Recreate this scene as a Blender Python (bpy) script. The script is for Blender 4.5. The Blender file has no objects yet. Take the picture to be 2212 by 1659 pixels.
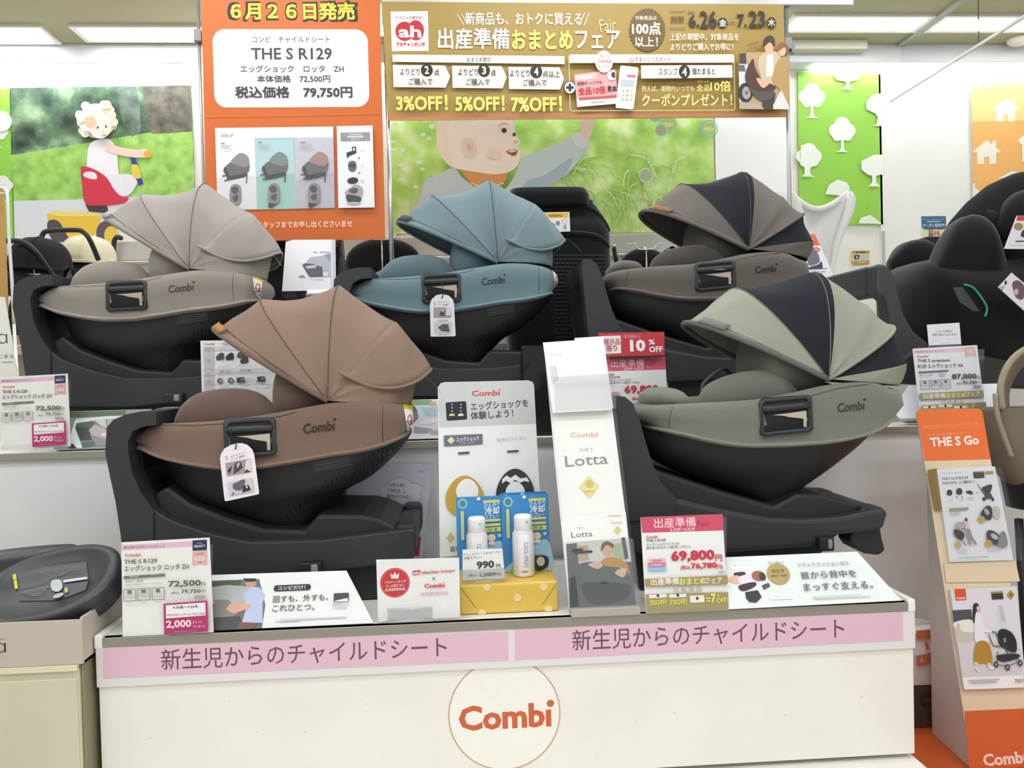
import bpy, bmesh, math, random
from mathutils import Vector, Matrix, noise
from mathutils.bvhtree import BVHTree
random.seed(7)
SC = bpy.context.scene
COL = SC.collection
V = Vector
# ------------------------------------------------------------------ camera, world, exposure
F, HC, YAW, PIT, ROL = 1723.0, 1.10, .062, .0197, .025
fw0 = V((math.sin(YAW), math.cos(YAW), 0)); ri0 = V((math.cos(YAW), -math.sin(YAW), 0)); up0 = V((0, 0, 1))
FW = fw0*math.cos(PIT) - up0*math.sin(PIT); u1 = up0*math.cos(PIT) + fw0*math.sin(PIT)
RI = ri0*math.cos(ROL) - u1*math.sin(ROL); UP = u1*math.cos(ROL) + ri0*math.sin(ROL)
CAM = V((0, 0, HC))
cd = bpy.data.cameras.new('camera'); cam = bpy.data.objects.new('camera', cd); COL.objects.link(cam)
cd.sensor_width = 36; cd.lens = F/2212*36; cd.clip_start = .02
M4 = Matrix((RI, UP, -FW)).transposed().to_4x4(); M4.translation = CAM
cam.matrix_world = M4
SC.camera = cam
SC.view_settings.view_transform = 'Standard'; SC.view_settings.look = 'None'
SC.view_settings.exposure = .47; SC.view_settings.gamma = 1; SC.view_settings.use_curve_mapping = False
w = bpy.data.worlds.new('shop_light'); SC.world = w; w.use_nodes = True
w.node_tree.nodes['Background'].inputs[0].default_value = (.95, .97, 1, 1)
w.node_tree.nodes['Background'].inputs[1].default_value = .52
LAMP = 9.0      # strength of the fluorescent diffusers

def ray(x, y): return FW + RI*((x-1106)/F) - UP*((y-829.5)/F)
def W(x, y, Y=None, Z=None, X=None):
    d = ray(x, y)
    s = Y/d.y if Y is not None else ((Z-HC)/d.z if Z is not None else X/d.x)
    return CAM + d*s

# ------------------------------------------------------------------ materials
def lin(h):
    h = h.lstrip('#'); h = h if len(h) == 6 else ''.join(c*2 for c in h)
    return tuple((lambda c: c/12.92 if c <= .04045 else ((c+.055)/1.055)**2.4)(int(h[i:i+2], 16)/255) for i in (0, 2, 4)) + (1,)
_m = {}
def mat(h, rough=.55, metal=0, kind='', emit=0):
    k = (h, rough, metal, kind, emit)
    if k in _m: return _m[k]
    m = bpy.data.materials.new('paint_' + h); m.use_nodes = True; _m[k] = m
    nt = m.node_tree; b = nt.nodes['Principled BSDF']; L = nt.links.new; N = nt.nodes.new
    b.inputs['Base Color'].default_value = lin(h); b.inputs['Roughness'].default_value = rough; b.inputs['Metallic'].default_value = metal
    if emit: b.inputs['Emission Color'].default_value = lin(h); b.inputs['Emission Strength'].default_value = emit
    def nz(scale, det=3):
        t = N('ShaderNodeTexCoord'); n = N('ShaderNodeTexNoise'); n.inputs['Scale'].default_value = scale; n.inputs['Detail'].default_value = det
        L(t.outputs['Object'], n.inputs['Vector']); return n
    def vary(n, lo, hi):
        r = N('ShaderNodeValToRGB'); c = lin(h)
        r.color_ramp.elements[0].position = .3; r.color_ramp.elements[1].position = .7
        r.color_ramp.elements[0].color = tuple(x*lo for x in c[:3]) + (1,); r.color_ramp.elements[1].color = tuple(min(1, x*hi) for x in c[:3]) + (1,)
        L(n.outputs[0], r.inputs[0]); L(r.outputs[0], b.inputs['Base Color'])
    def bump(n, s, d):
        u = N('ShaderNodeBump'); u.inputs['Strength'].default_value = s; u.inputs['Distance'].default_value = d
        L(n.outputs[0], u.inputs['Height']); L(u.outputs[0], b.inputs['Normal'])
    if kind == 'fabric':
        n = nz(900, 2); vary(n, .86, 1.1); bump(nz(420, 2), .25, .002)
        b.inputs['Sheen Weight'].default_value = .25; b.inputs['Specular IOR Level'].default_value = .2
    elif kind == 'canopy':
        vary(nz(700, 2), .92, 1.06); bump(nz(9, 2), .22, .02); b.inputs['Specular IOR Level'].default_value = .25
    elif kind == 'plastic':
        vary(nz(600, 2), .9, 1.1); bump(nz(800, 2), .12, .001)
    elif kind == 'mottle':
        vary(nz(18, 8), .5, 1.6)
    elif kind == 'wall':
        vary(nz(3, 4), .97, 1.02)
    elif kind == 'scuff':
        n = nz(5, 8); vary(n, .95, 1.02)
    elif kind == 'card':
        vary(nz(40, 2), .985, 1.01)
    elif kind == 'foliage':
        n = nz(7, 6); r = N('ShaderNodeValToRGB'); e = r.color_ramp.elements; e[0].position = .36; e[1].position = .68
        e[0].color = lin('26382c'); e[1].color = lin('a9c79a'); x = e.new(.52); x.color = lin('5b7a5c'); L(n.outputs[0], r.inputs[0]); L(r.outputs[0], b.inputs['Base Color'])
    elif kind in ('lawn', 'meadow'):
        n = nz(14 if kind == 'lawn' else 6, 5); r = N('ShaderNodeValToRGB'); e = r.color_ramp.elements; e[0].position = .32; e[1].position = .7
        a, c_, d = ('7fb04e', '9fd061', 'b7e07c') if kind == 'lawn' else ('86b048', 'b2d86c', 'eaf3bc')
        e[0].color = lin(a); e[1].color = lin(d); x = e.new(.5); x.color = lin(c_); L(n.outputs[0], r.inputs[0]); L(r.outputs[0], b.inputs['Base Color'])
    elif kind == 'gradient':     # printed sheet that runs from green to orange up its height
        pass
    if kind == 'acrylic':
        nt.nodes.remove(b); o = nt.nodes['Material Output']
        t = N('ShaderNodeBsdfTransparent'); t.inputs[0].default_value = lin(h); g = N('ShaderNodeBsdfGlossy'); g.inputs['Roughness'].default_value = .04
        x = N('ShaderNodeMixShader'); x.inputs[0].default_value = rough; L(t.outputs[0], x.inputs[1]); L(g.outputs[0], x.inputs[2]); L(x.outputs[0], o.inputs[0])
    return m
def fab(h): return mat(h, .95, 0, 'fabric')
def can(h): return mat(h, .9, 0, 'canopy')
def pla(h, r=.5): return mat(h, r, 0, 'plastic')
def acr(h='', g=.07): return mat('fbfcfc', g, 0, 'acrylic')
BLK = lambda: pla('1b1c1e')

# ------------------------------------------------------------------ mesh builder
def cr(pts, n=6, closed=False):
    """Catmull-Rom through points of any dimension."""
    P = [tuple(p) for p in pts]; out = []; m = len(P)
    rng = range(m if closed else m-1)
    for i in rng:
        g = (lambda k: P[k % m]) if closed else (lambda k: P[min(max(k, 0), m-1)])
        a, b, c, d = g(i-1), g(i), g(i+1), g(i+2)
        for j in range(n):
            t = j/n
            out.append(tuple(.5*(2*b[q] + (c[q]-a[q])*t + (2*a[q]-5*b[q]+4*c[q]-d[q])*t*t + (3*b[q]-a[q]-3*c[q]+d[q])*t**3) for q in range(len(b))))
    if not closed: out.append(P[-1])
    return out
def itp(pl, x):
    if x <= pl[0][0]: return pl[0][1]
    for (a, b), (c, d) in zip(pl, pl[1:]):
        if x <= c: return b + (d-b)*(x-a)/(c-a) if c > a else d
    return pl[-1][1]
class MB:
    def __init__(s): s.v = []; s.f = []; s.m = []; s.sm = []; s.mats = []
    def mi(s, m):
        if m not in s.mats: s.mats.append(m)
        return s.mats.index(m)
    def add(s, vs, fs, m, smooth=False):
        o = len(s.v); i = s.mi(m); s.v += [tuple(v) for v in vs]
        for f in fs: s.f.append([o+k for k in f]); s.m.append(i); s.sm.append(smooth)
        return s
    def box(s, a, b, m):
        (x0, y0, z0), (x1, y1, z1) = a, b
        vs = [(x, y, z) for z in (z0, z1) for y in (y0, y1) for x in (x0, x1)]
        return s.add(vs, [(0, 2, 3, 1), (4, 5, 7, 6), (0, 1, 5, 4), (2, 6, 7, 3), (0, 4, 6, 2), (1, 3, 7, 5)], m)
    def grid(s, rows, m, closed=True, cap=(False, False), smooth=True):
        n = len(rows[0]); vs = [p for r in rows for p in r]; fs = []
        for i in range(len(rows)-1):
            for j in range(n if closed else n-1):
                k = (j+1) % n; fs.append((i*n+j, i*n+k, (i+1)*n+k, (i+1)*n+j))
        if cap[0]: fs.append(tuple(range(n))[::-1])
        if cap[1]: fs.append(tuple((len(rows)-1)*n+j for j in range(n)))
        return s.add(vs, fs, m, smooth)
    def prism(s, poly, y0, y1, m, axis='y'):
        n = len(poly); P = (lambda p, y: (p[0], y, p[1])) if axis == 'y' else ((lambda p, y: (y, p[0], p[1])) if axis == 'x' else (lambda p, y: (p[0], p[1], y)))
        vs = [P(p, y0) for p in poly] + [P(p, y1) for p in poly]
        return s.add(vs, [tuple(range(n)), tuple(range(2*n-1, n-1, -1))] + [(j, n+j, n+(j+1) % n, (j+1) % n) for j in range(n)], m)
    def tube(s, pts, r, m, n=10, caps=True):
        P = [V(p) for p in pts]; rows = []; pn = None
        for i, p in enumerate(P):
            t = (P[min(i+1, len(P)-1)] - P[max(i-1, 0)]).normalized()
            a = pn - t*pn.dot(t) if pn else t.orthogonal()
            a = a.normalized() if a.length > 1e-6 else t.orthogonal().normalized(); pn = a; b = t.cross(a)
            q = r[i] if isinstance(r, (list, tuple)) else r
            rows.append([p + (a*math.cos(k*2*math.pi/n) + b*math.sin(k*2*math.pi/n))*q for k in range(n)])
        return s.grid(rows, m, True, (caps, caps))
    def blob(s, secs, m, n=20, e=2.3, axis='x', k=5):
        """loft of superelliptic sections (x,y,z,ry,rz) along a path, closed to rounded ends"""
        S = cr(secs, k); rows = []
        for q in S:
            r = []
            for j in range(n):
                a = 2*math.pi*j/n; c, d = math.cos(a), math.sin(a)
                c = math.copysign(abs(c)**(2/e), c); d = math.copysign(abs(d)**(2/e), d)
                r.append((q[0], q[1]+c*q[3], q[2]+d*q[4]) if axis == 'x' else ((q[0]+c*q[3], q[1]+d*q[4], q[2]) if axis == 'z' else (q[0]+c*q[3], q[1], q[2]+d*q[4])))
            rows.append(r)
        return s.grid(rows, m, True, (True, True))
    def lathe(s, prof, c, m, n=24):
        rows = [[(c[0]+r*math.cos(2*math.pi*k/n), c[1]+r*math.sin(2*math.pi*k/n), c[2]+z) for k in range(n)] for r, z in prof]
        return s.grid(rows, m, True, (True, True))
    def mesh(s, name, org=(0, 0, 0)):
        me = bpy.data.meshes.new(name)
        me.from_pydata([(v[0]-org[0], v[1]-org[1], v[2]-org[2]) for v in s.v], [], s.f)
        for m in s.mats: me.materials.append(m)
        me.polygons.foreach_set('material_index', s.m); me.polygons.foreach_set('use_smooth', s.sm)
        me.update(); return me
    def bvh(s): return BVHTree.FromPolygons([V(v) for v in s.v], s.f)
def fixn(me):
    b = bmesh.new(); b.from_mesh(me); bmesh.ops.remove_doubles(b, verts=b.verts, dist=1e-5); bmesh.ops.recalc_face_normals(b, faces=b.faces); b.to_mesh(me); b.free(); me.update()
ORG = {}
def tag(o, label, cat, group=None, kind=None):
    if label: o['label'] = label
    if cat: o['category'] = cat
    if group: o['group'] = group
    if kind: o['kind'] = kind
    return o
def thing(name, label, cat, loc, group=None):
    o = bpy.data.objects.new(name, None); COL.objects.link(o); o.location = loc; o.empty_display_size = .05
    ORG[o] = V(loc); return tag(o, label, cat, group)
def put(name, mb, parent=None, org=None, bevel=0, seg=2, fix=True, angle=40, label=None):
    o0 = ORG[parent] if parent else V(org or (0, 0, 0))
    me = mb.mesh(name, o0)
    if fix: fixn(me)
    o = bpy.data.objects.new(name, me); COL.objects.link(o)
    if parent: o.parent = parent
    else: o.location = o0
    ORG[o] = o0
    if bevel:
        b = o.modifiers.new('bevel', 'BEVEL'); b.width = bevel; b.segments = seg; b.limit_method = 'ANGLE'; b.angle_limit = math.radians(angle); b.harden_normals = False
    if label: o['label'] = label
    return o
def struct(name, mb, **k):
    o = put(name, mb, **k); o['kind'] = 'structure'; return o
def solo(name, mb, label, cat, org, group=None, **k):
    return tag(put(name, mb, None, org, **k), label, cat, group)

# ------------------------------------------------------------------ printed sheets
_t = {}
def textmesh(s, b):
    if (s, b) not in _t:
        c = bpy.data.curves.new('t', 'FONT'); c.body = s; c.resolution_u = 2; c.offset = b
        o = bpy.data.objects.new('t', c); m = o.to_mesh()
        vs = [(v.co.x, v.co.y) for v in m.vertices]; fs = [tuple(p.vertices) for p in m.polygons]
        o.to_mesh_clear(); bpy.data.objects.remove(o); bpy.data.curves.remove(c)
        if not vs: vs = [(0, 0), (1, 0), (1, 1)]; fs = []
        x0 = min(v[0] for v in vs); x1 = max(v[0] for v in vs); y0 = min(v[1] for v in vs); y1 = max(v[1] for v in vs)
        _t[(s, b)] = ([(x-x0, y-y0) for x, y in vs], fs, x1-x0, y1-y0)
    return _t[(s, b)]
class Sign:
    """a flat printed sheet standing at its own place; content is drawn in the units of a reference view of it"""
    def __init__(s, name, at, Y, tilt=0, yaw=0, roll=0, thick=.0012, P0=None):
        s.zmin = None; s.name = name; s.o = P0 or W(at[0], at[1], Y=Y); s.th = thick
        ex = V((math.cos(yaw), math.sin(yaw), 0)); ez = V((-math.sin(yaw)*math.sin(tilt), math.cos(yaw)*math.sin(tilt), math.cos(tilt)))
        s.ex = ex*math.cos(roll) + ez*math.sin(roll); s.ez = ez*math.cos(roll) - ex*math.sin(roll); s.n = s.ex.cross(s.ez)
        s.b = MB(); s.lay = 0; s.step = .00018; s.k = 1; s.view()
    def view(s, ox=0, oy=0, sc=1): s.vw = (ox, oy, sc); return s
    def loc(s, x, y):
        ox, oy, sc = s.vw; d = ray(ox+x/sc, oy+y/sc); t = (s.o-CAM).dot(s.n)/d.dot(s.n); p = CAM + d*t - s.o
        return p.dot(s.ex), p.dot(s.ez)
    def px(s, x, y):     # metres per view unit around a spot
        a = s.loc(x-1, y); b = s.loc(x+1, y); return math.hypot(b[0]-a[0], b[1]-a[1])/2
    def _up(s): s.lay += 1; return s.lay*s.step
    def M(s, c): return c if not isinstance(c, str) else mat(c, .5, 0, 'card')
    def flat(s, uv, c, z=None):
        z = s._up() if z is None else z; n = len(uv)
        s.b.add([(u, v, z) for u, v in uv], [tuple(range(n))], s.M(c)); return s
    def panel(s, pts, c, th=None):
        uv = [s.loc(*p) for p in pts]; n = len(uv); th = th or s.th
        s.b.add([(u, v, 0) for u, v in uv] + [(u, v, -th) for u, v in uv], [tuple(range(n)), tuple(range(2*n-1, n-1, -1))] + [(j, n+j, n+(j+1) % n, (j+1) % n) for j in range(n)], s.M(c)); return s
    def poly(s, pts, c, sm=0): return s.flat([s.loc(*p) for p in (cr(pts, max(4, sm), True) if sm else pts)], c)
    def _rr(s, cx, cy, w, h, r=0, rot=0):
        u, v = s.loc(cx, cy); k = s.px(cx, cy); w *= k/2; h *= k/2; r *= k
        if r: P = [(sx*(w-r)+r*math.cos(a+q*math.pi/12), sy*(h-r)+r*math.sin(a+q*math.pi/12)) for sx, sy, a in ((1, 1, 0), (-1, 1, math.pi/2), (-1, -1, math.pi), (1, -1, 1.5*math.pi)) for q in range(7)]
        else: P = [(w, h), (-w, h), (-w, -h), (w, -h)]
        c, q = math.cos(rot), math.sin(rot); return [(u+x*c-y*q, v+x*q+y*c) for x, y in P]
    def rect(s, cx, cy, w, h, c, r=0, rot=0): return s.flat(s._rr(cx, cy, w, h, r, rot), c)
    def prect(s, cx, cy, w, h, c, r=0):      # the sheet itself as a rounded rectangle
        uv = s._rr(cx, cy, w, h, r); n = len(uv); th = s.th
        s.b.add([(u, v, 0) for u, v in uv] + [(u, v, -th) for u, v in uv], [tuple(range(n)), tuple(range(2*n-1, n-1, -1))] + [(j, n+j, n+(j+1) % n, (j+1) % n) for j in range(n)], s.M(c)); return s
    def frame(s, cx, cy, w, h, t, c, r=0):
        a = s._rr(cx, cy, w, h, r); b = s._rr(cx, cy, w-2*t, h-2*t, max(r-t, .01) if r else 0); n = len(a); z = s._up()
        s.b.add([(u, v, z) for u, v in a+b], [(j, (j+1) % n, n+(j+1) % n, n+j) for j in range(n)], s.M(c)); return s
    def ell(s, cx, cy, w, h, c, rot=0, n=28):
        u, v = s.loc(cx, cy); k = s.px(cx, cy)/2; q, p = math.cos(rot), math.sin(rot)
        return s.flat([(u+w*k*math.cos(a)*q-h*k*math.sin(a)*p, v+w*k*math.cos(a)*p+h*k*math.sin(a)*q) for a in (2*math.pi*i/n for i in range(n))], c)
    def ring(s, cx, cy, w, h, t, c, n=40):
        u, v = s.loc(cx, cy); k = s.px(cx, cy)/2; z = s._up(); A = [2*math.pi*i/n for i in range(n)]
        s.b.add([(u+w*k*math.cos(a), v+h*k*math.sin(a), z) for a in A] + [(u+(w-2*t)*k*math.cos(a), v+(h-2*t)*k*math.sin(a), z) for a in A], [(j, (j+1) % n, n+(j+1) % n, n+j) for j in range(n)], s.M(c)); return s
    def line(s, pts, t, c):
        P = [V(s.loc(*p)).to_2d() if 0 else V((*s.loc(*p), 0)) for p in pts]; k = s.px(*pts[0])*t/2; L = []; R = []
        for i, p in enumerate(P):
            d = (P[min(i+1, len(P)-1)]-P[max(i-1, 0)]).normalized(); q = V((-d.y, d.x, 0))*k; L.append(p+q); R.append(p-q)
        z = s._up(); n = len(P); s.b.add([(p.x, p.y, z) for p in L+R], [(i, i+1, n+i+1, n+i) for i in range(n-1)], s.M(c)); return s
    def text(s, cx, cy, h, st, c, w=None, b=.012, rot=0, al='C'):
        if st == 'Combi': return s.combi(cx, cy, h, c, w, rot)
        sh = ((0, 0),)
        if any(ord(k) > 0x2e7f for k in st):
            e = b*.9; b = 0; sh = ((0, 0),) if e < .003 else (((e, e), (-e, -e)) if e < .009 else ((e, e), (-e, e), (e, -e), (-e, -e)) + (((e, 0), (-e, 0), (0, e), (0, -e)) if e > .04 else ()))
        vs, fs, tw, th = textmesh(st, b); u, v = s.loc(cx, cy); k = s.px(cx, cy); sy = h*k/max(th, 1e-4); sx = w*k/tw if w else sy
        ox = -tw/2*sx if al == 'C' else (0 if al == 'L' else -tw*sx); oy = -th/2*sy; z = s._up(); q, p = math.cos(rot), math.sin(rot)
        for i_, (dx, dy) in enumerate(sh):      # a heavier weight is the same outline set several times a hair apart
            s.b.add([(u+((x+dx)*sx+ox)*q-((y+dy)*sy+oy)*p, v+((x+dx)*sx+ox)*p+((y+dy)*sy+oy)*q, z+i_*s.step*.22) for x, y in vs], fs, s.M(c))
        s.lay += len(sh)*.22; return s
    def combi(s, cx, cy, h, c, w=None, rot=0):
        w = w or h*2.9; s.text(cx-.0*w, cy+.06*h, h*.88, 'Comb\u0131', c, w*.97, .035, rot)
        q, p = math.cos(rot), math.sin(rot); dx, dy = .475*w, -.40*h
        return s.ell(cx+dx*q+dy*p, cy+dy*q-dx*p, h*.26, h*.24, c)
    def grey(s, cx, cy, w, h, c='b9b7b2', n=1):   # lines of print too small to read in the photograph
        for i in range(n): s.rect(cx, cy+(i-(n-1)/2)*h*1.9, w*(1 if i < n-1 else .8), h, c)
        return s
    def done(s, label=None, cat=None, group=None, parent=None, lab=None, kind=None):
        if s.zmin is not None: s.b.v = [(u, v + max(0, s.zmin-(s.o.z+s.ex.z*u+s.ez.z*v+s.n.z*w_))/s.ez.z, w_) for u, v, w_ in s.b.v]
        me = s.b.mesh(s.name); o = bpy.data.objects.new(s.name, me); COL.objects.link(o)
        m = Matrix((s.ex, s.ez, s.n)).transposed().to_4x4(); m.translation = s.o
        if parent: o.parent = parent; m.translation = s.o - ORG[parent]; o.matrix_basis = m
        else: o.matrix_world = m
        ORG[o] = V((0, 0, 0)); s.obj = o; s.mw = m
        if lab: o['label'] = lab
        return tag(o, label, cat, group, kind)
    def pt(s, x, y, off=0): u, v = s.loc(x, y); return s.o + s.ex*u + s.ez*v + s.n*off
# ------------------------------------------------------------------ the shop: floor, ceiling, wall, lamps
Z1, Z2 = .546, .897
b = MB().box((-5, -2.5, -.05), (5, 4.4, 0), mat('b9b3a6', .35, 0, 'wall')); struct('floor', b)
b = MB().box((-5, -2.5, 2.75), (5, 4.4, 2.8), mat('b7b192', .8, 0, 'wall')); struct('ceiling', b)
b = MB().box((-5, 4.2, 0), (5, 4.3, 2.75), mat('f0eee4', .7, 0, 'wall')); struct('wall_back', b)
b = MB()
b.box((-5, 4.08, 2.655), (-1.37, 4.2, 2.75), mat('dfe3e6', .6)); b.box((1.70, 4.08, 2.655), (5, 4.2, 2.75), mat('d3d5d4', .6)); b.box((-1.37, 4.08, 2.655), (1.70, 4.2, 2.75), mat('dfe3e6', .6))
struct('trim_1', b, bevel=.004)
b = MB(); x = W(1897, 300, Y=4.2).x; x2 = W(2092, 300, Y=4.2).x; zt = W(2000, 158, Y=4.18).z
b.box((x, 4.185, 1.2), (x2, 4.2, zt), mat('ecece4', .6, 0, 'wall')); b.box((x2, 4.19, zt-.01), (x2+1.6, 4.2, zt+.004), mat('c9c9c2'))
b.box((x2-.006, 4.175, 1.2), (x2+.004, 4.2, zt), mat('c2c2bb')); b.box((x-.004, 4.175, zt-.003), (x2, 4.2, zt+.004), mat('c2c2bb'))
struct('trim_2', b)
b = MB(); z1 = W(1200, 508, Y=4.15).z; z0 = W(1200, 548, Y=4.15).z
b.box((-5, 4.14, z0), (1.78, 4.2, z1), mat('c9c9c0', .5)); b.box((-5, 4.13, z0-.012), (1.78, 4.2, z0-.004), mat('eeeeea', .4)); b.box((-5, 4.16, 0), (1.78, 4.2, z0-.05), mat('eceae2', .6))
struct('trim_3', b, bevel=.003)
# ceiling lights
def ceiling_light(label, x0, x1, y0, y1):
    r = thing('ceiling_light', label, 'ceiling light', ((x0+x1)/2, (y0+y1)/2, 2.75), 'fluorescent ceiling lights')
    b = MB(); wt = mat('f0efe8', .5)
    b.box((x0-.03, y0-.03, 2.738), (x1+.03, y0, 2.75), wt).box((x0-.03, y1, 2.738), (x1+.03, y1+.03, 2.75), wt).box((x0-.03, y0, 2.738), (x0, y1, 2.75), wt).box((x1, y0, 2.738), (x1+.03, y1, 2.75), wt)
    put('frame', b, r)
    b = MB().box((x0, y0, 2.735), (x1, y1, 2.745), mat('f6f9ff', .5, 0, '', LAMP)); put('diffuser', b, r)
dl = []
for p0, p1, lab in (((-110, 61), (80, 88), 'glowing fluorescent ceiling panel cut by the frame above the first green poster'), ((168, 61), (520, 84), 'long glowing fluorescent ceiling panel beside the orange banner'),
                    ((1722, 38), (2003, 63), 'long glowing fluorescent ceiling panel right of the gold banner'), ((2046, 38), (2420, 63), 'glowing fluorescent ceiling panel beyond the hanging glass screen')):
    a = W(*p0, Z=2.745); c = W(p1[0], p1[1], Z=2.745); ceiling_light(lab, a.x, W(p1[0], p0[1], Z=2.745).x, a.y, c.y)
for i, (x, y) in enumerate(((-2.4, 2.35), (-.95, 2.35), (.55, 2.35), (2.0, 2.35), (-2.4, .7), (-.95, .7), (.55, .7), (2.0, .7), (-1.7, -.15), (0, -.15), (1.7, -.15), (-1.7, -1), (0, -1), (1.7, -1))):  # unseen panel rows, added to light the display from above and in front
    ceiling_light('unseen fluorescent ceiling panel added over the aisle for more light', x-.6, x+.6, y, y+.24)
# lamps tucked behind the fascia that wash the wall
for x0, x1, q in ((-4.6, -1.45, 7.5), (-1.30, 1.6, 19), (1.9, 4.8, 5)):
    b = MB().box((x0, 4.12, 2.625), (x1, 4.17, 2.65), mat('f4f6ff', .5, 0, '', q)); solo('cove_light', b, 'strip light tucked under the fascia above the %s' % ('toddler poster' if x0 < -2 else ('baby poster' if x0 < 0 else 'green and orange roller banners')), 'strip light', ((x0+x1)/2, 4.145, 2.65), 'wall washing strip lights')
a = W(822, 67, Y=3.6)
r = thing('spotlight', 'small round ceiling spotlight shining between the two banners', 'spotlight', (a.x, a.y, 2.75))
b = MB().lathe([(.03, 0), (.03, -.03), (.008, -.035), (.008, 2.75*0 - (2.75-a.z) + .02)], (a.x, a.y, 2.75), mat('d8d8d4', .4)); put('stem', b, r)
b = MB().lathe([(.012, .02), (.026, .0), (.024, -.012)], a, mat('fffbe0', .5, 0, '', 30), 16); put('bulb', b, r)
a0 = W(1705, 84, Z=2.75)
b = MB().box((a0.x, a0.y+.0, 2.70), (W(1886, 75, Z=2.75).x, a0.y+.16, 2.75), mat('cfcdb9', .6)); solo('air_vent', b, 'grey unlit air vent box on the ceiling above the gold banner edge', 'vent', (a0.x+.2, a0.y+.08, 2.75), bevel=.004)
b = MB(); a0 = W(2203, 82, Z=2.75); b.lathe([(.06, 0), (.06, -.015), (.045, -.03), (.02, -.036)], (a0.x, a0.y, 2.75), mat('eeece2', .5)); solo('smoke_detector', b, 'round white smoke detector on the ceiling at the frame edge', 'detector', (a0.x, a0.y, 2.75))
# hanging glass smoke screen
xg = 2.34; r = thing('glass_screen', 'clear glass smoke screen hanging from the ceiling across the aisle', 'glass screen', (xg, 3.2, 2.75))
zb = W(1922, 216, X=xg).z; yb = W(1922, 216, X=xg).y
b = MB().box((xg-.003, 1.3, zb), (xg+.003, yb, 2.75), acr('eef4ee', .05)); put('pane', b, r)
b = MB().box((xg-.006, 1.3, zb-.012), (xg+.006, yb, zb), mat('cfd2cc', .4)).box((xg-.02, 1.3, 2.735), (xg+.02, yb, 2.75), mat('a9aa9f', .5)).box((xg-.006, yb-.008, zb), (xg+.006, yb, 2.75), mat('c2c6bf', .4)); put('frame', b, r)
a = W(2105, 100, X=xg); b = MB().tube([(xg+.02, a.y, zb), (xg+.02, a.y, 2.75)], .003, mat('77786f', .4), 6); put('hanger', b, r)

# ------------------------------------------------------------------ display gondola
WHT = mat('efece2', .45, 0, 'scuff'); MET = mat('a39f93', .35, .6)
r = thing('display_counter', 'low white display counter with pink strips carrying the front car seats', 'counter', (.108, 2.0, 0))
b = MB().box((-.795, 1.762, .20), (1.012, 2.296, Z1-.004), WHT).box((-.795, 1.752, .195), (1.012, 1.765, .452), WHT); put('body', b, r)
b = MB().box((-.80, 1.40, 0), (1.017, 2.296, .183), WHT); put('plinth', b, r, bevel=.004)
b = MB().box((-.80, 1.744, .522), (-.782, 2.29, Z1+.006), mat('f2f2ee', .4)); put('end_cap', b, r, bevel=.004); b = MB().box((.998, 1.744, .522), (1.016, 2.29, Z1+.006), mat('f2f2ee', .4)); put('end_cap', b, r, bevel=.004)
b = MB().box((-.782, 1.744, .525), (.998, 1.762, Z1), MET); put('edge_strip', b, r, bevel=.0015)
b = MB().box((-.782, 1.745, Z1-.004), (.998, 2.296, Z1), mat('e7e6e0', .4)); put('shelf_top', b, r)
b = MB().box((-.797, 1.746, .44), (1.014, 1.752, .525), mat('e6e0df', .3)); put('label_holder', b, r)
for nm, x0, x1, st, (cx, cy), tw, th in (('p', (222, 1432), (1097, 1395), '新生児からのチャイルドシート', (660, 1411), 617, 46), ('q', (1112, 1393), (1950, 1352), '新生児からのチャイルドシート', (1533, 1370), 587, 44)):
    S = Sign('pink_strip', x0, 1.745); S.panel([(x0[0], x0[1]-33), (x1[0], x1[1]-31), (x1[0]+1, x1[1]+31), (x0[0]+1, x0[1]+33)], mat('e2bccb', .4)); S.text(cx, cy, th, st, '6a4a58', tw, .004)
    S.done(parent=r, lab='pink strip lettered in brown on the counter front')
S = Sign('maker_sign', (1090, 1540), 1.7515); S.ell(1090, 1543, 238, 238, 'f3f1e6', n=64).ring(1090, 1543, 242, 242, 2.5, 'd0a080', 64); S.combi(1091, 1544, 62, 'cf6038', 206); S.done(parent=r, lab='round sign with orange lettering')
b = MB()
for i in range(16):
    S0 = W(random.uniform(260, 1900), random.uniform(1500, 1640), Y=1.7515); q = random.uniform(.001, .003)
    b.add([(S0.x-q*random.uniform(.5, 3), 1.7515, S0.z-q*.3), (S0.x+q, 1.7515, S0.z-q), (S0.x+q*1.4, 1.7515, S0.z+q*.6), (S0.x-q, 1.7515, S0.z+q)], [(0, 1, 2, 3)], mat('dcd9cb'))
put('scuff_marks', b, r)
r = thing('upper_tier', 'taller white tier behind the counter carrying the rear car seats', 'display tier', (.2, 2.6, 0))
b = MB().box((-1.55, 2.31, 0), (1.60, 3.22, Z2-.02), mat('e4e4e2', .5, 0, 'scuff')); put('body', b, r)
b = MB().box((-1.55, 2.30, Z2-.016), (1.60, 3.22, Z2), mat('e7e6e0', .4)); put('shelf_top', b, r)
b = MB().box((-1.55, 2.294, Z2-.018), (1.60, 2.302, Z2), MET); put('edge_strip', b, r)
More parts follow.
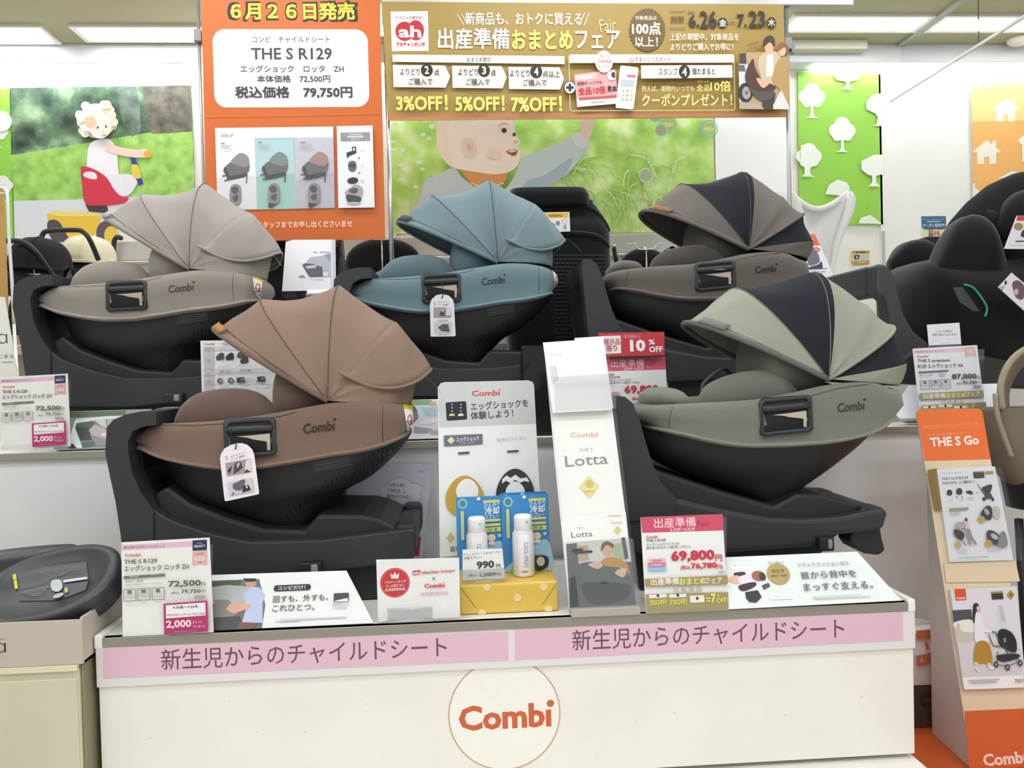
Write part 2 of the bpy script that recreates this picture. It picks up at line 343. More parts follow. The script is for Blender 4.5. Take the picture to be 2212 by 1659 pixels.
# ------------------------------------------------------------------ car seats
def refframe(X0, Y0, ox, oy, sc):
    R0 = V((X0, Y0, Z1))
    def L(p, dy=-.19): return W(ox+p[0]/sc, oy+p[1]/sc, Y=Y0+dy) - R0
    return R0, L, (lambda p: ((CAM-R0), ray(ox+p[0]/sc, oy+p[1]/sc)))
def seat_geometry(T):
    """all meshes of one car seat in its own space; T holds outlines read on one reference seat"""
    R0, L, R = refframe(*T['ref']); hw = .19; G = {}
    xz = lambda pl, dy=-.19: [(q.x, q.z) for q in (L(p, dy) for p in pl)]
    top = xz(cr(T['top'], 5)); seam = xz(cr(T['seam'], 5))
    dl_, dr_ = T['ends']; xl = xz([T['left']], dl_)[0][0]; xr = xz([T['right']], dr_)[0][0]; xc = (xl+xr)/2; a = (xr-xl)/2
    def ring(off, zf, n=72, ex=3.6, wid=hw, eo=0):
        r = []
        for j in range(n):
            t = 2*math.pi*j/n; c, d = math.cos(t), math.sin(t); x = xc + math.copysign(abs(c)**(2/ex), c)*(a-off-eo*abs(c)**3); y = math.copysign(abs(d)**(2/ex), d)*(wid-off)
            k = 1 - T.get('taper', .12)*max(0, (xc-x)/a)**2; y *= k
            r.append((x, y, zf(x)))
        return r
    zt = lambda x: itp(top, x); zs = lambda x: itp(seam, x); h = lambda x: zt(x)-zs(x)
    rows = [ring(.075, lambda x: zt(x)-.09), ring(.05, lambda x: zt(x)-.03), ring(.036, lambda x: zt(x)-.006), ring(.02, zt), ring(.007, lambda x: zt(x)-.006), ring(0, lambda x: zt(x)-.2*h(x)), ring(-.004, lambda x: zs(x)+.45*h(x)), ring(.004, lambda x: zs(x)+.012, eo=.014), ring(-.003, lambda x: zs(x)+.006, eo=.022), ring(-.003, lambda x: zs(x)-.002, eo=.024), ring(.012, lambda x: zs(x)-.006, eo=.03)]
    b = MB().grid(rows, 'C', True, (True, False)); G['cover'] = b; cov = b.bvh(); rg = ring(-.004, lambda x: zs(x)+.002, eo=.023); G['piping'] = MB().tube(rg+[rg[0], rg[1]], .0042, 'CP', 8)
    # shell: stacked rings that shrink towards the keel
    SL = xz(T['shl'], -.19+(dl_+.19)*.6); SR = xz(T['shr'], -.19+(dr_+.19)*.6); n = 72; rows = []
    LL = cr(SL, 4); RR = cr(SR, 4); m = len(LL)-1; z0l, z0r = LL[0][1], RR[0][1]
    for i in range(m+1):
        s = i/m; (x0, za), (x1, zb) = LL[i], RR[i]; r = []
        wid = (hw-.012)*(1-.45*s**2); e = 3.2 - .8*s
        for j in range(n):
            t = 2*math.pi*j/n; c, d = math.cos(t), math.sin(t); u = .5+.5*math.copysign(abs(c)**(2/e), c); x = x0+(x1-x0)*u
            y = math.copysign(abs(d)**(2/e), d)*wid*(1-.12*(1-u)**2); xs = LL[0][0]+(RR[0][0]-LL[0][0])*u
            dev = zs(xs)-.003-(z0l+(z0r-z0l)*u)
            r.append((x, y, za+(zb-za)*u+dev*(1-s)**1.5))
        rows.append(r)
    b = MB().grid(rows, 'S', True, (False, True)); G['shell'] = b; she = b.bvh()
    def hit(bv, p, off):
        o, d = R(p); q = bv.ray_cast(o, d.normalized())
        if q[0] is None: return None
        nn = q[1] if q[1].dot(d) < 0 else -q[1]
        return q[0]+nn*off
    def decal(b, pts, m, bv, off=.0012, faces=None):
        if len(pts) == 4 and not faces:
            N = 6; P = [hit(bv, tuple((pts[0][q]*(1-u)+pts[1][q]*u)*(1-v)+(pts[3][q]*(1-u)+pts[2][q]*u)*v for q in (0, 1)), off) for v in (j/N for j in range(N+1)) for u in (i/N for i in range(N+1))]
            fs = [f for f in ((j*(N+1)+i, j*(N+1)+i+1, (j+1)*(N+1)+i+1, (j+1)*(N+1)+i) for j in range(N) for i in range(N)) if all(P[k] is not None for k in f)]
            return b.add([p or V((0, 0, .3)) for p in P], fs, m) if fs else None
        P = [hit(bv, p, off) for p in pts]
        if any(p is None for p in P): return
        b.add(P, faces or [tuple(range(len(P)))], m)
    def strip(b, pl, wd, m, bv, off=.001):
        Q = cr(pl, 6); A = []; B_ = []
        for i, p in enumerate(Q):
            d = V((Q[min(i+1, len(Q)-1)][0]-Q[max(i-1, 0)][0], Q[min(i+1, len(Q)-1)][1]-Q[max(i-1, 0)][1])).normalized()
            x, y = hit(bv, (p[0]-d.y*wd, p[1]+d.x*wd), off), hit(bv, (p[0]+d.y*wd, p[1]-d.x*wd), off)
            if x is None or y is None: continue
            A.append(x); B_.append(y)
        if len(A) > 1: n = len(A); b.add(A+B_, [(i, i+1, n+i+1, n+i) for i in range(n-1)], m, True)
    # stitched seams and pressed maker's name on the cover
    b = G['cover']
    for pl in T['seams']: strip(b, pl, 1.6, 'D', cov)
    lg = MB(); (cx, cy, hh, ww) = T['logo']; vs, fs, tw, th = textmesh('Comb\u0131', .03); sl = T['logoslope']
    P = [hit(cov, (cx+(x/tw-.5)*ww*.96, cy-(y/th-.5)*hh*.88+.08*hh+(x/tw-.5)*ww*sl), .0012) for x, y in vs]
    if all(p is not None for p in P): lg.add(P, fs, 'D')
    dc = (cx+ww*.49, cy-hh*.42+ww*.49*sl); decal(lg, [(dc[0]+hh*.15*math.cos(q*.6), dc[1]+hh*.13*math.sin(q*.6)) for q in range(10)], 'D', cov)
    G['logo'] = lg
    # grip opening: frame, dark recess, bar, pale release plate
    gx, gy, gw, gh, gs = T['grip']; rr = MB()
    def rp(w_, h_, rad):
        P = []
        for sx, sy, q0 in ((1, 1, 0), (-1, 1, 1), (-1, -1, 2), (1, -1, 3)):
            for q in range(5):
                t = (q0+q/4)*math.pi/2; P.append((sx*(w_/2-rad)+rad*math.cos(t), sy*(h_/2-rad)+rad*math.sin(t)))
        return [(gx+x+.04*y, gy+y+x*gs) for x, y in P]
    o_, i_ = rp(gw, gh, 26), rp(gw-46, gh-40, 18); n = len(o_)
    A = [hit(cov, p, .001) for p in o_]; B1 = [hit(cov, p, .008) for p in rp(gw-8, gh-8, 24)]; C1 = [hit(cov, p, .007) for p in i_]; D1 = [hit(cov, p, .0012) for p in rp(gw-52, gh-46, 16)]
    rr.grid([A, B1, C1, D1], 'P', True, (False, False)); G['grip_frame'] = rr
    b = MB(); b.grid([[hit(cov, p, .0022) for p in rp((gw-40)*q_, (gh-36)*q_, 14*q_)] for q_ in (1, .75, .5, .25, .04)], 'K', True); G['grip_recess'] = b
    b = MB(); q = .5*gw-19
    bar = [hit(cov, (gx-q, gy-gh*.23-q*gs), .003), hit(cov, (gx+q, gy-gh*.23+q*gs), .003)]
    b.tube([bar[0]+(bar[1]-bar[0])*(i/6) for i in range(7)], .0085, 'P', 10); G['grip_bar'] = b
    b = MB(); X = lambda u, v: (gx+u*gw/2, gy+v*gh/2+u*gw/2*gs)
    decal(b, [X(-.5, -.1), X(.1, -.12), X(.1, .1), X(-.1, .0)], 'B', cov, .005); decal(b, [X(.1, -.12), X(.76, -.16), X(.77, .3), X(.1, .1)], 'B', cov, .005); decal(b, [X(.64, .26), X(.77, .28), X(.78, .7), X(.65, .7)], 'B', cov, .005); G['grip_plate'] = b
    # shell trims: label plate and ventilation slots
    b = MB()
    if T.get('plate'): decal(b, T['plate'], 'Q', she, .0015); G['label_plate'] = b
    if T.get('plate'):
        p0, p1, p2, p3 = T['plate']
        for v in (.22, .42, .62, .82):
            f = lambda u, v: (p0[0]+(p1[0]-p0[0])*u+(p3[0]-p0[0])*v, p0[1]+(p1[1]-p0[1])*u+(p3[1]-p0[1])*v)
            decal(b, [f(.08, v-.05), f(.9, v-.05), f(.9, v+.03), f(.08, v+.03)], 'T3', she, .0024)
    b = MB()
    for x, ya, yb in T['vents']:
        y = ya; k = 0
        while y < yb:
            q = [(x-5-.12*(y-ya), y), (x+4-.12*(y-ya), y), (x+8-.12*(y-ya), y+T['vl']), (x-1-.12*(y-ya), y+T['vl'])]
            P = [hit(she, p, .0014) for p in q]
            if all(p is not None for p in P): b.add(P, [(0, 1, 2, 3)], 'K')
            y += T['vl']*1.35; k += 1
    G['vent_slots'] = b
    if T.get('warn'):
        b = MB(); decal(b, T['warn'], 'W', cov, .0015); w0 = T['warn']; cxx = sum(p[0] for p in w0)/4; cyy = sum(p[1] for p in w0)/4
        ring_ = [(cxx+12*math.cos(k*.45), cyy+26*math.sin(k*.45)) for k in range(14)]; inr = [(cxx+8*math.cos(k*.45), cyy+20*math.sin(k*.45)) for k in range(14)]
        P = [hit(cov, p, .0025) for p in ring_+inr]
        if all(p is not None for p in P): b.add(P, [(j, (j+1) % 14, 14+(j+1) % 14, 14+j) for j in range(14)], 'R')
        decal(b, [w0[0], w0[1], (w0[1][0]+8, w0[1][1]-34), (w0[0][0]-8, w0[0][1]-34)], 'Y', cov, .0015); G['warning_label'] = b
    # base
    DK = T['deck']; y_ = lambda pl: xz(pl)
    G['base_deck'] = MB().prism(y_(DK), -.185, .185, 'P')
    G['turntable'] = MB().prism(y_(T['cradle']), -.155, .155, 'P2')
    G['underframe'] = MB().prism(y_(T['under']), -.15, .15, 'P2')
    bar = y_(T['bar']); beam = y_(T['beam'])
    b = MB().prism(bar, -.19, -.125, 'P'); G['rebound_bar'] = b; G['rebound_plate'] = MB().prism(y_(T['plate2']), -.126, .126, 'P2')
    b.prism(bar, .125, .19, 'P').prism(beam, -.125, .125, 'P')
    G['connector'] = MB().prism(y_(T['foot']), -.17, -.10, 'P2'); G['connector_far'] = MB().prism(y_(T['foot']), .10, .17, 'P2')
    x0, z0 = y_([T['btn'][0]])[0]; x1, z1 = y_([T['btn'][1]])[0]
    G['adjust_button'] = MB().box((x0, -.21, min(z0, z1)), (x1, -.18, max(z0, z1)), 'P2').box((x0+(x1-x0)*.55, -.213, min(z0, z1)+.006), (x0+(x1-x0)*.85, -.18, max(z0, z1)-.004), 'T')
    # hood
    pv = L(T['pivot'], -.17); G['pivot'] = pv; cw = .168
    def arc(ap, n=28, wd=cw, e=2.35, pvt=None):
        A = L(ap, 0); p = pvt or pv; r = []
        for j in range(n+1):
            t = math.pi*j/n; c, d = math.cos(t), math.sin(t); y = -wd*math.copysign(abs(c)**(2/e), c); q = abs(d)**(2/e)
            r.append(V((p.x+(A.x-p.x)*q, y, p.z+(A.z-p.z)*q)))
        return r
    def wrinkle(r, ph, amp):
        n = len(r)-1; out = []
        for j, p in enumerate(r):
            t = j/n; q = math.sin(math.pi*t); k = amp*q*(math.sin(9*t*math.pi+ph)+.6*math.sin(17*t*math.pi+2*ph)); d = (p-V((pv.x, 0, pv.z))); out.append(p+d.normalized()*k)
        return out
    hood = MB(); rs = T['ribs']
    for i in range(len(rs)-1):
        (p0, s0, m0), (p1, s1, m1) = rs[i], rs[i+1]; A, B_ = arc(p0), arc(p1); rows = []; K = 8
        for k in range(K+1):
            t = k/K; sag = 1 - s0*math.sin(math.pi*t)
            row = []
            for p, q in zip(A, B_):
                c = p+(q-p)*t; o = V((pv.x, c.y*.15, pv.z)); row.append(o+(c-o)*sag)
            rows.append(wrinkle(row, i*2.1+k*.3, .0035*math.sin(math.pi*t)))
        hood.grid(rows, m0, False)
    G['hood'] = hood
    ribs = MB()
    for (p, s, m_) in rs[1:T['nrib']]:
        ribs.tube([q+(q-V((pv.x, q.y*.2, pv.z))).normalized()*.0022 for q in arc(p, 40)], .0015, 'HS', 6)
    G['hood_seam'] = ribs
    G['hood_edge'] = MB().tube(arc(rs[0][0], 40), T.get('edge', .0065), T.get('edgem', 'C'), 8)
    if T.get('lip'): G['hood_flap'] = MB().tube([q+(q-V((pv.x, q.y*.2, pv.z))).normalized()*.002 for q in arc(T['lip'], 40, cw*1.01)], .003, 'H', 6)
    fl = T['flap']; ap = L(fl[0], 0); rib = T['flaprib']
    up = arc(rib, 28); low = [L(p, 0) for p in fl]; rows = []
    # flap: from the last rib down to a free curved hem, on both sides
    n = len(fl)-1; hem = []
    for k in range(2*n+1):
        q = abs(k-n); P = L(fl[q], -.17 if q == n else -.17*(q/n)**.5); y = (-1 if k < n else 1)*.178*(q/n)**.45; hem.append(V((P.x, y, P.z)))
    hem = [V(p) for p in cr(hem, 5)]; m = len(hem); lo = T['flapq']
    tops = []
    for k in range(m):
        t = -1+2*k/(m-1); q = 1-(1-lo)*abs(t)**1.6; A = L(rib, 0); yy = math.copysign((1-q**2.35)**(1/2.35) if q < 1 else 0, t)*cw
        tops.append(V((pv.x+(A.x-pv.x)*q, yy, pv.z+(A.z-pv.z)*q)))
    rows = []
    for k in range(9):
        t = k/8; rows.append([a_+(h_-a_)*t+V((.006, 0, .006))*math.sin(math.pi*t)*(1+.7*math.sin(j*.5+t*3)) for j, (a_, h_) in enumerate(zip(tops, hem))])
    if not T.get('lip'): G['hood_flap'] = MB().grid(rows, T['flapm'], False).tube(rows[-1], .0022, T['flapm'], 6)
    # padding
    def pad(pl, ys, rz, ry, m_='C2'):
        S = []
        for (p, r_) in pl:
            q = L(p, ys); S.append((q.x, ys, q.z, ry*r_, rz*r_))
        return MB().blob(S, m_)
    G['side_cushion'] = pad(T['bol'], -.105, .052, .045); G['side_cushion'].v and None
    G['side_cushion_far'] = pad(T['bol'], .105, .052, .045)
    G['leg_pad'] = pad(T['leg'], 0, .028, .12, 'C')
    G['head_pad'] = pad(T['head'], 0, .09, .135)
    if T.get('tagm'):
        q = L(T['tagm'], -.1); G['badge'] = MB()
    if T.get('badge'):
        p0, p1 = T['badge']; A = arc(rs[0][0], 40); ii = [j for j in range(41) if T['badgeq'][0] <= j <= T['badgeq'][1]]
        b = MB(); r1 = [A[j]+V((-.003, -.006, .004)) for j in ii]; r2 = [A[j]+V((.016, -.007, .016)) for j in ii]; b.grid([r1, r2], T['badgem'], False); G['badge'] = b
    if T.get('strap'):
        b = MB(); pl = [L(p, T.get('stry', -.02)) for p in T['strap']]; rows = [[p+V((0, dy, 0)) for p in pl] for dy in (-.022, .022)]
        q = cr([tuple(p) for p in pl], 5); b.grid([[V(p)+V((0, -.022, 0)) for p in q], [V(p)+V((0, .022, 0)) for p in q]], 'K2', False); G['harness_strap'] = b
    if T.get('tail'):
        b = MB(); q = [tuple(L(p, T['tly'])) for p in T['tail']]; q = cr(q, 4); b.grid([[V(p)+V((0, -.009, 0)) for p in q], [V(p)+V((0, .009, 0)) for p in q]], 'T2', False); G['pull_tab'] = b
    return G
BROWN = dict(ref=(-.45, 2.09, 200, 600, 2.513), ends=(-.015, -.10), left=(232, 900), right=(1745, 800),
    top=[(225, 838), (260, 815), (330, 798), (450, 793), (600, 784), (700, 775), (850, 757), (1000, 735), (1150, 705), (1300, 680), (1450, 674), (1600, 686), (1690, 702), (1750, 722)],
    seam=[(225, 940), (330, 978), (450, 1003), (600, 1027), (700, 1036), (850, 1032), (1000, 1018), (1150, 988), (1300, 962), (1450, 942), (1600, 905), (1750, 850)],
    seams=[[(268, 820), (262, 880), (268, 955)], [(1575, 692), (1572, 800), (1578, 905)], [(330, 800), (600, 800), (850, 778), (1000, 757), (1100, 730)]],
    logo=(1228, 806, 64, 178), logoslope=-.12, grip=(857, 868, 285, 204, -.06),
    shl=[(325, 985), (372, 1070), (455, 1190), (680, 1290), (950, 1372)], shr=[(1712, 884), (1655, 965), (1500, 1105), (1330, 1200), (1170, 1382)],
    plate=[(1178, 995), (1418, 952), (1424, 1008), (1184, 1062)], vl=30,
    vents=[(x, max(1340-(x-960)*.70, 1072 if x < 1425 else 962-(x-1440)*.3), itp([(960, 1350), (1170, 1350), (1330, 1180), (1500, 1085), (1655, 945), (1742, 850)], x)-14) for x in range(975, 1715, 25)],
    warn=[(1688, 712), (1735, 722), (1742, 815), (1706, 832)],
    bar=[(345, 727), (255, 727), (180, 742), (110, 772), (76, 815), (68, 950), (90, 1060), (125, 1220), (160, 1450), (330, 1440), (330, 1260), (262, 1165), (215, 1060), (196, 960), (192, 890), (215, 835), (270, 808), (345, 800)],
    plate2=[(100, 795), (240, 800), (242, 940), (205, 962), (217, 1060), (262, 1165), (330, 1262), (300, 1400), (175, 1400), (100, 1060), (84, 900)],
    beam=[(345, 727), (255, 727), (180, 742), (110, 772), (78, 815), (80, 850), (150, 880), (215, 835), (270, 808), (345, 800)],
    deck=[(122, 1210), (240, 1150), (330, 1262), (400, 1310), (500, 1350), (650, 1398), (850, 1438), (1240, 1428), (1560, 1388), (1735, 1366), (1748, 1382), (1742, 1530), (1690, 1550), (1240, 1598), (860, 1640), (170, 1640)],
    cradle=[(300, 1190), (372, 1145), (500, 1240), (700, 1315), (900, 1376), (1130, 1388), (1210, 1300), (1450, 1302), (1545, 1322), (1650, 1372), (1640, 1420), (1600, 1560), (400, 1600)],
    under=[(220, 1640), (1650, 1560), (1600, 1800), (260, 1828)], foot=[(1640, 1350), (1745, 1350), (1752, 1385), (1752, 1500), (1700, 1560), (1640, 1560)], btn=[(1120, 1540), (1252, 1602)],
    pivot=(1275, 668), nrib=4,
    ribs=[((675, 275), .0, 'H'), ((730, 258), .0, 'H'), ((930, 122), .06, 'H'), ((1345, 48), .035, 'H'), ((1648, 245), .03, 'H'), ((1765, 470), .02, 'H'), ((1725, 690), 0, 'H')],
    flap=[(1838, 498), (1760, 562), (1640, 597), (1500, 585), (1345, 515)], flaprib=(1648, 245), flapq=.16, flapm='H',
    bol=[((452, 800), .3), ((500, 770), .75), ((600, 735), 1), ((780, 715), 1.0), ((920, 735), .9), ((1015, 770), .35)],
    leg=[((335, 780), .5), ((380, 765), 1), ((470, 765), 1)], head=[((1010, 690), .5), ((1060, 640), 1), ((1200, 620), 1), ((1330, 640), .8)],
    badge=1 and ((0, 0), (0, 0)), badgeq=(13, 17), badgem='O', tail=[(1800, 530), (1850, 575), (1892, 630)], tly=-.13)
OLIVE = dict(ref=(.75, 2.07, 1300, 580, 2.593), ends=(-.10, -.06), left=(224, 860), right=(1650, 750), taper=.05,
    top=[(220, 800), (300, 778), (480, 762), (700, 748), (880, 735), (1050, 705), (1200, 668), (1350, 644), (1480, 636), (1580, 644), (1640, 660), (1660, 676)],
    seam=[(220, 905), (350, 915), (480, 938), (620, 970), (800, 994), (1000, 992), (1200, 982), (1400, 955), (1560, 912), (1655, 858)],
    seams=[[(398, 775), (380, 840), (376, 912)], [(1170, 715), (1330, 672), (1500, 648)]],
    logo=(1394, 768, 62, 158), logoslope=-.1, grip=(1028, 824, 298, 204, -.10),
    shl=[(236, 908), (275, 1030), (420, 1140), (640, 1230), (900, 1322)], shr=[(1605, 890), (1575, 930), (1480, 1020), (1300, 1160), (1040, 1335)],
    vl=26, vents=[(x, 1290-(x-1080)*.72, 1320-(x-1080)*.62) for x in range(1085, 1560, 28)],
    bar=[(70, 715), (130, 718), (175, 755), (212, 845), (240, 950), (280, 1080), (330, 1195), (420, 1290), (400, 1400), (130, 1420), (95, 1150), (60, 780)],
    plate2=[(75, 800), (190, 800), (215, 900), (245, 1020), (280, 1130), (340, 1230), (320, 1390), (140, 1390), (105, 1150)],
    beam=[(70, 715), (130, 718), (175, 755), (200, 810), (205, 860), (75, 870), (60, 780)],
    deck=[(130, 1230), (290, 1140), (330, 1200), (420, 1290), (700, 1355), (950, 1400), (1150, 1408), (1350, 1392), (1540, 1352), (1605, 1348), (1612, 1380), (1590, 1460), (1540, 1480), (1290, 1500), (1270, 1560), (700, 1600), (140, 1600)],
    cradle=[(300, 1130), (420, 1170), (700, 1262), (1000, 1345), (1130, 1276), (1280, 1280), (1400, 1310), (1490, 1345), (1450, 1450), (1300, 1560), (420, 1600)],
    under=[(200, 1590), (1290, 1545), (1260, 1780), (230, 1800)], foot=[(1480, 1345), (1610, 1348), (1585, 1440), (1600, 1530), (1618, 1590), (1580, 1620), (1500, 1610), (1440, 1580), (1412, 1540), (1420, 1500)], btn=[(1200, 1500), (1284, 1574)],
    pivot=(1272, 620), nrib=4,
    ribs=[((470, 305), .0, 'H'), ((510, 290), .0, 'H'), ((730, 116), .05, 'N'), ((1150, 32), .0, 'N'), ((1195, 42), .02, 'H'), ((1440, 205), .02, 'H'), ((1580, 325), .03, 'N'), ((1655, 525), .0, 'H'), ((1610, 655), 0, 'H')], lip=(1580, 325),
    flap=[(1580, 322), (1500, 395), (1420, 445), (1340, 495), (1275, 548)], flaprib=(1195, 42), flapq=.12, flapm='H', edge=.0075, edgem='E',
    bol=[((540, 760), .25), ((590, 735), .7), ((700, 705), .9), ((850, 682), .95), ((990, 688), .85), ((1090, 712), .3)],
    leg=[((232, 735), .5), ((290, 725), 1), ((400, 735), 1.05), ((460, 760), .6)], head=[((800, 560), .5), ((860, 530), 1), ((1000, 540), 1), ((1150, 600), .8)],
    badge=((0, 0), (0, 0)), badgeq=(11, 16), badgem='O', strap=[(570, 690), (580, 640), (650, 580), (690, 565), (730, 620), (740, 650)])
GA, GB = seat_geometry(BROWN), seat_geometry(OLIVE)
NAMES = {'side_cushion_far': 'side_cushion', 'connector_far': 'connector'}
SUB = {'logo': 'cover', 'piping': 'cover', 'warning_label': 'cover', 'grip_recess': 'grip_frame', 'grip_bar': 'grip_frame', 'grip_plate': 'grip_frame', 'label_plate': 'shell', 'vent_slots': 'shell', 'hood_seam': 'hood', 'hood_edge': 'hood', 'hood_flap': 'hood', 'badge': 'hood', 'pull_tab': 'hood', 'adjust_button': 'base_deck', 'connector': 'base_deck', 'connector_far': 'base_deck', 'underframe': 'base_deck'}
BEV = {'base_deck': .012, 'turntable': .01, 'rebound_bar': .014, 'rebound_plate': .006, 'connector': .008, 'connector_far': .008, 'adjust_button': .004, 'underframe': .01}
HOODS = ('hood', 'hood_seam', 'hood_edge', 'hood_flap', 'badge', 'pull_tab')
def car_seat(G, label, loc, pal, skip=(), lift=0, hoodrot=0):
    r = thing('child_car_seat', label, 'car seat', loc, 'child car seats on the display'); done = {}
    base = dict(S=pla('232426', .55), P=pla('2d2f31', .5), P2=pla('1d1e20', .5), K=mat('0a0a0b', .7), K2=fab('18191b'), Q=pla('202224', .35), T=mat('8d9094', .4), T3=mat('4d5053', .5), T2=mat('5e6062', .6), B=mat('b7ad9b', .6), W=mat('efe9e4', .5), R=mat('cc3d45', .5), Y=mat('d8c93a', .5), N=can('23262c'))
    base.update(pal)
    if not isinstance(base.get('E'), bpy.types.Material): base['E'] = base['H']
    pv = G['pivot']; ca, sa = math.cos(hoodrot), math.sin(hoodrot)
    turn = lambda v, k: (pv.x+(v[0]-pv.x)*ca-(v[2]-pv.z)*sa, v[1], pv.z+(v[0]-pv.x)*sa+(v[2]-pv.z)*ca) if hoodrot and k in HOODS else v
    order = sorted((k for k in G if k != 'pivot'), key=lambda k: k in SUB)
    for k in order:
        b = G[k]
        if not b.v or k in skip: continue
        nb = MB(); nb.v = [(v[0]+loc[0], v[1]+loc[1], (max(v[2], .002) if k != 'underframe' or v[2] > .04 else .002-lift)+loc[2]) for v in (turn(v, k) for v in b.v)]; nb.f = b.f; nb.m = b.m; nb.sm = b.sm; nb.mats = [base[x] for x in b.mats]
        o = put(NAMES.get(k, k), nb, None, (loc[0], loc[1], loc[2]), bevel=BEV.get(k, 0), seg=3)
        o.parent = done[SUB[k]] if k in SUB else r; o.location = (0, 0, 0); done[k] = o
        if k in ('hood', 'hood_flap', 'badge', 'harness_strap'):
            s = o.modifiers.new('thickness', 'SOLIDIFY'); s.thickness = .002; s.offset = 1
    return r, done
def pal(c, dark, hood, badge='b5793f', c2=None, **k): return dict(HS=can('%02x%02x%02x' % tuple(int(int(hood[i:i+2], 16)*.72) for i in (0, 2, 4))), C=fab(c), CP=fab('%02x%02x%02x' % tuple(min(255, int(int(c[i:i+2], 16)*1.12)) for i in (0, 2, 4))), C2=fab(c2 or c), D=fab(dark), H=can(hood), O=mat(badge, .6), **k)
car_seat(GA, 'brown car seat with a brown five panel hood on the front counter', V((-.45, 2.09, Z1)), pal('7a6458', '453730', '8e7768', 'a8763f', c2='69564b'))
car_seat(GB, 'olive green car seat with a black mesh hood panel on the front counter', V((.75, 2.07, Z1)), pal('75786b', '44463d', '999b8b', '6e6f6c', c2='686c60', E=can('6c6c66')))
car_seat(GA, 'light grey car seat with a grey ribbed hood on the upper tier', V((-.947, 2.65, Z2+.042)), pal('948c82', '55504a', 'a39c96', 'a39c96'), lift=.042)
car_seat(GA, 'blue green car seat with a teal hood in the middle of the upper tier', V((-.008, 2.66, Z2+.048)), pal('6c8388', '35484e', '75888c', '33393c', c2='5d7278', E=can('2e3336')), lift=.048, hoodrot=.10)
car_seat(GB, 'dark taupe car seat with a black mesh hood panel and tan leather badge', V((.775, 2.66, Z2+.055)), pal('655e58', '332e2b', '706a64', '85603f', c2='4d4843'), lift=.055)
# ------------------------------------------------------------------ cards, brochures and small goods
def icon(S, cx, cy, w, h, c, k=0):
    S.frame(cx, cy, w, h, w*.05, c); S.poly([(cx-.36*w, cy-.32*h), (cx-.2*w, cy-.32*h), (cx-.1*w, cy), (cx+.15*w, cy+.05*h), (cx+.25*w, cy-.1*h), (cx+.25*w, cy-.35*h), (cx+.38*w, cy-.35*h), (cx+.38*w, cy+.12*h), (cx-.3*w, cy+.12*h)], 'd6d3cb' if k != 1 else 'c3bfb6'); S.rect(cx-.02*w, cy-.26*h, .34*w, .28*h, c)
def price_zh(S):
    S.panel([(82, 150), (1402, 78), (1462, 1492), (105, 1582)], 'ecebe4')
    S.poly([(84, 190), (1145, 130), (1145, 212), (88, 270)], 'e0bccb').text(430, 215, 46, '新生児からのチャイルドシート', '95687c', 610)
    S.poly([(1148, 120), (1362, 108), (1362, 262), (1150, 275)], '2c2f4e').text(1255, 203, 34, 'SELECT', 'e8e8ee', 165, .02).grey(1255, 160, 100, 14, '8a8ca4')
    S.poly([(1148, 290), (1365, 272), (1368, 485), (1260, 468), (1150, 497)], 'dfb0ac').ell(1258, 390, 160, 66, 'f0dcd8').text(1258, 388, 36, 'R129', 'b98078', 96).grey(1260, 318, 130, 22, 'd08c88').grey(1260, 437, 56, 22, 'c08880')
    S.combi(258, 330, 52, 'd9836a', 244)
    S.text(378, 427, 66, 'THE S R129', '6f6d65', 490, .02).text(617, 520, 88, 'エッグショック ロッタ ZH', '6f6d65', 965, .015)
    S.poly([(127, 650), (747, 610), (747, 650), (127, 690)], '74726b').text(280, 655, 26, '対象年齢', 'd8d6cf', 140).text(590, 632, 26, 'カラー', 'd8d6cf', 110)
    S.text(285, 722, 34, '新生児〜4歳頃', 'a5a29a', 265).text(285, 774, 28, '(40〜105cm)', 'b5b2aa', 235).text(592, 752, 30, 'トープブラウン', 'b5b2aa', 250)
    for i, x in enumerate(((225, 930), (437, 915), (652, 905))): icon(S, *x, 190, 186, '77756e', i); S.grey(x[0], x[1]+118, 120, 12, 'c9c6be')
    S.text(1045, 757, 108, '72,500', '605e58', 490, .035).text(1325, 764, 58, '円', '605e58', 60).text(905, 893, 46, '(税込', '605e58', 120).text(1140, 872, 66, '79,750', '605e58', 290, .03).text(1325, 866, 46, '円)', '605e58', 66)
    S.rect(1275, 952, 168, 46, 'a8a59a')
    S.poly([(735, 1050), (1388, 1003), (1402, 1462), (747, 1505)], 'b5336b').poly([(770, 1073), (1358, 1030), (1362, 1222), (775, 1268)], 'f2eded')
    S.text(1065, 1095, 46, '6.26金〜7.23木', '4c4a48', 370, .02).text(1065, 1205, 36, 'THE S R129 エッグショックロッタZH', '5a5856', 565, .005)
    S.text(965, 1355, 135, '2,000', 'f8dbe8', 375, .035).text(1245, 1320, 46, 'ポイント', 'f8dbe8', 148, .01).text(1268, 1380, 46, 'プレゼント', 'f8dbe8', 185, .01).grey(1060, 1455, 420, 10, 'd27ba4')
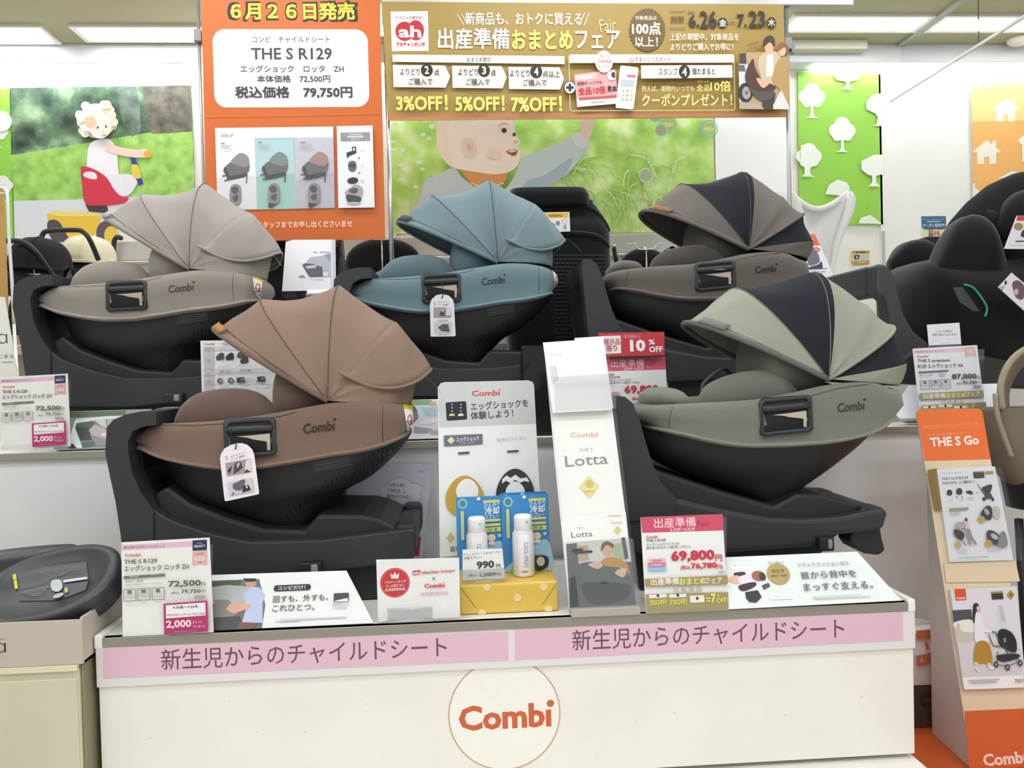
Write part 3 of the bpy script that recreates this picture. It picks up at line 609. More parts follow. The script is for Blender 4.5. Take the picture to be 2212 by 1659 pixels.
def price_zg(S):
    S.panel([(80, 93), (684, 70), (722, 775), (120, 803)], 'eeedea')
    S.poly([(80, 93), (684, 70), (690, 190), (92, 208)], 'd0506a').text(333, 131, 70, '出産準備', 'f6e0e4', 305, .004).text(545, 138, 42, 'Fair', 'a03c54', 92, 0).text(390, 181, 26, '5.29木〜6.25木', 'f4dfe4', 182)
    S.combi(163, 236, 22, 'cf7466', 88).text(193, 262, 19, 'THE S R129', '625f5c', 143, .02).text(243, 289, 19, 'エッグショック ロッタ ZG', '625f5c', 240, .01).text(285, 313, 20, '●対象 新生児〜4歳頃(〜105cm)', '8a8784', 322)
    S.text(463, 378, 86, '69,800', 'c93543', 320, .04).text(652, 391, 46, '円', 'c93543', 48, .02).text(408, 463, 32, '(税込', 'c93543', 70, .02).text(543, 450, 48, '76,780', 'c93543', 190, .04).text(660, 458, 34, '円)', 'c93543', 44, .02)
    S.rect(197, 411, 128, 28, 'eab4b8').rect(198, 442, 130, 26, 'dd7f96').rect(200, 472, 133, 26, '8cc4e8').grey(197, 411, 90, 12, 'c8868f').grey(198, 442, 96, 10, 'edc0cc').grey(672, 494, 56, 12)
    S.poly([(108, 545), (715, 517), (717, 582), (112, 600)], 'a59764').text(255, 563, 46, '出産準備', 'f4ecd8', 205, .02).text(458, 560, 44, 'おまとめ', 'efe98a', 190, .02).text(612, 557, 40, 'フェア', 'f4ecd8', 122, .02)
    S.text(420, 620, 34, '対 象 商 品', 'b3a67c', 205)
    S.poly([(115, 658), (718, 640), (722, 775), (120, 803)], 'a59764')
    for x, y, w_, h_ in ((203, 670, 130, 24), (348, 667, 126, 24), (490, 690, 105, 50)): S.rect(x, y, w_, h_, 'ece7dc', 6).ell(x, y-4, 20, 22, '2b2a28')
    S.text(205, 715, 36, '3%OFF!', 'ece06a', 122, .02).text(352, 711, 36, '5%OFF!', 'ece06a', 124, .02).text(608, 684, 64, '7', 'f2ea78', 36, .04).text(672, 699, 36, 'OFF!', 'ece06a', 84, .02).text(645, 668, 20, '%', 'ece06a')
    S.grey(570, 695, 36, 10, 'e0d89a', 2)
def card_stand(S, x0, x1, y0, y1, lip=.012):
    """clear acrylic easel: back sheet, foot and front lip under a card"""
    b = MB(); A = acr()
    a, c, d, e = S.pt(x0, y1, -.004), S.pt(x1, y1, -.004), S.pt(x1, y0, -.004), S.pt(x0, y0, -.004); q = S.n*.0015
    b.add([a, c, d, e, a-q, c-q, d-q, e-q], [(0, 1, 2, 3), (7, 6, 5, 4), (0, 4, 5, 1), (1, 5, 6, 2), (2, 6, 7, 3), (3, 7, 4, 0)], A)
    f = S.n*lip; g = S.ez*.016
    b.add([a, c, c+f, a+f, a+f+g, c+f+g], [(0, 1, 2, 3), (3, 2, 5, 4)], acr('eeeee4', .12)); return b
def carded(S, label, cat, span=None, group=None, nm='acrylic_stand'):
    yy = S.o.y; S.zmin = (Z2 if yy > 2.291 else Z1)+.001 if S.o.z < Z2+.1 and S.zmin is None else S.zmin
    o = S.done(label, cat, group)
    if span:
        b = card_stand(S, *span); b.v = [(v[0], v[1], max(v[2], S.zmin if S.zmin else -9)) for v in b.v]; mw = S.mw.inverted(); b.v = [tuple(mw @ V(v)) for v in b.v]
        c = put(nm, b, None, (0, 0, 0)); c.parent = o; c['label'] = 'clear acrylic easel'
    return o
S = Sign('price_card', (365, 1378), 1.745, tilt=.03).view(250, 1150, 6.914); price_zh(S); carded(S, 'white price card of 72,500 yen with magenta corner before the brown seat', 'price card', (110, 1440, 180, 1600))
S = Sign('price_card', (75, 968), 2.292, tilt=.05).view(-8.9, 798.5, 9.04); price_zh(S); carded(S, 'white price card of 72,500 yen before the light grey seat', 'price card', (110, 1440, 180, 1570))
S = Sign('price_card', (1478, 1322), 1.745, tilt=.15).view(1360, 1090, 3.403); price_zg(S); carded(S, 'white and pink price card of 69,800 yen before the olive green seat', 'price card', (122, 718, 90, 800))
S = Sign('price_card', (1390, 935), 2.305, tilt=.12).view(1278, 754, 4.3); price_zg(S); carded(S, 'white and pink price card of 69,800 yen behind the tall brochure stand', 'price card', (122, 718, 90, 800))
S = Sign('discount_card', (1370, 780), 2.30, tilt=.12).view(900, 700, 2.514)
S.panel([(985, 48), (1345, 42), (1347, 168), (1000, 178)], 'c02a33').poly([(1005, 66), (1108, 62), (1111, 158), (1010, 163)], 'eeeae8').text(1060, 97, 32, '展示品', 'b83a3c', 90, .02).text(1060, 132, 34, '限り', 'b83a3c', 56, .02)
S.text(1200, 117, 66, '10', 'f3eeee', 84, .05).text(1276, 98, 28, '%', 'f3eeee', 34, .03).text(1299, 137, 32, 'OFF', 'f3eeee', 74, .03).text(1168, 68, 16, '表示価格から', 'e6b4b4', 86, .005).frame(1168, 68, 96, 24, 1.5, 'd88', 8)
S.done('red ten percent off card taped above the pink price card', 'discount card')
S = Sign('price_card', (2060, 900), 2.28, tilt=.15).view(1960, 690, 7.9)
S.panel([(90, 500), (1190, 437), (1330, 1600), (215, 1650)], 'e6e6ec').poly([(95, 535), (965, 480), (970, 550), (103, 590)], 'e2c4d6').text(390, 545, 36, '新生児からのチャイルドシート', '9a7088', 500).poly([(965, 470), (1150, 458), (1178, 640), (1080, 618), (985, 655)], 'dfb9b6').ell(1072, 550, 104, 52, 'f0dedc').text(1072, 550, 28, 'R129', 'b98888', 80)
S.combi(258, 628, 48, 'cf8a84', 200).text(447, 708, 66, 'THE S premium', '62626c', 560, .02).text(560, 790, 76, 'R129 エッグショック VA', '62626c', 770, .015).poly([(185, 890), (693, 862), (695, 892), (190, 922)], '6e6e78').text(315, 950, 30, '新生児〜1歳頃', 'a4a4ae', 215).text(300, 990, 24, '(40〜83cm)', 'b8b8c2', 180).grey(580, 945, 130, 20, 'c4c4cc', 2)
for i, x in enumerate(((290, 1120), (467, 1110), (643, 1100))): icon(S, *x, 160, 150, '6e6e78', i)
S.text(955, 980, 98, '87,000', '50505a', 420, .035).text(1195, 992, 50, '円', '50505a', 50).text(870, 1097, 38, '(税込', '50505a', 96).text(1045, 1080, 62, '95,700', '50505a', 245, .03).text(1205, 1076, 40, '円)', '50505a', 50).rect(1170, 1142, 140, 34, 'a4a4aa')
S.poly([(190, 1265), (1272, 1210), (1284, 1325), (202, 1375)], 'a89f72').text(437, 1310, 80, '出産準備', 'ece6d4', 380, .02).text(805, 1297, 76, 'おまとめ', 'e6e284', 330, .02).text(1095, 1277, 68, 'フェア', 'ece6d4', 235, .015).text(745, 1400, 50, '対 象 商 品', 'b0aa92', 380)
S.poly([(212, 1470), (1312, 1415), (1330, 1600), (222, 1650)], 'a89f72')
for x, y in ((350, 1500), (620, 1480), (880, 1500)): S.rect(x, y, 220, 40, 'e8e4dc', 10).ell(x, y, 40, 44, '444')
S.text(1090, 1480, 80, '7', 'e6e284', 50, .04); carded(S, 'white price card of 87,000 yen before the black seat', 'price card', (180, 1330, 500, 1650))
S = Sign('notice_card', (2040, 748), 2.33, tilt=.08).view(1960, 690, 7.9); S.panel([(335, 90), (888, 55), (925, 455), (370, 475)], 'e9e9ee').poly([(368, 445), (922, 420), (925, 455), (370, 478)], '54557a').text(625, 202, 40, 'こちらの商品は', '8c8c96', 285).text(632, 260, 40, 'お取り寄せとなります。', '8c8c96', 415).line([(395, 350), (875, 325)], 4, 'd0d0d8')
S.rect(645, 440, 155, 90, acr('d8d8e0', .12)); S.done('small white notice taped above the 87,000 yen card', 'notice')
# slanted display cards in front of the bases
def slant(S, face, label, back=.09):
    S.zmin = (Z2 if S.o.y > 2.2 else Z1)+.0015
    o = S.done(label, 'display card', 'slanted cards under the car seats'); uv = [S.loc(*p) for p in face]
    P = [S.o+S.ex*u+S.ez*v-S.n*.0015 for u, v in uv]; P = [V((p.x, p.y, max(p.z, S.zmin))) for p in P]; zb = S.zmin
    tl, tr, br, bl = P; Q = [V((tl.x, tl.y+.012, zb)), V((tr.x, tr.y+.012, zb))]
    b = MB().add([tl, tr, br, bl, Q[0], Q[1]], [(0, 4, 3), (1, 2, 5), (0, 1, 5, 4), (2, 3, 4, 5)], mat('e4e6e2', .5))
    mw = S.mw.inverted(); b.v = [tuple(mw @ V(v)) for v in b.v]; c = put('card_sides', b); c.parent = o; return o
S = Sign('display_card', None, 0, tilt=.5, P0=W(640, 1353, Z=Z1+.002)).view(0, 1140, 2.572); fc = [(1000, 268), (1925, 238), (2075, 537), (1010, 585)]
S.panel(fc, 'e9eae6').poly([(1010, 300), (1440, 285), (1475, 430), (1455, 560), (1012, 578)], '6d716c').poly([(1010, 300), (1350, 290), (1330, 320), (1180, 335), (1012, 380)], '4c5a40').poly([(1180, 330), (1260, 318), (1420, 330), (1400, 420), (1250, 470), (1180, 420)], 'b4b7b4').poly([(1190, 400), (1270, 400), (1330, 470), (1280, 505), (1190, 500)], '8d8782').poly([(1190, 500), (1330, 490), (1350, 520), (1310, 560), (1190, 570)], '4a4b4d')
S.poly([(1355, 290), (1420, 285), (1425, 320), (1400, 335), (1370, 325)], 'c79b80').poly([(1350, 282), (1425, 282), (1420, 300), (1365, 302)], '2f2622').poly([(1350, 375), (1395, 330), (1440, 330), (1475, 375), (1460, 420), (1460, 530), (1345, 525), (1370, 445)], 'b9c4e0').poly([(1255, 455), (1280, 420), (1390, 425), (1395, 445), (1300, 480)], 'd9a88e').poly([(1330, 525), (1440, 530), (1400, 565), (1320, 565)], '7a5a4c')
S.rect(1625, 334, 205, 34, '1f1f20', 16).text(1622, 334, 22, 'コンビだけ！', 'ecece8', 150, .015).text(1672, 392, 38, '回すも、外すも、', '55564f', 305, .01).text(1632, 445, 38, 'これひとつ。', '55564f', 232, .01).rect(1897, 388, 84, 48, '3d3f42', 6).poly([(1860, 408), (1933, 392), (1935, 410), (1862, 412)], 'e9eae6').text(1893, 428, 18, 'マルチグリップ', '6c6d6a', 88).text(1893, 446, 10, 'Turn & Release', '9a9b98', 72).grey(1745, 505, 460, 7, 'c9cac6', 1).grey(1600, 518, 170, 6, 'c9cac6')
slant(S, fc, 'white slanted card with a man and a car in front of the brown seat')
S = Sign('display_card', None, 0, tilt=.5, P0=W(1720, 1312, Z=Z1+.002)).view(1360, 1090, 3.403); fc = [(692, 388), (1672, 345), (2000, 705), (728, 770)]
S.panel(fc, 'e9efea').rect(825, 448, 180, 40, 'f6f7f5', 18).text(825, 446, 15, 'フラットクッション', 'b8bab6', 140).poly([(765, 505), (840, 495), (850, 520), (790, 540)], '3b3034', 2).poly([(720, 545), (790, 520), (830, 560), (800, 585), (740, 570)], 'eab8a4', 2).poly([(800, 535), (900, 510), (940, 545), (900, 580), (830, 595)], 'e6e4ea', 2).poly([(805, 595), (915, 570), (925, 600), (850, 635), (812, 630)], '3b3034', 1).ell(945, 525, 100, 75, 'a06850').ell(975, 530, 50, 60, '4b2f2c').poly([(970, 595), (1020, 575), (1032, 602), (985, 628)], '5b4c52').poly([(848, 645), (940, 630), (970, 680), (930, 722), (880, 718), (855, 690)], '3b3034').rect(1110, 680, 175, 34, 'f6f7f5', 16).text(1110, 680, 14, 'インパクトブロック', 'b8bab6', 140)
S.ell(1091, 510, 168, 152, 'b9a163').text(1088, 490, 26, '新生児', '7c6a35', 88, .02).text(1092, 525, 16, '4歳頃〜1歳頃', '8a783f', 120).text(1072, 428, 16, '長〜く使える', '8f9390', 110)
S.text(1417, 440, 30, 'フラットクッションなら', '70746f', 380, .005).text(1457, 515, 54, '首から背中を', '646863', 410, .012).text(1527, 600, 56, 'まっすぐ支える。', '646863', 510, .012).grey(1520, 672, 450, 8, 'd2d6d1').grey(1560, 682, 520, 8, 'd2d6d1')
slant(S, fc, 'white slanted card about the flat cushion in front of the olive green seat')
S = Sign('display_card', None, 0, tilt=.4, P0=V((W(240, 968, Y=2.32).x, 2.315, Z2+.001))).view(130, 880, 11.64); fc = [(-150, 110), (2300, 40), (2400, 1010), (-150, 1060)]
S.panel(fc, '8d928e').poly([(-150, 120), (1660, 80), (1640, 200), (400, 260), (-150, 300)], '55654c').poly([(390, 290), (1200, 220), (2200, 190), (2200, 300), (1200, 290), (800, 340), (400, 400)], 'd2d5d2').poly([(300, 560), (380, 330), (460, 340), (390, 560), (560, 1020), (420, 1020), (220, 860)], 'e0e4e4').poly([(400, 400), (820, 340), (900, 430), (740, 560), (400, 520)], '50604a').poly([(370, 480), (720, 520), (800, 820), (520, 840)], '3e4247').poly([(720, 580), (860, 430), (1000, 480), (1180, 560), (1160, 800), (860, 760)], 'b5a79e').poly([(740, 680), (1160, 800), (1400, 760), (1400, 980), (900, 960)], '8a8886').poly([(1000, 720), (1080, 640), (1180, 640), (1180, 740)], 'e0c6bc').poly([(860, 320), (1140, 290), (1180, 530), (1050, 480)], 'bcc2bd').poly([(540, 880), (860, 850), (880, 960), (560, 1020)], '5b6068').poly([(220, 900), (330, 920), (420, 1030), (220, 1040)], '3c3a36').poly([(1200, 300), (2300, 200), (2300, 900), (1200, 900)], 'a4a8a4')
slant(S, fc, 'slanted photo card of a white car with open door below the light grey seat')
S = Sign('display_card', None, 0, tilt=.4, P0=V((W(880, 942, Y=2.32).x, 2.315, Z2+.001))).view(840, 820, 5.53); fc = [(-600, 262), (900, 225), (960, 690), (-600, 735)]
S.panel(fc, 'dfe0e6').poly([(150, 245), (500, 240), (560, 300), (220, 310)], '86ad7c').poly([(300, 330), (560, 310), (700, 330), (760, 560), (500, 600), (300, 560)], 'cdd8de').poly([(390, 340), (600, 320), (640, 440), (440, 440)], 'a9c8cc').poly([(300, 560), (520, 590), (460, 640), (300, 640)], '9a9aa2').poly([(370, 500), (560, 460), (600, 480), (560, 520), (400, 540)], 'f0d8dc').poly([(470, 270), (560, 262), (580, 300), (500, 310)], 'dba8a4').poly([(500, 610), (620, 600), (620, 650), (490, 655)], 'c79a96').poly([(-600, 300), (200, 280), (200, 600), (-600, 640)], '7d8280')
slant(S, fc, 'slanted photo card of a bright car interior below the teal seat')
S = Sign('display_card', None, 0, tilt=.45, P0=V((W(1990, 905, Y=2.32).x, 2.315, Z2+.001))).view(1850, 780, 8.295); fc = [(930, 440), (2600, 400), (2700, 990), (560, 1030)]
S.panel(fc, 'e6e8ea'); slant(S, fc, 'plain white slanted card below the black seat beside the olive seat')
# comparison chart
S = Sign('comparison_chart', (520, 880), 2.395, tilt=.06).view(420, 720, 10.05); S.panel([(130, 160), (1760, 140), (1830, 2420), (190, 2440)], 'e6e8e8').poly([(195, 305), (440, 300), (450, 1500), (215, 1520)], 'c6c1c1').combi(322, 232, 52, 'd26a76', 236).text(690, 240, 56, 'THE S', '7d8282', 190, .015).rect(1100, 340, 1300, 70, 'd5d6d6').text(640, 335, 30, 'チャイルドシート', 'a8a8aa', 230).rect(1100, 820, 1300, 90, 'd5d6d6')
for y in (300, 372, 775, 905, 1110): S.line([(200, y+4), (1750, y-14)], 5, 'b4b2b2')
for x in (900, 1335): S.line([(x, 300), (x+14, 1400)], 5, 'c2c2c2')
for x, c in ((565, '4a4644'), (775, '232424'), (1020, '4a4546'), (1090, '3d3739')):
    y = 510 if x < 1000 else (460 if x < 1050 else 580); S.poly([(x-80, y-10), (x+10, y-85), (x+75, y-70), (x+88, y), (x+80, y+50), (x-20, y+75), (x-80, y+65)], c, 2).line([(x+65, y+50), (x+62, y+130)], 8, '777')
S.text(670, 712, 24, 'THE S premium R129', '8e8e90', 290).text(640, 746, 20, 'エッグショック VA', 'a2a2a4', 230).text(1040, 700, 22, 'THE S R129', '9a9a9c', 150).text(1120, 730, 22, 'エッグショック ロッタ ZH', '9a9a9c', 320).text(672, 820, 34, '新生児〜1歳頃', '6c6c6e', 230, .02).text(1120, 802, 34, '新生児〜4歳頃', '6c6c6e', 230, .02).text(675, 865, 22, '身長40cm〜83cm以下', '8e8e90', 330).text(1120, 848, 22, '身長40cm〜105cm以下', '8e8e90', 330)
for x, y in ((570, 1032), (800, 1025)): S.ell(x, y, 125, 125, '6b5557').ell(x+10, y, 60, 66, 'b79a94')
for x, y in ((1018, 1015), (1462, 995)): S.rect(x, y, 165, 115, '3d3536', 14, .03).poly([(x-10, y+20), (x+20, y-30), (x+70, y-40), (x+40, y+10)], 'b98d80')
for x, y in ((320, 335), (320, 585), (325, 880), (330, 1030), (335, 1078)): S.grey(x, y, 120, 20, 'a49c9c')
for x, y in ((670, 1160), (1120, 1140), (1560, 1120), (1200, 985), (1210, 1035)): S.grey(x, y, 250, 14, 'a6a8a8')
S.zmin = Z2+.001; S.done('white comparison chart of seats half hidden by the brown hood', 'chart')
S = Sign('leaflet_sign', None, 0, tilt=0, roll=-.06, P0=V((W(840, 1200, Y=2.288).x, 2.289, Z1+.002))).view(720, 980, 6.382)
S.panel([(220, 90), (1372, 150), (1215, 1740), (60, 1740)], 'e4e7f4').text(1228, 245, 34, 'THE S', 'a3a7b4', 132, .005)
bub = [(720, 440), (780, 370), (900, 330), (1010, 345), (1080, 400), (1180, 420), (1225, 500), (1190, 560), (1215, 610), (1150, 655), (1050, 650), (1010, 685), (920, 695), (810, 660), (740, 685), (630, 650), (740, 640), (660, 590), (640, 520), (680, 450)]
S.poly(bub, 'f2f4fa', 3).line(cr(bub, 3, True)+[bub[0]], 6, '8e95ae')
S.text(885, 432, 48, '人気の車に', '5c6788', 242, .006, -.03).text(870, 510, 56, '『THE S…』', '5c6788', 250, .012, -.03).text(905, 590, 52, '取付けてみた！', '5c6788', 330, .012, -.03)
for y in (750, 828): S.poly([(348, y-32), (358, y-10), (382, y), (358, y+10), (348, y+32), (338, y+10), (314, y), (338, y-10)], 'b78a9c')
S.text(790, 778, 40, '実際に取付けたチャイルドシートはどんな感じ？', '6c7592', 790, .006, -.03).text(665, 850, 40, '運転席との距離は？車内空間は？', '6c7592', 550, .006, -.03).text(690, 932, 40, '大きくなっても使えるの？', '6c7592', 570, .006, -.03).frame(640, 1060, 1000, 160, 4, 'c2c8dc', 20).poly([(1120, 1145), (1208, 1150), (1182, 1408), (1080, 1400)], 'b8484c')
carded(S, 'white leaflet with a blue speech bubble behind the brown seat base', 'leaflet', (180, 1420, 60, 1700))
# egg demonstration board
S = Sign('demonstration_board', None, 0, tilt=.12, P0=V((W(1060, 1290, Y=1.95).x, 1.95, Z1+.001)), thick=.03).view(900, 700, 2.514)
S.panel([(115, 345), (130, 322), (150, 316), (605, 306), (628, 314), (637, 330), (700, 1500), (130, 1560)], 'f1f2ee', .03).poly([(117, 345), (132, 324), (152, 318), (604, 308), (626, 316), (635, 332), (647, 542), (122, 563)], 'ccd0cd')
S.combi(375, 373, 36, 'd4584c', 158).rect(216, 472, 112, 100, '242628', 8, .04).text(450, 438, 42, 'エッグショックを', '4b4f4e', 312, .012, .04).text(409, 491, 42, '体験しよう！', '4b4f4e', 230, .012, .04)
for x, c in ((192, 'd8cf92'), (240, 'e6e6e2')):
    S.poly([(x-18, 500), (x-10, 487), (x+8, 485), (x+18, 498)], c)
    for y in (437, 455, 473): S.ell(x, y, 7, 8, 'e6e6e2')
S.poly([(148, 606), (357, 597), (358, 652), (150, 664)], '6d6f7c').poly([(187, 611), (208, 631), (187, 652), (166, 632)], 'e4e0a8').text(278, 624, 24, 'エッグショック', 'eeeef2', 122, .02, .04).text(275, 646, 11, 'Combi Quality', 'c4c6d0', 80, .005, .04).text(516, 623, 18, '従来のウレタン', 'a9aeac', 165, 0, .04)
S.rect(256, 700, 64, 10, '3b3b40', 5, .04).rect(522, 691, 64, 10, '3b3b40', 5, .04)
egg = lambda cx, cy, w_, h_: [(cx+w_/2*math.sin(t)*(1-.18*math.cos(t)), cy-h_/2*math.cos(t)) for t in (i*math.pi/18 for i in range(36))]
S.poly(egg(262, 935, 208, 225), 'c9a23c').poly(egg(275, 900, 120, 120), 'f3f3ef').poly(egg(535, 905, 205, 240), '2f3134').poly(egg(535, 905, 104, 100), 'f3f3ef').poly([(465, 842), (488, 822), (510, 836), (535, 818), (562, 838), (598, 832), (612, 858), (584, 852), (560, 862), (535, 846), (510, 864), (485, 850), (462, 866)], 'f1f2ee')
S.poly([(132, 1110), (660, 1090), (672, 1235), (135, 1262)], 'eeeedc').poly([(184, 1130), (209, 1160), (185, 1192), (160, 1162)], 'cbbf7e').text(208, 1221, 30, '頭を', '6d6c62', 52, .01, .04)
S.zmin = Z1+.001; S.done('tall grey topped board with a gold egg and a black egg shape', 'demonstration board')
# brochure stand
r = thing('brochure_stand', 'tall white brochure stand with a clear pocket in the middle of the counter', 'brochure stand', (W(1300, 1325, Z=Z1).x, 1.80, Z1))
P0 = W(1300, 1328, Z=Z1+.001)
S = Sign('back_panel', None, 0, tilt=.2, P0=P0+V((0, .022, 0)), thick=.004).view(900, 700, 2.514)
S.panel([(690, 100), (1015, 78), (1200, 1565), (830, 1580)], 'f2f2ec', .004).combi(908, 600, 32, 'e4b8a4', 156).text(918, 683, 17, 'THE S', 'b4b4ae', 74, 0, .04).text(922, 738, 58, 'Lotta', '8d908c', 232, .002, .045).poly([(933, 822), (992, 880), (941, 950), (880, 888)], 'e6dd9c').poly(egg(938, 868, 44, 46), 'cfc47c').text(938, 910, 10, 'EGG SHOCK', 'b8ac66', 56)
S.zmin = Z1+.001; S.done(parent=r)
b = MB(); A = acr('f6f8f8', .10)
def sheet(b, S, pts, off, m, th=.0016):
    P = [S.pt(x, y, off) for x, y in pts]; q = S.n*th; n = len(P); b.add(P+[p-q for p in P], [tuple(range(n)), tuple(range(2*n-1, n-1, -1))]+[(j, n+j, n+(j+1) % n, (j+1) % n) for j in range(n)], m)
sheet(b, S, [(800, 1180), (1165, 1165), (1205, 1548), (835, 1565)], .024, A)
a_, c_, d_, e_ = S.pt(690, 100, 0), S.pt(830, 1580, 0), S.pt(830, 1580, .024), S.pt(700, 105, .02); b.add([a_, c_, d_, e_], [(0, 1, 2, 3)], A)
a_, c_, d_, e_ = S.pt(1018, 80, 0), S.pt(1200, 1565, 0), S.pt(1205, 1548, .024), S.pt(1025, 85, .02); b.add([a_, c_, d_, e_], [(0, 1, 2, 3)], A)
sheet(b, S, [(735, 300), (1065, 280), (1072, 470), (745, 485)], .03, A); put('clear_pocket', b, r)
b = MB(); a0, a1 = S.pt(830, 1580, .03), S.pt(1200, 1565, .03); b.box((a0.x, a0.y-.002, Z1), (a1.x, a1.y+.05, Z1+.018), mat('b0ada2', .5)); put('foot', b, r, bevel=.002)
for i, pts in enumerate(([(858, 76), (1013, 66), (1068, 455), (900, 470)], [(692, 106), (1010, 84), (1062, 462), (735, 478)], [(686, 100), (1005, 92), (1058, 466), (738, 482)])):
    S2 = Sign('brochure', None, 0, tilt=.2, P0=S.pt(880, 470, .008+.004*i), thick=.003).view(900, 700, 2.514); S2.panel(pts, 'f6f6f4', .003)
    if i == 2: S2.text(758, 165, 22, 'Lotta', 'd4d4d2', 60, 0).poly([(722, 230), (760, 225), (770, 300), (735, 330)], 'd9dade')
    S2.done(('rearmost white brochure peeking above the stack in the tall stand', 'middle white brochure of the stack atop the tall stand', 'front white brochure of the stack atop the tall stand')[i], 'brochure', 'white brochures in the tall stand')
S2 = Sign('brochure', None, 0, tilt=.2, P0=S.pt(1000, 1540, .019), thick=.010).view(900, 700, 2.514); S2.panel([(785, 1075), (795, 1050), (1135, 1018), (1192, 1535), (832, 1550)], 'f3f3ee', .010)
S2.text(897, 1142, 30, 'Lotta', '74746e', 116, .004, .04).text(888, 1108, 10, 'THE S', 'b8b8b4', 40).combi(1086, 1078, 13, 'e6b4a4', 62).poly([(1090, 1095), (1112, 1120), (1092, 1146), (1070, 1122)], 'ddd07c').grey(1075, 1040, 96, 6, 'd0d0cc')
S2.poly([(812, 1195), (1160, 1160), (1192, 1530), (832, 1545)], '5d6062').poly([(870, 1190), (1150, 1162), (1165, 1290), (880, 1310)], 'e6e2d6').poly([(868, 1205), (930, 1200), (935, 1280), (880, 1290)], 'cdb48c').poly([(1060, 1200), (1125, 1180), (1130, 1280), (1070, 1290)], 'b9c9a0').poly([(1110, 1160), (1130, 1158), (1150, 1270), (1130, 1280)], '4d5258')
S2.ell(1035, 1225, 56, 74, 'e8b79a').poly([(1002, 1235), (1005, 1195), (1035, 1180), (1068, 1195), (1064, 1215), (1030, 1200)], '7a4c38', 2).poly([(1000, 1290), (1050, 1265), (1110, 1280), (1145, 1310), (1145, 1370), (1010, 1360)], 'd3992f', 1).poly([(870, 1310), (950, 1290), (1000, 1310), (1130, 1330), (1150, 1380), (1140, 1415), (1060, 1432), (930, 1415), (880, 1370)], '596259', 1).poly([(905, 1405), (1150, 1415), (1130, 1490), (1000, 1520), (930, 1500)], '33363a', 1).poly([(930, 1305), (980, 1290), (1010, 1310), (980, 1330)], 'e6c4b4', 2).poly([(1075, 1350), (1110, 1325), (1140, 1335), (1120, 1375)], 'e6c4ae', 2).poly([(1000, 1400), (1040, 1398), (1040, 1412), (1000, 1414)], '1e2022').rect(872, 1226, 60, 12, '2c2c2c', 0, .04).rect(905, 1238, 96, 12, '2c2c2c', 0, .04).poly([(830, 1380), (860, 1370), (880, 1530), (838, 1535)], '2c2e31')
S2.done('brochure with a woman in a mustard top in the lower clear pocket', 'brochure')
# joint development card
S = Sign('info_card', (905, 1345), 1.757, tilt=.05).view(780, 1060, 3.456); S.panel([(113, 515), (732, 500), (740, 945), (128, 978)], 'e9e9e6').ell(253, 687, 222, 222, 'c93a3e').ring(253, 687, 206, 206, 2.5, 'e49a98').poly([(225, 655), (220, 615), (238, 632), (252, 605), (266, 632), (284, 612), (280, 655)], 'f0e4e2').text(255, 680, 20, 'アカチャンホンポ', 'f0e0de', 158, .012, .04).text(254, 708, 20, 'でしか買えない', 'f0e0de', 142, .012, .04).text(254, 736, 22, '共同開発商品', 'f0e0de', 150, .014, .04)
S.ell(402, 612, 36, 36, 'c94c4a').ell(428, 608, 34, 36, 'c94c4a').text(415, 611, 22, 'ah', 'f2e6e4', 48, .03).text(578, 604, 30, 'akachan honpo', 'c94c4a', 246, .02, .03).text(543, 654, 22, '×', '7a7a78', 26, .005).combi(548, 704, 36, 'c8504a', 156).text(547, 765, 28, '共同開発商品', 'd59c94', 208, 0, .03)
o = carded(S, 'white card with a round red crown badge beside the yellow box', 'info card'); b = MB(); A = acr('eef2f2', .16)
for y, q in ((885, .006), (965, .012)):
    a_, c_ = S.pt(196, y, q), S.pt(534, y-14, q); b.tube([a_, c_], .004, A, 8)
sheet(b, S, [(200, 880), (534, 868), (536, 990), (202, 1000)], .005, A); mw = S.mw.inverted(); b.v = [tuple(mw @ V(v)) for v in b.v]; c = put('clear_clip', b); c.parent = o
# yellow box and cooling sprays
yb = mat('e3bf55', .45, 0, 'card'); x0 = W(994, 1328, Z=Z1).x; x1 = W(1207, 1322, Z=Z1).x; y0 = W(1100, 1325, Z=Z1).y; zt = Z1+.068
r = thing('wrapped_box', 'yellow paper wrapped box under the cooling sprays', 'box', ((x0+x1)/2, y0+.07, Z1))
b = MB().box((x0, y0, Z1+.001), (x1, y0+.13, zt), yb); put('box', b, r, bevel=.004)
b = MB()
for xa, xb in ((x0+.004, x0+.036), (x1-.004, x1-.036)): b.add([(xa, y0-.0012, zt-.004), (xb, y0-.0012, Z1+.018), (xb, y0-.0012, Z1+.0155), (xa, y0-.0012, zt-.0075)], [(0, 1, 2, 3)], mat('b98f30', .5))
for x, z in ((.062, .062), (.13, .035), (.19, .058), (.05, .004), (.2, .006)):
    b.add([(x0+x+.009*math.cos(k*.5), y0-.001, min(zt, max(Z1+.001, Z1+z+.009*math.sin(k*.5)))) for k in range(13)], [tuple(range(13))], mat('efd998', .5))
put('paper_folds', b, r)
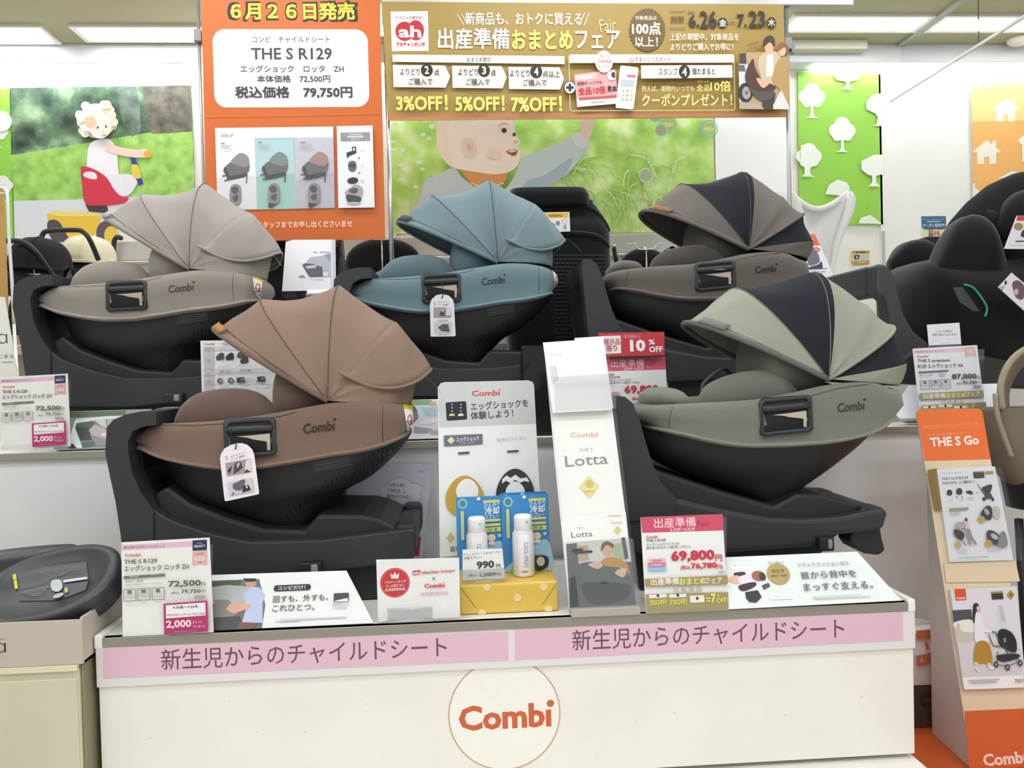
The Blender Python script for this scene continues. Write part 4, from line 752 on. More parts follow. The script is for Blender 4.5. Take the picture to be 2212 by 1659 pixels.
def spray_pack(px, cy, lab, Y, bottle, sc=1):
    r = thing('cooling_spray', lab, 'cooling spray', (W(px, 1250, Y=Y).x, Y, zt), 'cooling spray packs')
    S = Sign('backing_card', None, 0, tilt=.02, P0=V((W(px, 1250, Y=Y).x, Y, zt+.001))).view(px-1134+780, cy-1160+1060, 3.456)
    S.panel([(1045, 45), (1060, 35), (1390, 22), (1398, 30), (1415, 640), (1062, 655)], '3d8ccb').poly([(1290, 400), (1400, 380), (1413, 640), (1062, 655), (1060, 600)], 'a5cfe6', 1).poly([(1062, 610), (1413, 590), (1414, 640), (1062, 655)], 'e4d48c').ell(1097, 83, 72, 78, '8fc6d8').ell(1097, 83, 46, 50, '4f8f8c').rect(1314, 65, 128, 20, 'd9d56e', 6, .03)
    S.text(1316, 92, 34, 'ひんやり', 'e4eef4', 118, .012, .03).text(1316, 135, 54, '冷却', 'e4eef4', 106, .03, .03).text(1318, 178, 30, 'スプレー', 'e4eef4', 110, .012, .03).rect(1320, 205, 120, 18, 'd9d56e', 6, .03).rect(1322, 240, 118, 18, 'd9d56e', 6, .03).rect(1322, 275, 120, 34, 'd9d56e', 4, .03).text(1322, 275, 24, '消 臭', '5f9a58', 70, .02).rect(1096, 245, 24, 220, 'd2d48a', 8).ell(1372, 318, 28, 28, 'a8d4ea')
    S.ell(1313, 335, 60, 56, 'f0d2b0').poly([(1290, 388), (1290, 365), (1335, 362), (1338, 388)], 'e9e4d8').poly([(1285, 500), (1310, 480), (1390, 490), (1392, 560), (1330, 595), (1290, 570)], '2d2a2c', 1).ell(1340, 525, 60, 70, 'd8d0c4').text(1362, 606, 14, '日本製', '8a7a4c', 46, 0)
    S.ell(1216, 45, 28, 26, 'eaeae6'); S.zmin = zt+.001; S.done(parent=r)
    if bottle:
        c = S.pt(1210, 640); c = V((c.x, Y-.032, zt+.001)); wm = mat('eceaea', .3); k = sc
        b = MB().lathe([(.0, 0), (.023*k, 0), (.0255*k, .004), (.0255*k, .098*k), (.021*k, .106*k), (.019*k, .112*k)], c, wm, 28); put('bottle', b, r)
        b = MB().lathe([(.0188*k, .104*k), (.021*k, .108*k), (.021*k, .136*k), (.018*k, .142*k), (.0, .1425*k)], c, mat('f4f4f2', .35), 28); b.lathe([(.003, 0), (.003, .002)], (c.x+.008, c.y-.0205*k, c.z+.128*k), mat('b8b8b8', .4), 8); put('cap', b, r)
        b = MB(); vs, fs, tw, th = textmesh('COOL SPRAY', .01); H_ = .06*k
        b.add([(c.x+.0260*k*math.sin(y/th*.42-.05), c.y-.0260*k*math.cos(y/th*.42-.05), c.z+.082*k-x/tw*H_) for x, y in vs], fs, mat('8b96b4', .5))
        b.add([(c.x+.0261*k*math.sin(q), c.y-.0261*k*math.cos(q), c.z+z) for z in (.012, .015) for q in (-.3, -.15, 0, .15, .3)], [(i, i+1, i+6, i+5) for i in range(4)], mat('6a78b0', .5)); put('bottle_print', b, r)
        b = MB(); A = acr('f4fafc', .06); R_ = .0295*k
        rows = [[(c.x+R_*math.sin(q), c.y+.004-R_*math.cos(q)*1.0, c.z+z) for q in (-1.9, -1.5, -1, -.5, 0, .5, 1, 1.5, 1.9)] for z in (.002, .15*k)]; b.grid(rows, A, False); put('clear_blister', b, r)
spray_pack(1130, 1155, 'blue cooling spray pack hidden at the back of the right pair', y0+.125, 0)
spray_pack(1036, 1164, 'blue cooling spray pack behind the 990 yen tag', y0+.105, 1, .98)
spray_pack(1134, 1160, 'blue cooling spray pack with its whole white bottle showing on the yellow box', y0+.098, 1)
S = Sign('price_tag', (1045, 1258), y0+.012, tilt=.04).view(780, 1060, 3.456); S.panel([(757, 440), (1055, 432), (1075, 655), (757, 668)], 'ecebe8').text(905, 468, 20, 'チャイルドシート&ベビーカー', '55555a', 285, .008, .04).text(833, 500, 22, '冷却スプレー', '55555a', 130, .008, .04).text(928, 552, 58, '990', '454548', 132, .04, .04).text(1024, 562, 30, '円', '454548', 32).text(832, 632, 20, '(税込', '6a6a6c', 60, .01, .03).text(945, 626, 32, '1,089', '6a6a6c', 118, .03, .03).text(1025, 624, 24, '円)', '6a6a6c', 40)
o = carded(S, 'white 990 yen price tag clipped at the front of the yellow box', 'price tag'); b = MB(); A = acr('f2f2ee', .14)
sheet(b, S, [(750, 590), (1080, 575), (1080, 665), (752, 682)], .006, A); b.tube([S.pt(750, 596, .005), S.pt(1078, 582, .005)], .0025, A, 8); b.tube([S.pt(750, 682, .005), S.pt(1078, 664, .005)], .0035, A, 8); mw = S.mw.inverted(); b.v = [tuple(mw @ V(v)) for v in b.v]; c = put('clear_holder', b); c.parent = o
# hang tags
def hang_tag(S, pts, hole, lab, top):
    S.panel(pts, 'f0ebea'); cx = hole[0]
    return S
S = Sign('hang_tag', (520, 1080), 1.872, tilt=.0, roll=.11).view(460, 920, 9.217)
S.panel([(235, 1490), (210, 1300), (140, 640), (160, 560), (230, 450), (350, 380), (480, 345), (580, 345), (690, 380), (780, 470), (822, 580), (918, 1330), (905, 1362), (260, 1500)], 'f1ebeb')
S.text(272, 638, 72, '2', '8d8786', 58, .01, .16).text(515, 565, 34, '両方にぎると、', '8d8786', 340, .006, .17).text(500, 630, 34, 'パッと着脱。', '8d8786', 310, .01, .17)
S.poly([(250, 738), (745, 648), (775, 912), (280, 1005)], 'a39aa2').poly([(290, 890), (390, 780), (340, 960)], '3a3138').poly([(430, 760), (500, 700), (560, 720), (600, 830), (520, 900), (410, 960)], '4f434b').poly([(470, 770), (520, 710), (545, 760), (490, 850)], 'd9a796').poly([(660, 680), (745, 650), (770, 905), (640, 880)], 'e2d8d8').poly([(620, 930), (680, 860), (750, 915)], '3a3a42')
S.text(540, 990, 22, '左右のボタンをにぎる', 'b0a8a8', 250, 0, .17).poly([(298, 1120), (790, 1030), (822, 1295), (325, 1395)], 'c9cfd6').poly([(400, 1150), (520, 1100), (560, 1070), (650, 1060), (640, 1190), (560, 1290), (450, 1280), (400, 1240)], '6d626b').poly([(600, 1200), (730, 1170), (770, 1270), (590, 1330)], '3a3038').poly([(660, 1050), (790, 1035), (815, 1290), (760, 1260)], 'dccfc2').poly([(370, 1375), (430, 1300), (425, 1365)], '565c70').ell(680, 1215, 36, 44, 'f0e8ea')
S.ell(460, 445, 36, 36, '3d3838'); o = S.done('white hang tag with two photos hanging askew from the brown seat grip', 'hang tag', 'paper hang tags on the car seats')
b = MB(); p = S.pt(460, 440, .002); b.tube(cr([tuple(p), tuple(S.pt(475, 330, .008)), tuple(S.pt(400, 180, .012)), tuple(S.pt(390, 20, .006))], 5), .0012, mat('151515', .6), 6); mw = S.mw.inverted(); b.v = [tuple(mw @ V(v)) for v in b.v]; c = put('cord', b); c.parent = o
S = Sign('hang_tag', (957, 725), 2.43, roll=-.02).view(740, 380, 3.456)
S.panel([(657, 1195), (652, 960), (665, 920), (700, 890), (745, 882), (790, 892), (822, 920), (832, 955), (844, 1190), (838, 1197), (662, 1200)], 'efebec')
S.text(686, 955, 24, '2', '8d8786', 18).text(757, 943, 13, '両方にぎると、', '8d8786', 98, .006, .02).text(750, 963, 13, 'パッと着脱。', '8d8786', 88, .01, .02).rect(746, 1020, 132, 78, 'a39aa2').poly([(720, 1040), (745, 990), (765, 1010), (760, 1050)], '4f434b').ell(748, 1005, 20, 24, 'd9a796').rect(792, 1010, 36, 60, 'e2d8d8').rect(752, 1132, 130, 78, 'c9cfd6').poly([(710, 1130), (750, 1105), (790, 1110), (800, 1165), (740, 1160)], '5b5058').rect(748, 1078, 80, 12, 'c8c2c2').grey(755, 1182, 110, 6, 'c8c2c2').ell(743, 908, 12, 12, '3d3838')
o = S.done('white hang tag with two photos hanging straight from the teal seat grip', 'hang tag', 'paper hang tags on the car seats')
b = MB(); b.tube(cr([tuple(S.pt(743, 906, .002)), tuple(S.pt(752, 880, .006)), tuple(S.pt(745, 840, .01)), tuple(S.pt(738, 800, .004))], 5), .0014, mat('151515', .6), 6); mw = S.mw.inverted(); b.v = [tuple(mw @ V(v)) for v in b.v]; c = put('cord', b); c.parent = o
S = Sign('photo_card', (1545, 580), 2.47, tilt=1.25).view(1240, 360, 2.989); S.panel([(775, 655), (895, 585), (1060, 605), (1040, 655), (940, 665)], 'a59a96').poly([(800, 650), (880, 610), (960, 640), (900, 662)], '4b3834').poly([(900, 600), (1020, 605), (1000, 630), (940, 625)], 'c8beb8'); S.done('photo card lying over the rim of the taupe seat', 'photo card')
# black wrapped accessory
a = W(1153, 925, Z=Z2); b = MB(); x0 = W(1128, 850, Y=2.36).x; x1 = W(1200, 850, Y=2.36).x; z1 = W(1150, 745, Y=2.36).z
b.grid([[(x0+.004, 2.36, Z2), (x1, 2.355, Z2), (x1, 2.40, Z2), (x0+.004, 2.40, Z2)], [(x0, 2.350, Z2+.1), (x1, 2.352, Z2+.1), (x1, 2.395, Z2+.1), (x0, 2.395, Z2+.1)], [(x0-.002, 2.356, Z2+.19), (x1, 2.348, Z2+.19), (x1, 2.39, Z2+.19), (x0-.002, 2.39, Z2+.19)], [(x0+.002, 2.36, z1), (x1, 2.36, z1), (x1, 2.385, z1), (x0+.002, 2.385, z1)]], mat('0c0c0d', .12), True, (True, True), False)
r = thing('wrapped_accessory', 'flat black accessory in shiny film left of the white brochures', 'accessory', ((x0+x1)/2, 2.37, Z2)); put('film', b, r, bevel=.006)
# ------------------------------------------------------------------ banners on the pole frame
YB = 2.95
S = Sign('orange_banner', (640, 300), YB, thick=.003).view(0, 0, 2.592); OR = 'd0671f'
S.panel([(1122, -180), (2122, -180), (2157, 1340), (1158, 1352)], OR, .003)
S.text(1640, 63, 106, '６月２６日発売', '1d1a10', 716, .085).text(1640, 63, 92, '６月２６日発売', 'f1e63a', 690, .03)
S.rect(1632, 383, 868, 440, 'eef0f2', 70)
for cx, cy, h_, st, w_, b_ in ((1630, 222, 36, 'コンビ　チャイルドシート', 432, .01), (1633, 302, 68, 'THE S R129', 452, .02), (1637, 386, 40, 'エッグショック　ロッタ　ZH', 578, .012), (1645, 443, 42, '本体価格　72,500円', 408, .016), (1647, 518, 66, '税込価格　79,750円', 652, .03)): S.text(cx, cy, h_, st, '3c3d40', w_, b_)
S.line([(1142, 655), (1640, 648), (2138, 636)], 3, 'dd8048')
S.poly([(1205, 718), (1866, 710), (1876, 1166), (1220, 1178)], 'e9ebee').poly([(1427, 776), (1648, 772), (1660, 1170), (1440, 1172)], '9fc4bb').poly([(1648, 772), (1868, 770), (1876, 1166), (1660, 1170)], 'c6c4cc').poly([(1430, 785), (1642, 780), (1652, 970), (1560, 980), (1435, 990)], 'b6d2d2').poly([(1216, 1000), (1320, 985), (1428, 990), (1438, 1170), (1222, 1176)], 'd9dade').poly([(1660, 1010), (1760, 975), (1870, 965), (1875, 1164), (1662, 1168)], 'b9b6c0')
S.text(1273, 760, 18, 'LINE UP', '9a9da0', 68, .01)
for x, y, c in ((1325, 930, '908d8a'), (1540, 925, '7d8a8a'), (1765, 925, 'a5877e')):
    S.poly([(x-72, y+20), (x-40, y-15), (x+10, y-35), (x+66, y-25), (x+72, y+20), (x+50, y+45), (x-20, y+58), (x-62, y+45)], '6d6c6a', 2).poly([(x-30, y-18), (x-10, y-50), (x+25, y-72), (x+62, y-55), (x+72, y-20), (x+58, y+5), (x+20, y+2)], c, 2).poly([(x-70, y+10), (x-58, y+8), (x-35, y+70), (x-50, y+78)], '48494a').poly([(x-50, y+60), (x+60, y+40), (x+50, y+62), (x-30, y+80)], '4c4d4e').line([(x+60, y+45), (x+56, y+98)], 6, '4c4d4e').line([(x-80, y+58), (x-50, y+52)], 7, '4c4d4e').line([(x-66, y+84), (x-20, y+72)], 7, '4c4d4e')
    q = y+168; S.poly([(x-36, q-20), (x-30, q-52), (x-5, q-66), (x+22, q-55), (x+28, q-20), (x+28, q+30), (x+12, q+52), (x-20, q+60), (x-36, q+30)], '8d8a88', 2).poly([(x-28, q-30), (x-20, q-48), (x+5, q-50), (x+12, q-20), (x-10, q-10)], '5b5856', 2).poly([(x-20, q+5), (x+10, q-5), (x+8, q+28), (x-14, q+30)], '5f5c5a', 1).poly([(x-36, q+45), (x+10, q+50), (x-20, q+72), (x-34, q+70)], '4d4c4c')
for x, y, w_ in ((1252, 808, 26), (1460, 802, 32), (1700, 802, 36)): S.grey(x, y, w_, 8, '8e9292'); S.grey(x+18, y+18, w_+34, 5, 'b6babc', 2)
S.poly([(1888, 712), (2088, 708), (2100, 1165), (1898, 1168)], 'eceef0').poly([(1908, 748), (2074, 745), (2076, 795), (1910, 798)], '93979a', 0).grey(1992, 757, 90, 8, 'c4c8ca').grey(1992, 771, 112, 10, 'd4d7d9').text(1992, 786, 12, '3点セット', 'e2e4e6', 50)
S.poly([(1942, 860), (1975, 850), (1972, 828), (1996, 826), (1998, 862), (1960, 878), (1946, 892)], '3c3d3e').poly([(1980, 834), (1990, 834), (1990, 848), (1980, 850)], 'eceef0').text(2012, 890, 14, '+', '6c6d6e').poly([(1955, 915), (1975, 905), (1995, 915), (1998, 945), (1985, 965), (1962, 962), (1952, 940)], '6a6764', 2).rect(1975, 932, 32, 18, '444', 6).text(2014, 974, 14, '+', '6c6d6e').ell(1978, 1016, 62, 36, '333436', .1)
S.poly([(1935, 1080), (1990, 1040), (2025, 1050), (2034, 1080), (2020, 1110), (1960, 1100)], 'a9a6a2', 2).poly([(1955, 1075), (1985, 1055), (2008, 1068), (1990, 1090)], '5d5a58', 2).poly([(1944, 1095), (2022, 1108), (2012, 1140), (1955, 1138)], '4a4a4a', 1).ell(1984, 1142, 80, 14, 'b9babb')
for y in (852, 936, 1014, 1024): S.grey(2032, y, 22, 5, 'c4c6c8')
S.text(1975, 1256, 36, '詳しくはスタッフまでお申し出くださいませ', 'f2ddcc', 660, .016, al='R')
S.done('orange launch banner with a white price panel hanging left of the gold banner', 'banner')
S = Sign('gold_banner', (1260, 130), YB, thick=.003).view(800, 0, 2.404); GO = 'a58a44'
S.panel([(58, 8), (2146, 24), (2160, 608), (94, 626)], GO, .003).poly([(92, 590), (2159, 580), (2160, 607), (94, 625)], 'c08452')
S.poly([(105, 60), (298, 58), (303, 264), (112, 266)], 'f0edea').text(203, 92, 17, 'スマイルな育児を。', 'c43a40', 148, .02).ell(178, 163, 96, 100, 'c01f2e').ell(236, 158, 86, 104, 'c01f2e').text(205, 165, 62, 'ah', 'f2ecec', 118, .03).text(209, 231, 24, 'アカチャンホンポ', 'c01f2e', 148, .03)
S.text(797, 98, 64, '新商品も、おトクに買える', 'ece6d6', 604, .016)
for x in (452, 474): S.line([(x, 75), (x+34, 130)], 4, 'ece6d6')
for x in (1135, 1112): S.line([(x, 68), (x-26, 134)], 4, 'ece6d6')
S.text(537, 202, 104, '出産準備', 'f0ebdc', 368, .022).text(893, 208, 96, 'おまとめ', 'e8df6c', 312, .03).text(1180, 208, 90, 'フェア', 'f0ebdc', 228, .02).text(1232, 132, 60, 'Fair', 'e2d6ac', 84, -.005, .12)
tb = []
for i in range(72): q = i*math.pi/36; rr_ = 95 if i % 2 else 88; tb.append((1437+rr_*math.cos(q), 158+1.22*rr_*math.sin(q)))
S.poly(tb, '6a5528').text(1430, 95, 22, '対象商品は', 'e8dfc4', 110, .01).text(1432, 150, 62, '100点', 'f0e8d0', 146, .03).text(1432, 220, 50, '以上！', 'f0e8d0', 116, .022)
S.text(1592, 104, 36, '期間', '5b4a22', 68, .004).line([(1552, 64), (1635, 61)], 3, '5b4a22').line([(1552, 151), (1635, 148)], 3, '5b4a22').text(1664, 68, 12, '2026', '4a3c1c', 36, .02)
S.text(1678, 112, 66, '6.', '33291a', 56, .03).text(1752, 105, 90, '26', '33291a', 88, .03).ell(1827, 122, 50, 52, '33291a').text(1827, 122, 34, '金', 'ece4cc', 36, .02).line([(1862, 122), (1890, 121)], 6, '6a5528').text(1926, 112, 66, '7.', '33291a', 50, .03).text(2004, 104, 84, '23', '33291a', 86, .03).ell(2079, 122, 46, 56, '33291a').text(2079, 122, 36, '木', 'ece4cc', 34, .02)
S.text(1732, 196, 36, '上記の期間中、対象商品を', 'f0e8d4', 356, .012).text(1718, 248, 36, 'よりどりご購入でお得に！', 'f0e8d4', 326, .012)
S.poly([(116, 288), (1006, 296), (1008, 338), (116, 326)], 'ebe7de').text(563, 314, 26, 'おまとめ割引', '4b443a', 124, .01)
for (x0_, x1_, x2_), ty, dy in (((118, 388, 415), 0, 0), ((424, 682, 708), 0, 4), ((716, 980, 1004), 0, 10)): S.poly([(x0_, 342+dy), (x1_, 345+dy), (x2_, 402+dy), (x1_+4, 460+dy), (x0_+3, 457+dy)], 'ebe7de')
for ax, bx, cx_, d_, s4, w4 in ((207, 294, 345, 0, '点', 28), (507, 590, 638, 2, '点', 28), (775, 860, 938, 8, '点以上', 90)): S.text(ax, 378+d_, 34, 'よりどり', '4b443a', 102, .01).ell(bx, 370+d_, 62, 66, '2a251d').text(cx_, 382+d_, 34, s4, '4b443a', w4, .01)
for bx, st, d_ in ((294, '2', 0), (590, '3', 2), (860, '4', 8)): S.text(bx, 370+d_, 42, st, 'ece6da', 22, .03)
for bx, d_ in ((262, 0), (558, 2), (853, 6)): S.text(bx, 430+d_, 34, 'ご購入で', '4b443a', 122, .01)
for bx, st, w_, d_ in ((265, '3%OFF！', 262, 0), (565, '5%OFF！', 250, 3), (857, '7%OFF！', 258, 6)): S.text(bx+4, 540+d_, 74, st, 'e6df74', w_, .03); S.text(bx, 484+d_, 18, '合計価格より', '7d6a34', 126, .006)
S.frame(1460, 437, 856, 286, 4, 'dccf9e', 14).poly([(1032, 292), (1878, 292), (1880, 334), (1032, 336)], 'ebe7de').text(1460, 317, 26, 'すまいくパスポート', '4b443a', 182, .008).line(cr([(1342, 352), (1345, 318), (1358, 314), (1360, 326), (1348, 330)], 4), 3, '6a5c3c')
S.ell(1033, 463, 62, 68, 'ebe7de').ring(1033, 463, 62, 68, 4, '2a251d').text(1033, 463, 40, '+', '2a251d', 38, .06)
S.poly([(1055, 395), (1267, 370), (1285, 546), (1070, 564)], 'e7a6a6').poly([(1068, 520), (1282, 505), (1285, 546), (1070, 564)], 'eae6e2').poly([(1060, 402), (1168, 392), (1170, 414), (1062, 424)], 'eee0dc').text(1115, 408, 12, 'すまいくパスポート会員', '9b6a64', 100, 0, .07).text(1135, 440, 20, '期限内 いつでも', '6b4038', 128, .014, .07).text(1146, 479, 38, '全品10倍', 'c8383c', 140, .03, .06).text(1250, 470, 30, '見本', '3a2a26', 50, .03, .05).line([(1080, 522), (1278, 508)], 12, 'cc5a5c').text(1180, 538, 10, 'akachan honpo', '6c6864', 74, .01, .07)
S.poly([(1225, 385), (1262, 378), (1268, 420), (1235, 425)], 'f0dcd4', 2).poly([(1245, 392), (1262, 384), (1266, 412), (1252, 412)], '4b3430', 1)
S.poly([(1292, 356), (1300, 350), (1380, 360), (1386, 368), (1362, 570), (1354, 578), (1274, 570), (1268, 562)], 'eceae6').poly([(1304, 378), (1372, 384), (1354, 546), (1284, 540)], 'f0e0d2').poly([(1304, 378), (1372, 384), (1368, 424), (1300, 418)], 'e9e5e2').poly([(1328, 398), (1370, 402), (1369, 414), (1326, 410)], 'd2686c').poly([(1298, 422), (1366, 428), (1362, 460), (1294, 456)], 'b9c6ca')
for i in range(9): S.ell(1308+i % 3*22-i//3*2, 482+i//3*22, 10, 12, ('d9b49c', 'c99a8c', 'e6c8a8')[i % 3])
S.ell(1208, 332, 92, 112, 'f0dcd6')
for i, (st, w_) in enumerate((('他にも', 50), ('交換商品', 72), ('たくさん！', 66))): S.text(1210, 304+27*i, 19, st, 'a9837a', w_, .004)
S.poly([(1398, 352), (1868, 350), (1870, 415), (1400, 420)], 'ebe7de').text(1538, 385, 36, 'スタンプ', '4b443a', 98, .01).ell(1622, 385, 58, 68, '2a251d').text(1622, 385, 42, '4', 'ece6da', 24, .03).text(1720, 383, 34, '個たまると', '4b443a', 118, .01)
S.text(1537, 472, 28, '例えば、期間内いつでも', 'e6d9a8', 270, .01).text(1718, 468, 34, '全品', 'e6df74', 68, .014).text(1808, 460, 52, '10倍', 'e6df74', 104, .02).text(1718, 436, 12, 'ポイント', 'd8c878', 60).text(1635, 530, 60, 'クーポンプレゼント！', 'efe49a', 462, .016)
S.poly([(1905, 290), (2100, 280), (2150, 400), (2158, 580), (1903, 578)], 'bda07a').poly([(1903, 292), (1938, 290), (1940, 345), (1905, 345)], '4c4038').poly([(1900, 345), (1945, 350), (1975, 420), (1980, 500), (1903, 545)], 'd4d8dc').poly([(1900, 350), (1930, 352), (1935, 385), (1902, 385)], '5a6674').ell(1935, 495, 76, 100, '35312f').ell(1940, 495, 44, 64, 'a7a4a2').ell(1940, 495, 14, 18, '555').poly([(1905, 540), (2010, 555), (2030, 580), (1903, 578)], 'b5aa98')
S.poly([(2020, 560), (2030, 500), (2090, 495), (2080, 580), (2030, 580)], '41403f').poly([(2000, 330), (2040, 285), (2100, 290), (2120, 340), (2115, 440), (2040, 460), (2010, 400)], 'ccbb9c', 1).poly([(2045, 300), (2075, 295), (2080, 410), (2040, 412)], 'ece6da').ell(2056, 265, 46, 62, 'd9ae8c').poly([(2025, 262), (2030, 218), (2060, 200), (2084, 220), (2082, 262), (2060, 235)], '43352c', 2)
S.poly([(2070, 430), (2100, 330), (2140, 310), (2156, 330), (2158, 560), (2110, 480)], 'b8955a', 1).poly([(2076, 560), (2118, 480), (2155, 560), (2157, 580), (2076, 580)], 'e2ddd4').ell(2122, 280, 40, 52, 'e0b694').poly([(2098, 285), (2105, 245), (2135, 238), (2156, 262), (2150, 300), (2135, 262)], '8c5a40', 2)
S.poly([(1935, 390), (1972, 320), (1985, 370), (2020, 430), (2065, 450), (2090, 470), (2050, 500), (1985, 490), (1940, 450)], '55352f', 1).poly([(1950, 470), (2000, 490), (2080, 490), (2070, 520), (2030, 540), (1985, 520)], '55504d', 1).poly([(1990, 420), (2030, 430), (2062, 440), (2030, 470), (2010, 460)], 'dfb494', 2)
S.text(1972, 244, 14, '出産準備', '6b5328', 62, .006, .25).text(1968, 266, 13, 'しよう！', '6b5328', 46, .006, .25)
S.done('wide gold fair banner with white lettering hanging below the top rail', 'banner')
# pole frame
r = thing('banner_frame', 'metal pole frame on the upper tier holding the two banners', 'frame', (.4, 2.97, Z2))
CH = mat('b9bab6', .25, .8); GR = mat('a6a9a6', .4, .5)
for x, y0p, m_, nm in ((839, 300, CH, 0), (1703, 300, GR, 1), (437, 300, GR, 1)):
    X = W(x, y0p, Y=2.975).x; zt_ = 2.47 if x > 500 else 2.7
    b = MB().tube([(X, 2.975, Z2+.02), (X, 2.975, zt_)], .0085 if x > 500 else .006, m_, 14); o = put('pole', b, r)
    b = MB().lathe([(.045, 0), (.045, .012), (.012, .03)], (X, 2.975, Z2), GR, 20); q = put('base_plate', b, r)
    if nm:
        zc = W(x, 97 if x > 500 else 80, Y=2.975).z; b = MB().box((X-.014, 2.955, zc-.022), (X+.014, 2.995, zc+.022), mat('8e918e', .5)).box((X+.014, 2.962, zc-.035), (X+.028, 2.986, zc+.012), mat('8e918e', .5)); put('clamp', b, r, bevel=.003)
xl_, xr_ = W(826, 4, Y=2.96).x, W(1843, 4, Y=2.96).x; zr = W(1300, 9, Y=2.955).z
b = MB().box((xl_, 2.955, zr), (xr_, 2.995, zr+.045), mat('c4c4be', .4, .2)); put('top_rail', b, r, bevel=.003)
# ------------------------------------------------------------------ wall posters
def wall_sign(nm, at, thick=.012): return Sign(nm, at, 4.185, thick=thick)
S = wall_sign('wall_poster', (220, 350)).view(0, 0, 2.592); S.step = .0004
S.panel([(56, 492), (1070, 478), (1095, 1378), (84, 1392)], mat('6a8a62', .5, 0, 'foliage'), .012)
S.poly([(60, 870), (300, 830), (600, 780), (850, 740), (1078, 730), (1090, 1130), (78, 1135)], mat('90c050', .5, 0, 'lawn')).poly([(76, 1125), (400, 1118), (700, 1100), (1088, 1120), (1095, 1378), (84, 1392)], 'dfe3e6')
S.poly([(650, 484), (760, 484), (785, 600), (790, 740), (740, 765), (690, 690), (668, 600)], mat('67776a', .5, 0, 'mottle')).poly([(800, 484), (1066, 482), (1076, 734), (960, 742), (850, 748), (812, 640)], mat('6a6658', .5, 0, 'mottle'))
S.poly([(265, 1200), (320, 1180), (440, 1190), (565, 1195), (560, 1255), (515, 1335), (380, 1325), (330, 1240), (267, 1232)], 'f0c63a').poly([(262, 1198), (320, 1180), (565, 1195), (560, 1212), (330, 1212)], 'f6dd7c').poly([(270, 1240), (330, 1240), (385, 1330), (430, 1360), (330, 1372), (275, 1310)], '4f4a4e', 1).ell(600, 1310, 120, 150, '5a5060').ell(625, 1320, 80, 110, 'e9c742').poly([(480, 1145), (600, 1150), (610, 1195), (500, 1185)], '3a3438')
S.poly([(500, 1000), (490, 900), (505, 810), (560, 780), (620, 785), (655, 840), (662, 930), (665, 1000), (620, 1010)], 'f3f1f4', 2).poly([(600, 985), (690, 975), (770, 990), (765, 1040), (720, 1095), (650, 1090), (610, 1040)], 'eceaf2', 2)
S.poly([(455, 945), (470, 933), (520, 945), (575, 975), (610, 1010), (640, 1060), (680, 1100), (720, 1108), (690, 1140), (560, 1152), (480, 1140), (462, 1040)], 'd62b45', 1).poly([(470, 985), (480, 965), (525, 965), (545, 985), (540, 1005), (500, 1000)], 'efe6ea', 1)
S.line([(745, 880), (765, 960), (792, 1035)], 28, '2c3aa0').poly([(738, 930), (770, 925), (790, 965), (788, 1000), (750, 990)], 'e9cf4a', 1).line([(600, 825), (680, 850), (760, 862), (820, 862)], 46, 'f3d5c4').ell(808, 860, 56, 52, 'f3d5c4').ell(830, 866, 46, 40, 'f0a93c')
S.ell(546, 680, 205, 200, 'f6ecdc')
for i in range(40): q = random.uniform(0, 6.28); k = random.uniform(.5, 1.02); S.ell(548+104*k*math.cos(q), 684+98*k*math.sin(q)-8, 52, 50, ('fbf6ea', 'f4ead6', 'fdfaf2', 'ecdcc0')[i % 4])
S.ell(572, 712, 128, 148, 'f9e6da').ell(520, 692, 66, 70, 'e6c4a0').ell(560, 722, 12, 16, '5b5a64').ell(606, 716, 11, 15, '5b5a64').ell(598, 766, 30, 10, 'd99a92').ell(590, 742, 12, 8, 'eec6b4')
S.done('wall poster of a curly haired toddler on a red and yellow tricycle', 'poster')
S = wall_sign('wall_poster', (1200, 380)).view(800, 0, 2.404); S.step = .0004
S.panel([(100, 420), (1778, 400), (1788, 1205), (110, 1215)], mat('86b94c', .5, 0, 'meadow'), .012)
for i in range(90):
    x = random.uniform(1000, 1600); y = random.uniform(900, 1190); L_ = random.uniform(60, 170); k = random.uniform(-.9, .9); S.line(cr([(x, y), (x+k*L_*.4, y-L_*.6), (x+k*L_*1.1, y-L_*.75)], 4), random.uniform(4, 9), random.choice(('b4d87a', 'c8e494', 'a4cc68', 'd4e8ac')))
for i in range(16): S.ell(random.uniform(120, 340), random.uniform(650, 980), random.uniform(14, 40), random.uniform(10, 26), 'e9f0dc')
S.poly([(285, 940), (330, 930), (430, 882), (480, 935), (560, 985), (680, 1000), (742, 930), (790, 832), (880, 790), (980, 745), (1045, 715), (1090, 700), (1115, 730), (1132, 765), (1080, 840), (1010, 920), (900, 975), (830, 1000), (770, 1120), (235, 1160), (262, 1030)], 'c9d5da', 1).poly([(740, 1110), (800, 960), (900, 920), (1040, 830), (1000, 925), (900, 978), (820, 1004)], 'a9bccd', 1).poly([(1040, 715), (1090, 700), (1132, 765), (1092, 782), (1060, 760)], 'dbe4e8', 1)
S.poly([(470, 880), (560, 905), (650, 918), (705, 905), (690, 960), (620, 975), (540, 965), (495, 930)], 'e59a5c', 1)
for i in range(5): S.line(cr([(520+8*i, 960+14*i), (600, 982+14*i), (690-6*i, 962+14*i)], 5), 6, ('f0e2b8', 'e8b070')[i % 2])
S.poly([(350, 630), (344, 700), (352, 770), (380, 840), (430, 880), (500, 898), (570, 908), (640, 916), (705, 908), (752, 882), (772, 842), (777, 805), (764, 776), (775, 752), (757, 722), (748, 690), (744, 640), (730, 560), (560, 500), (400, 540)], 'fbece2', 1)
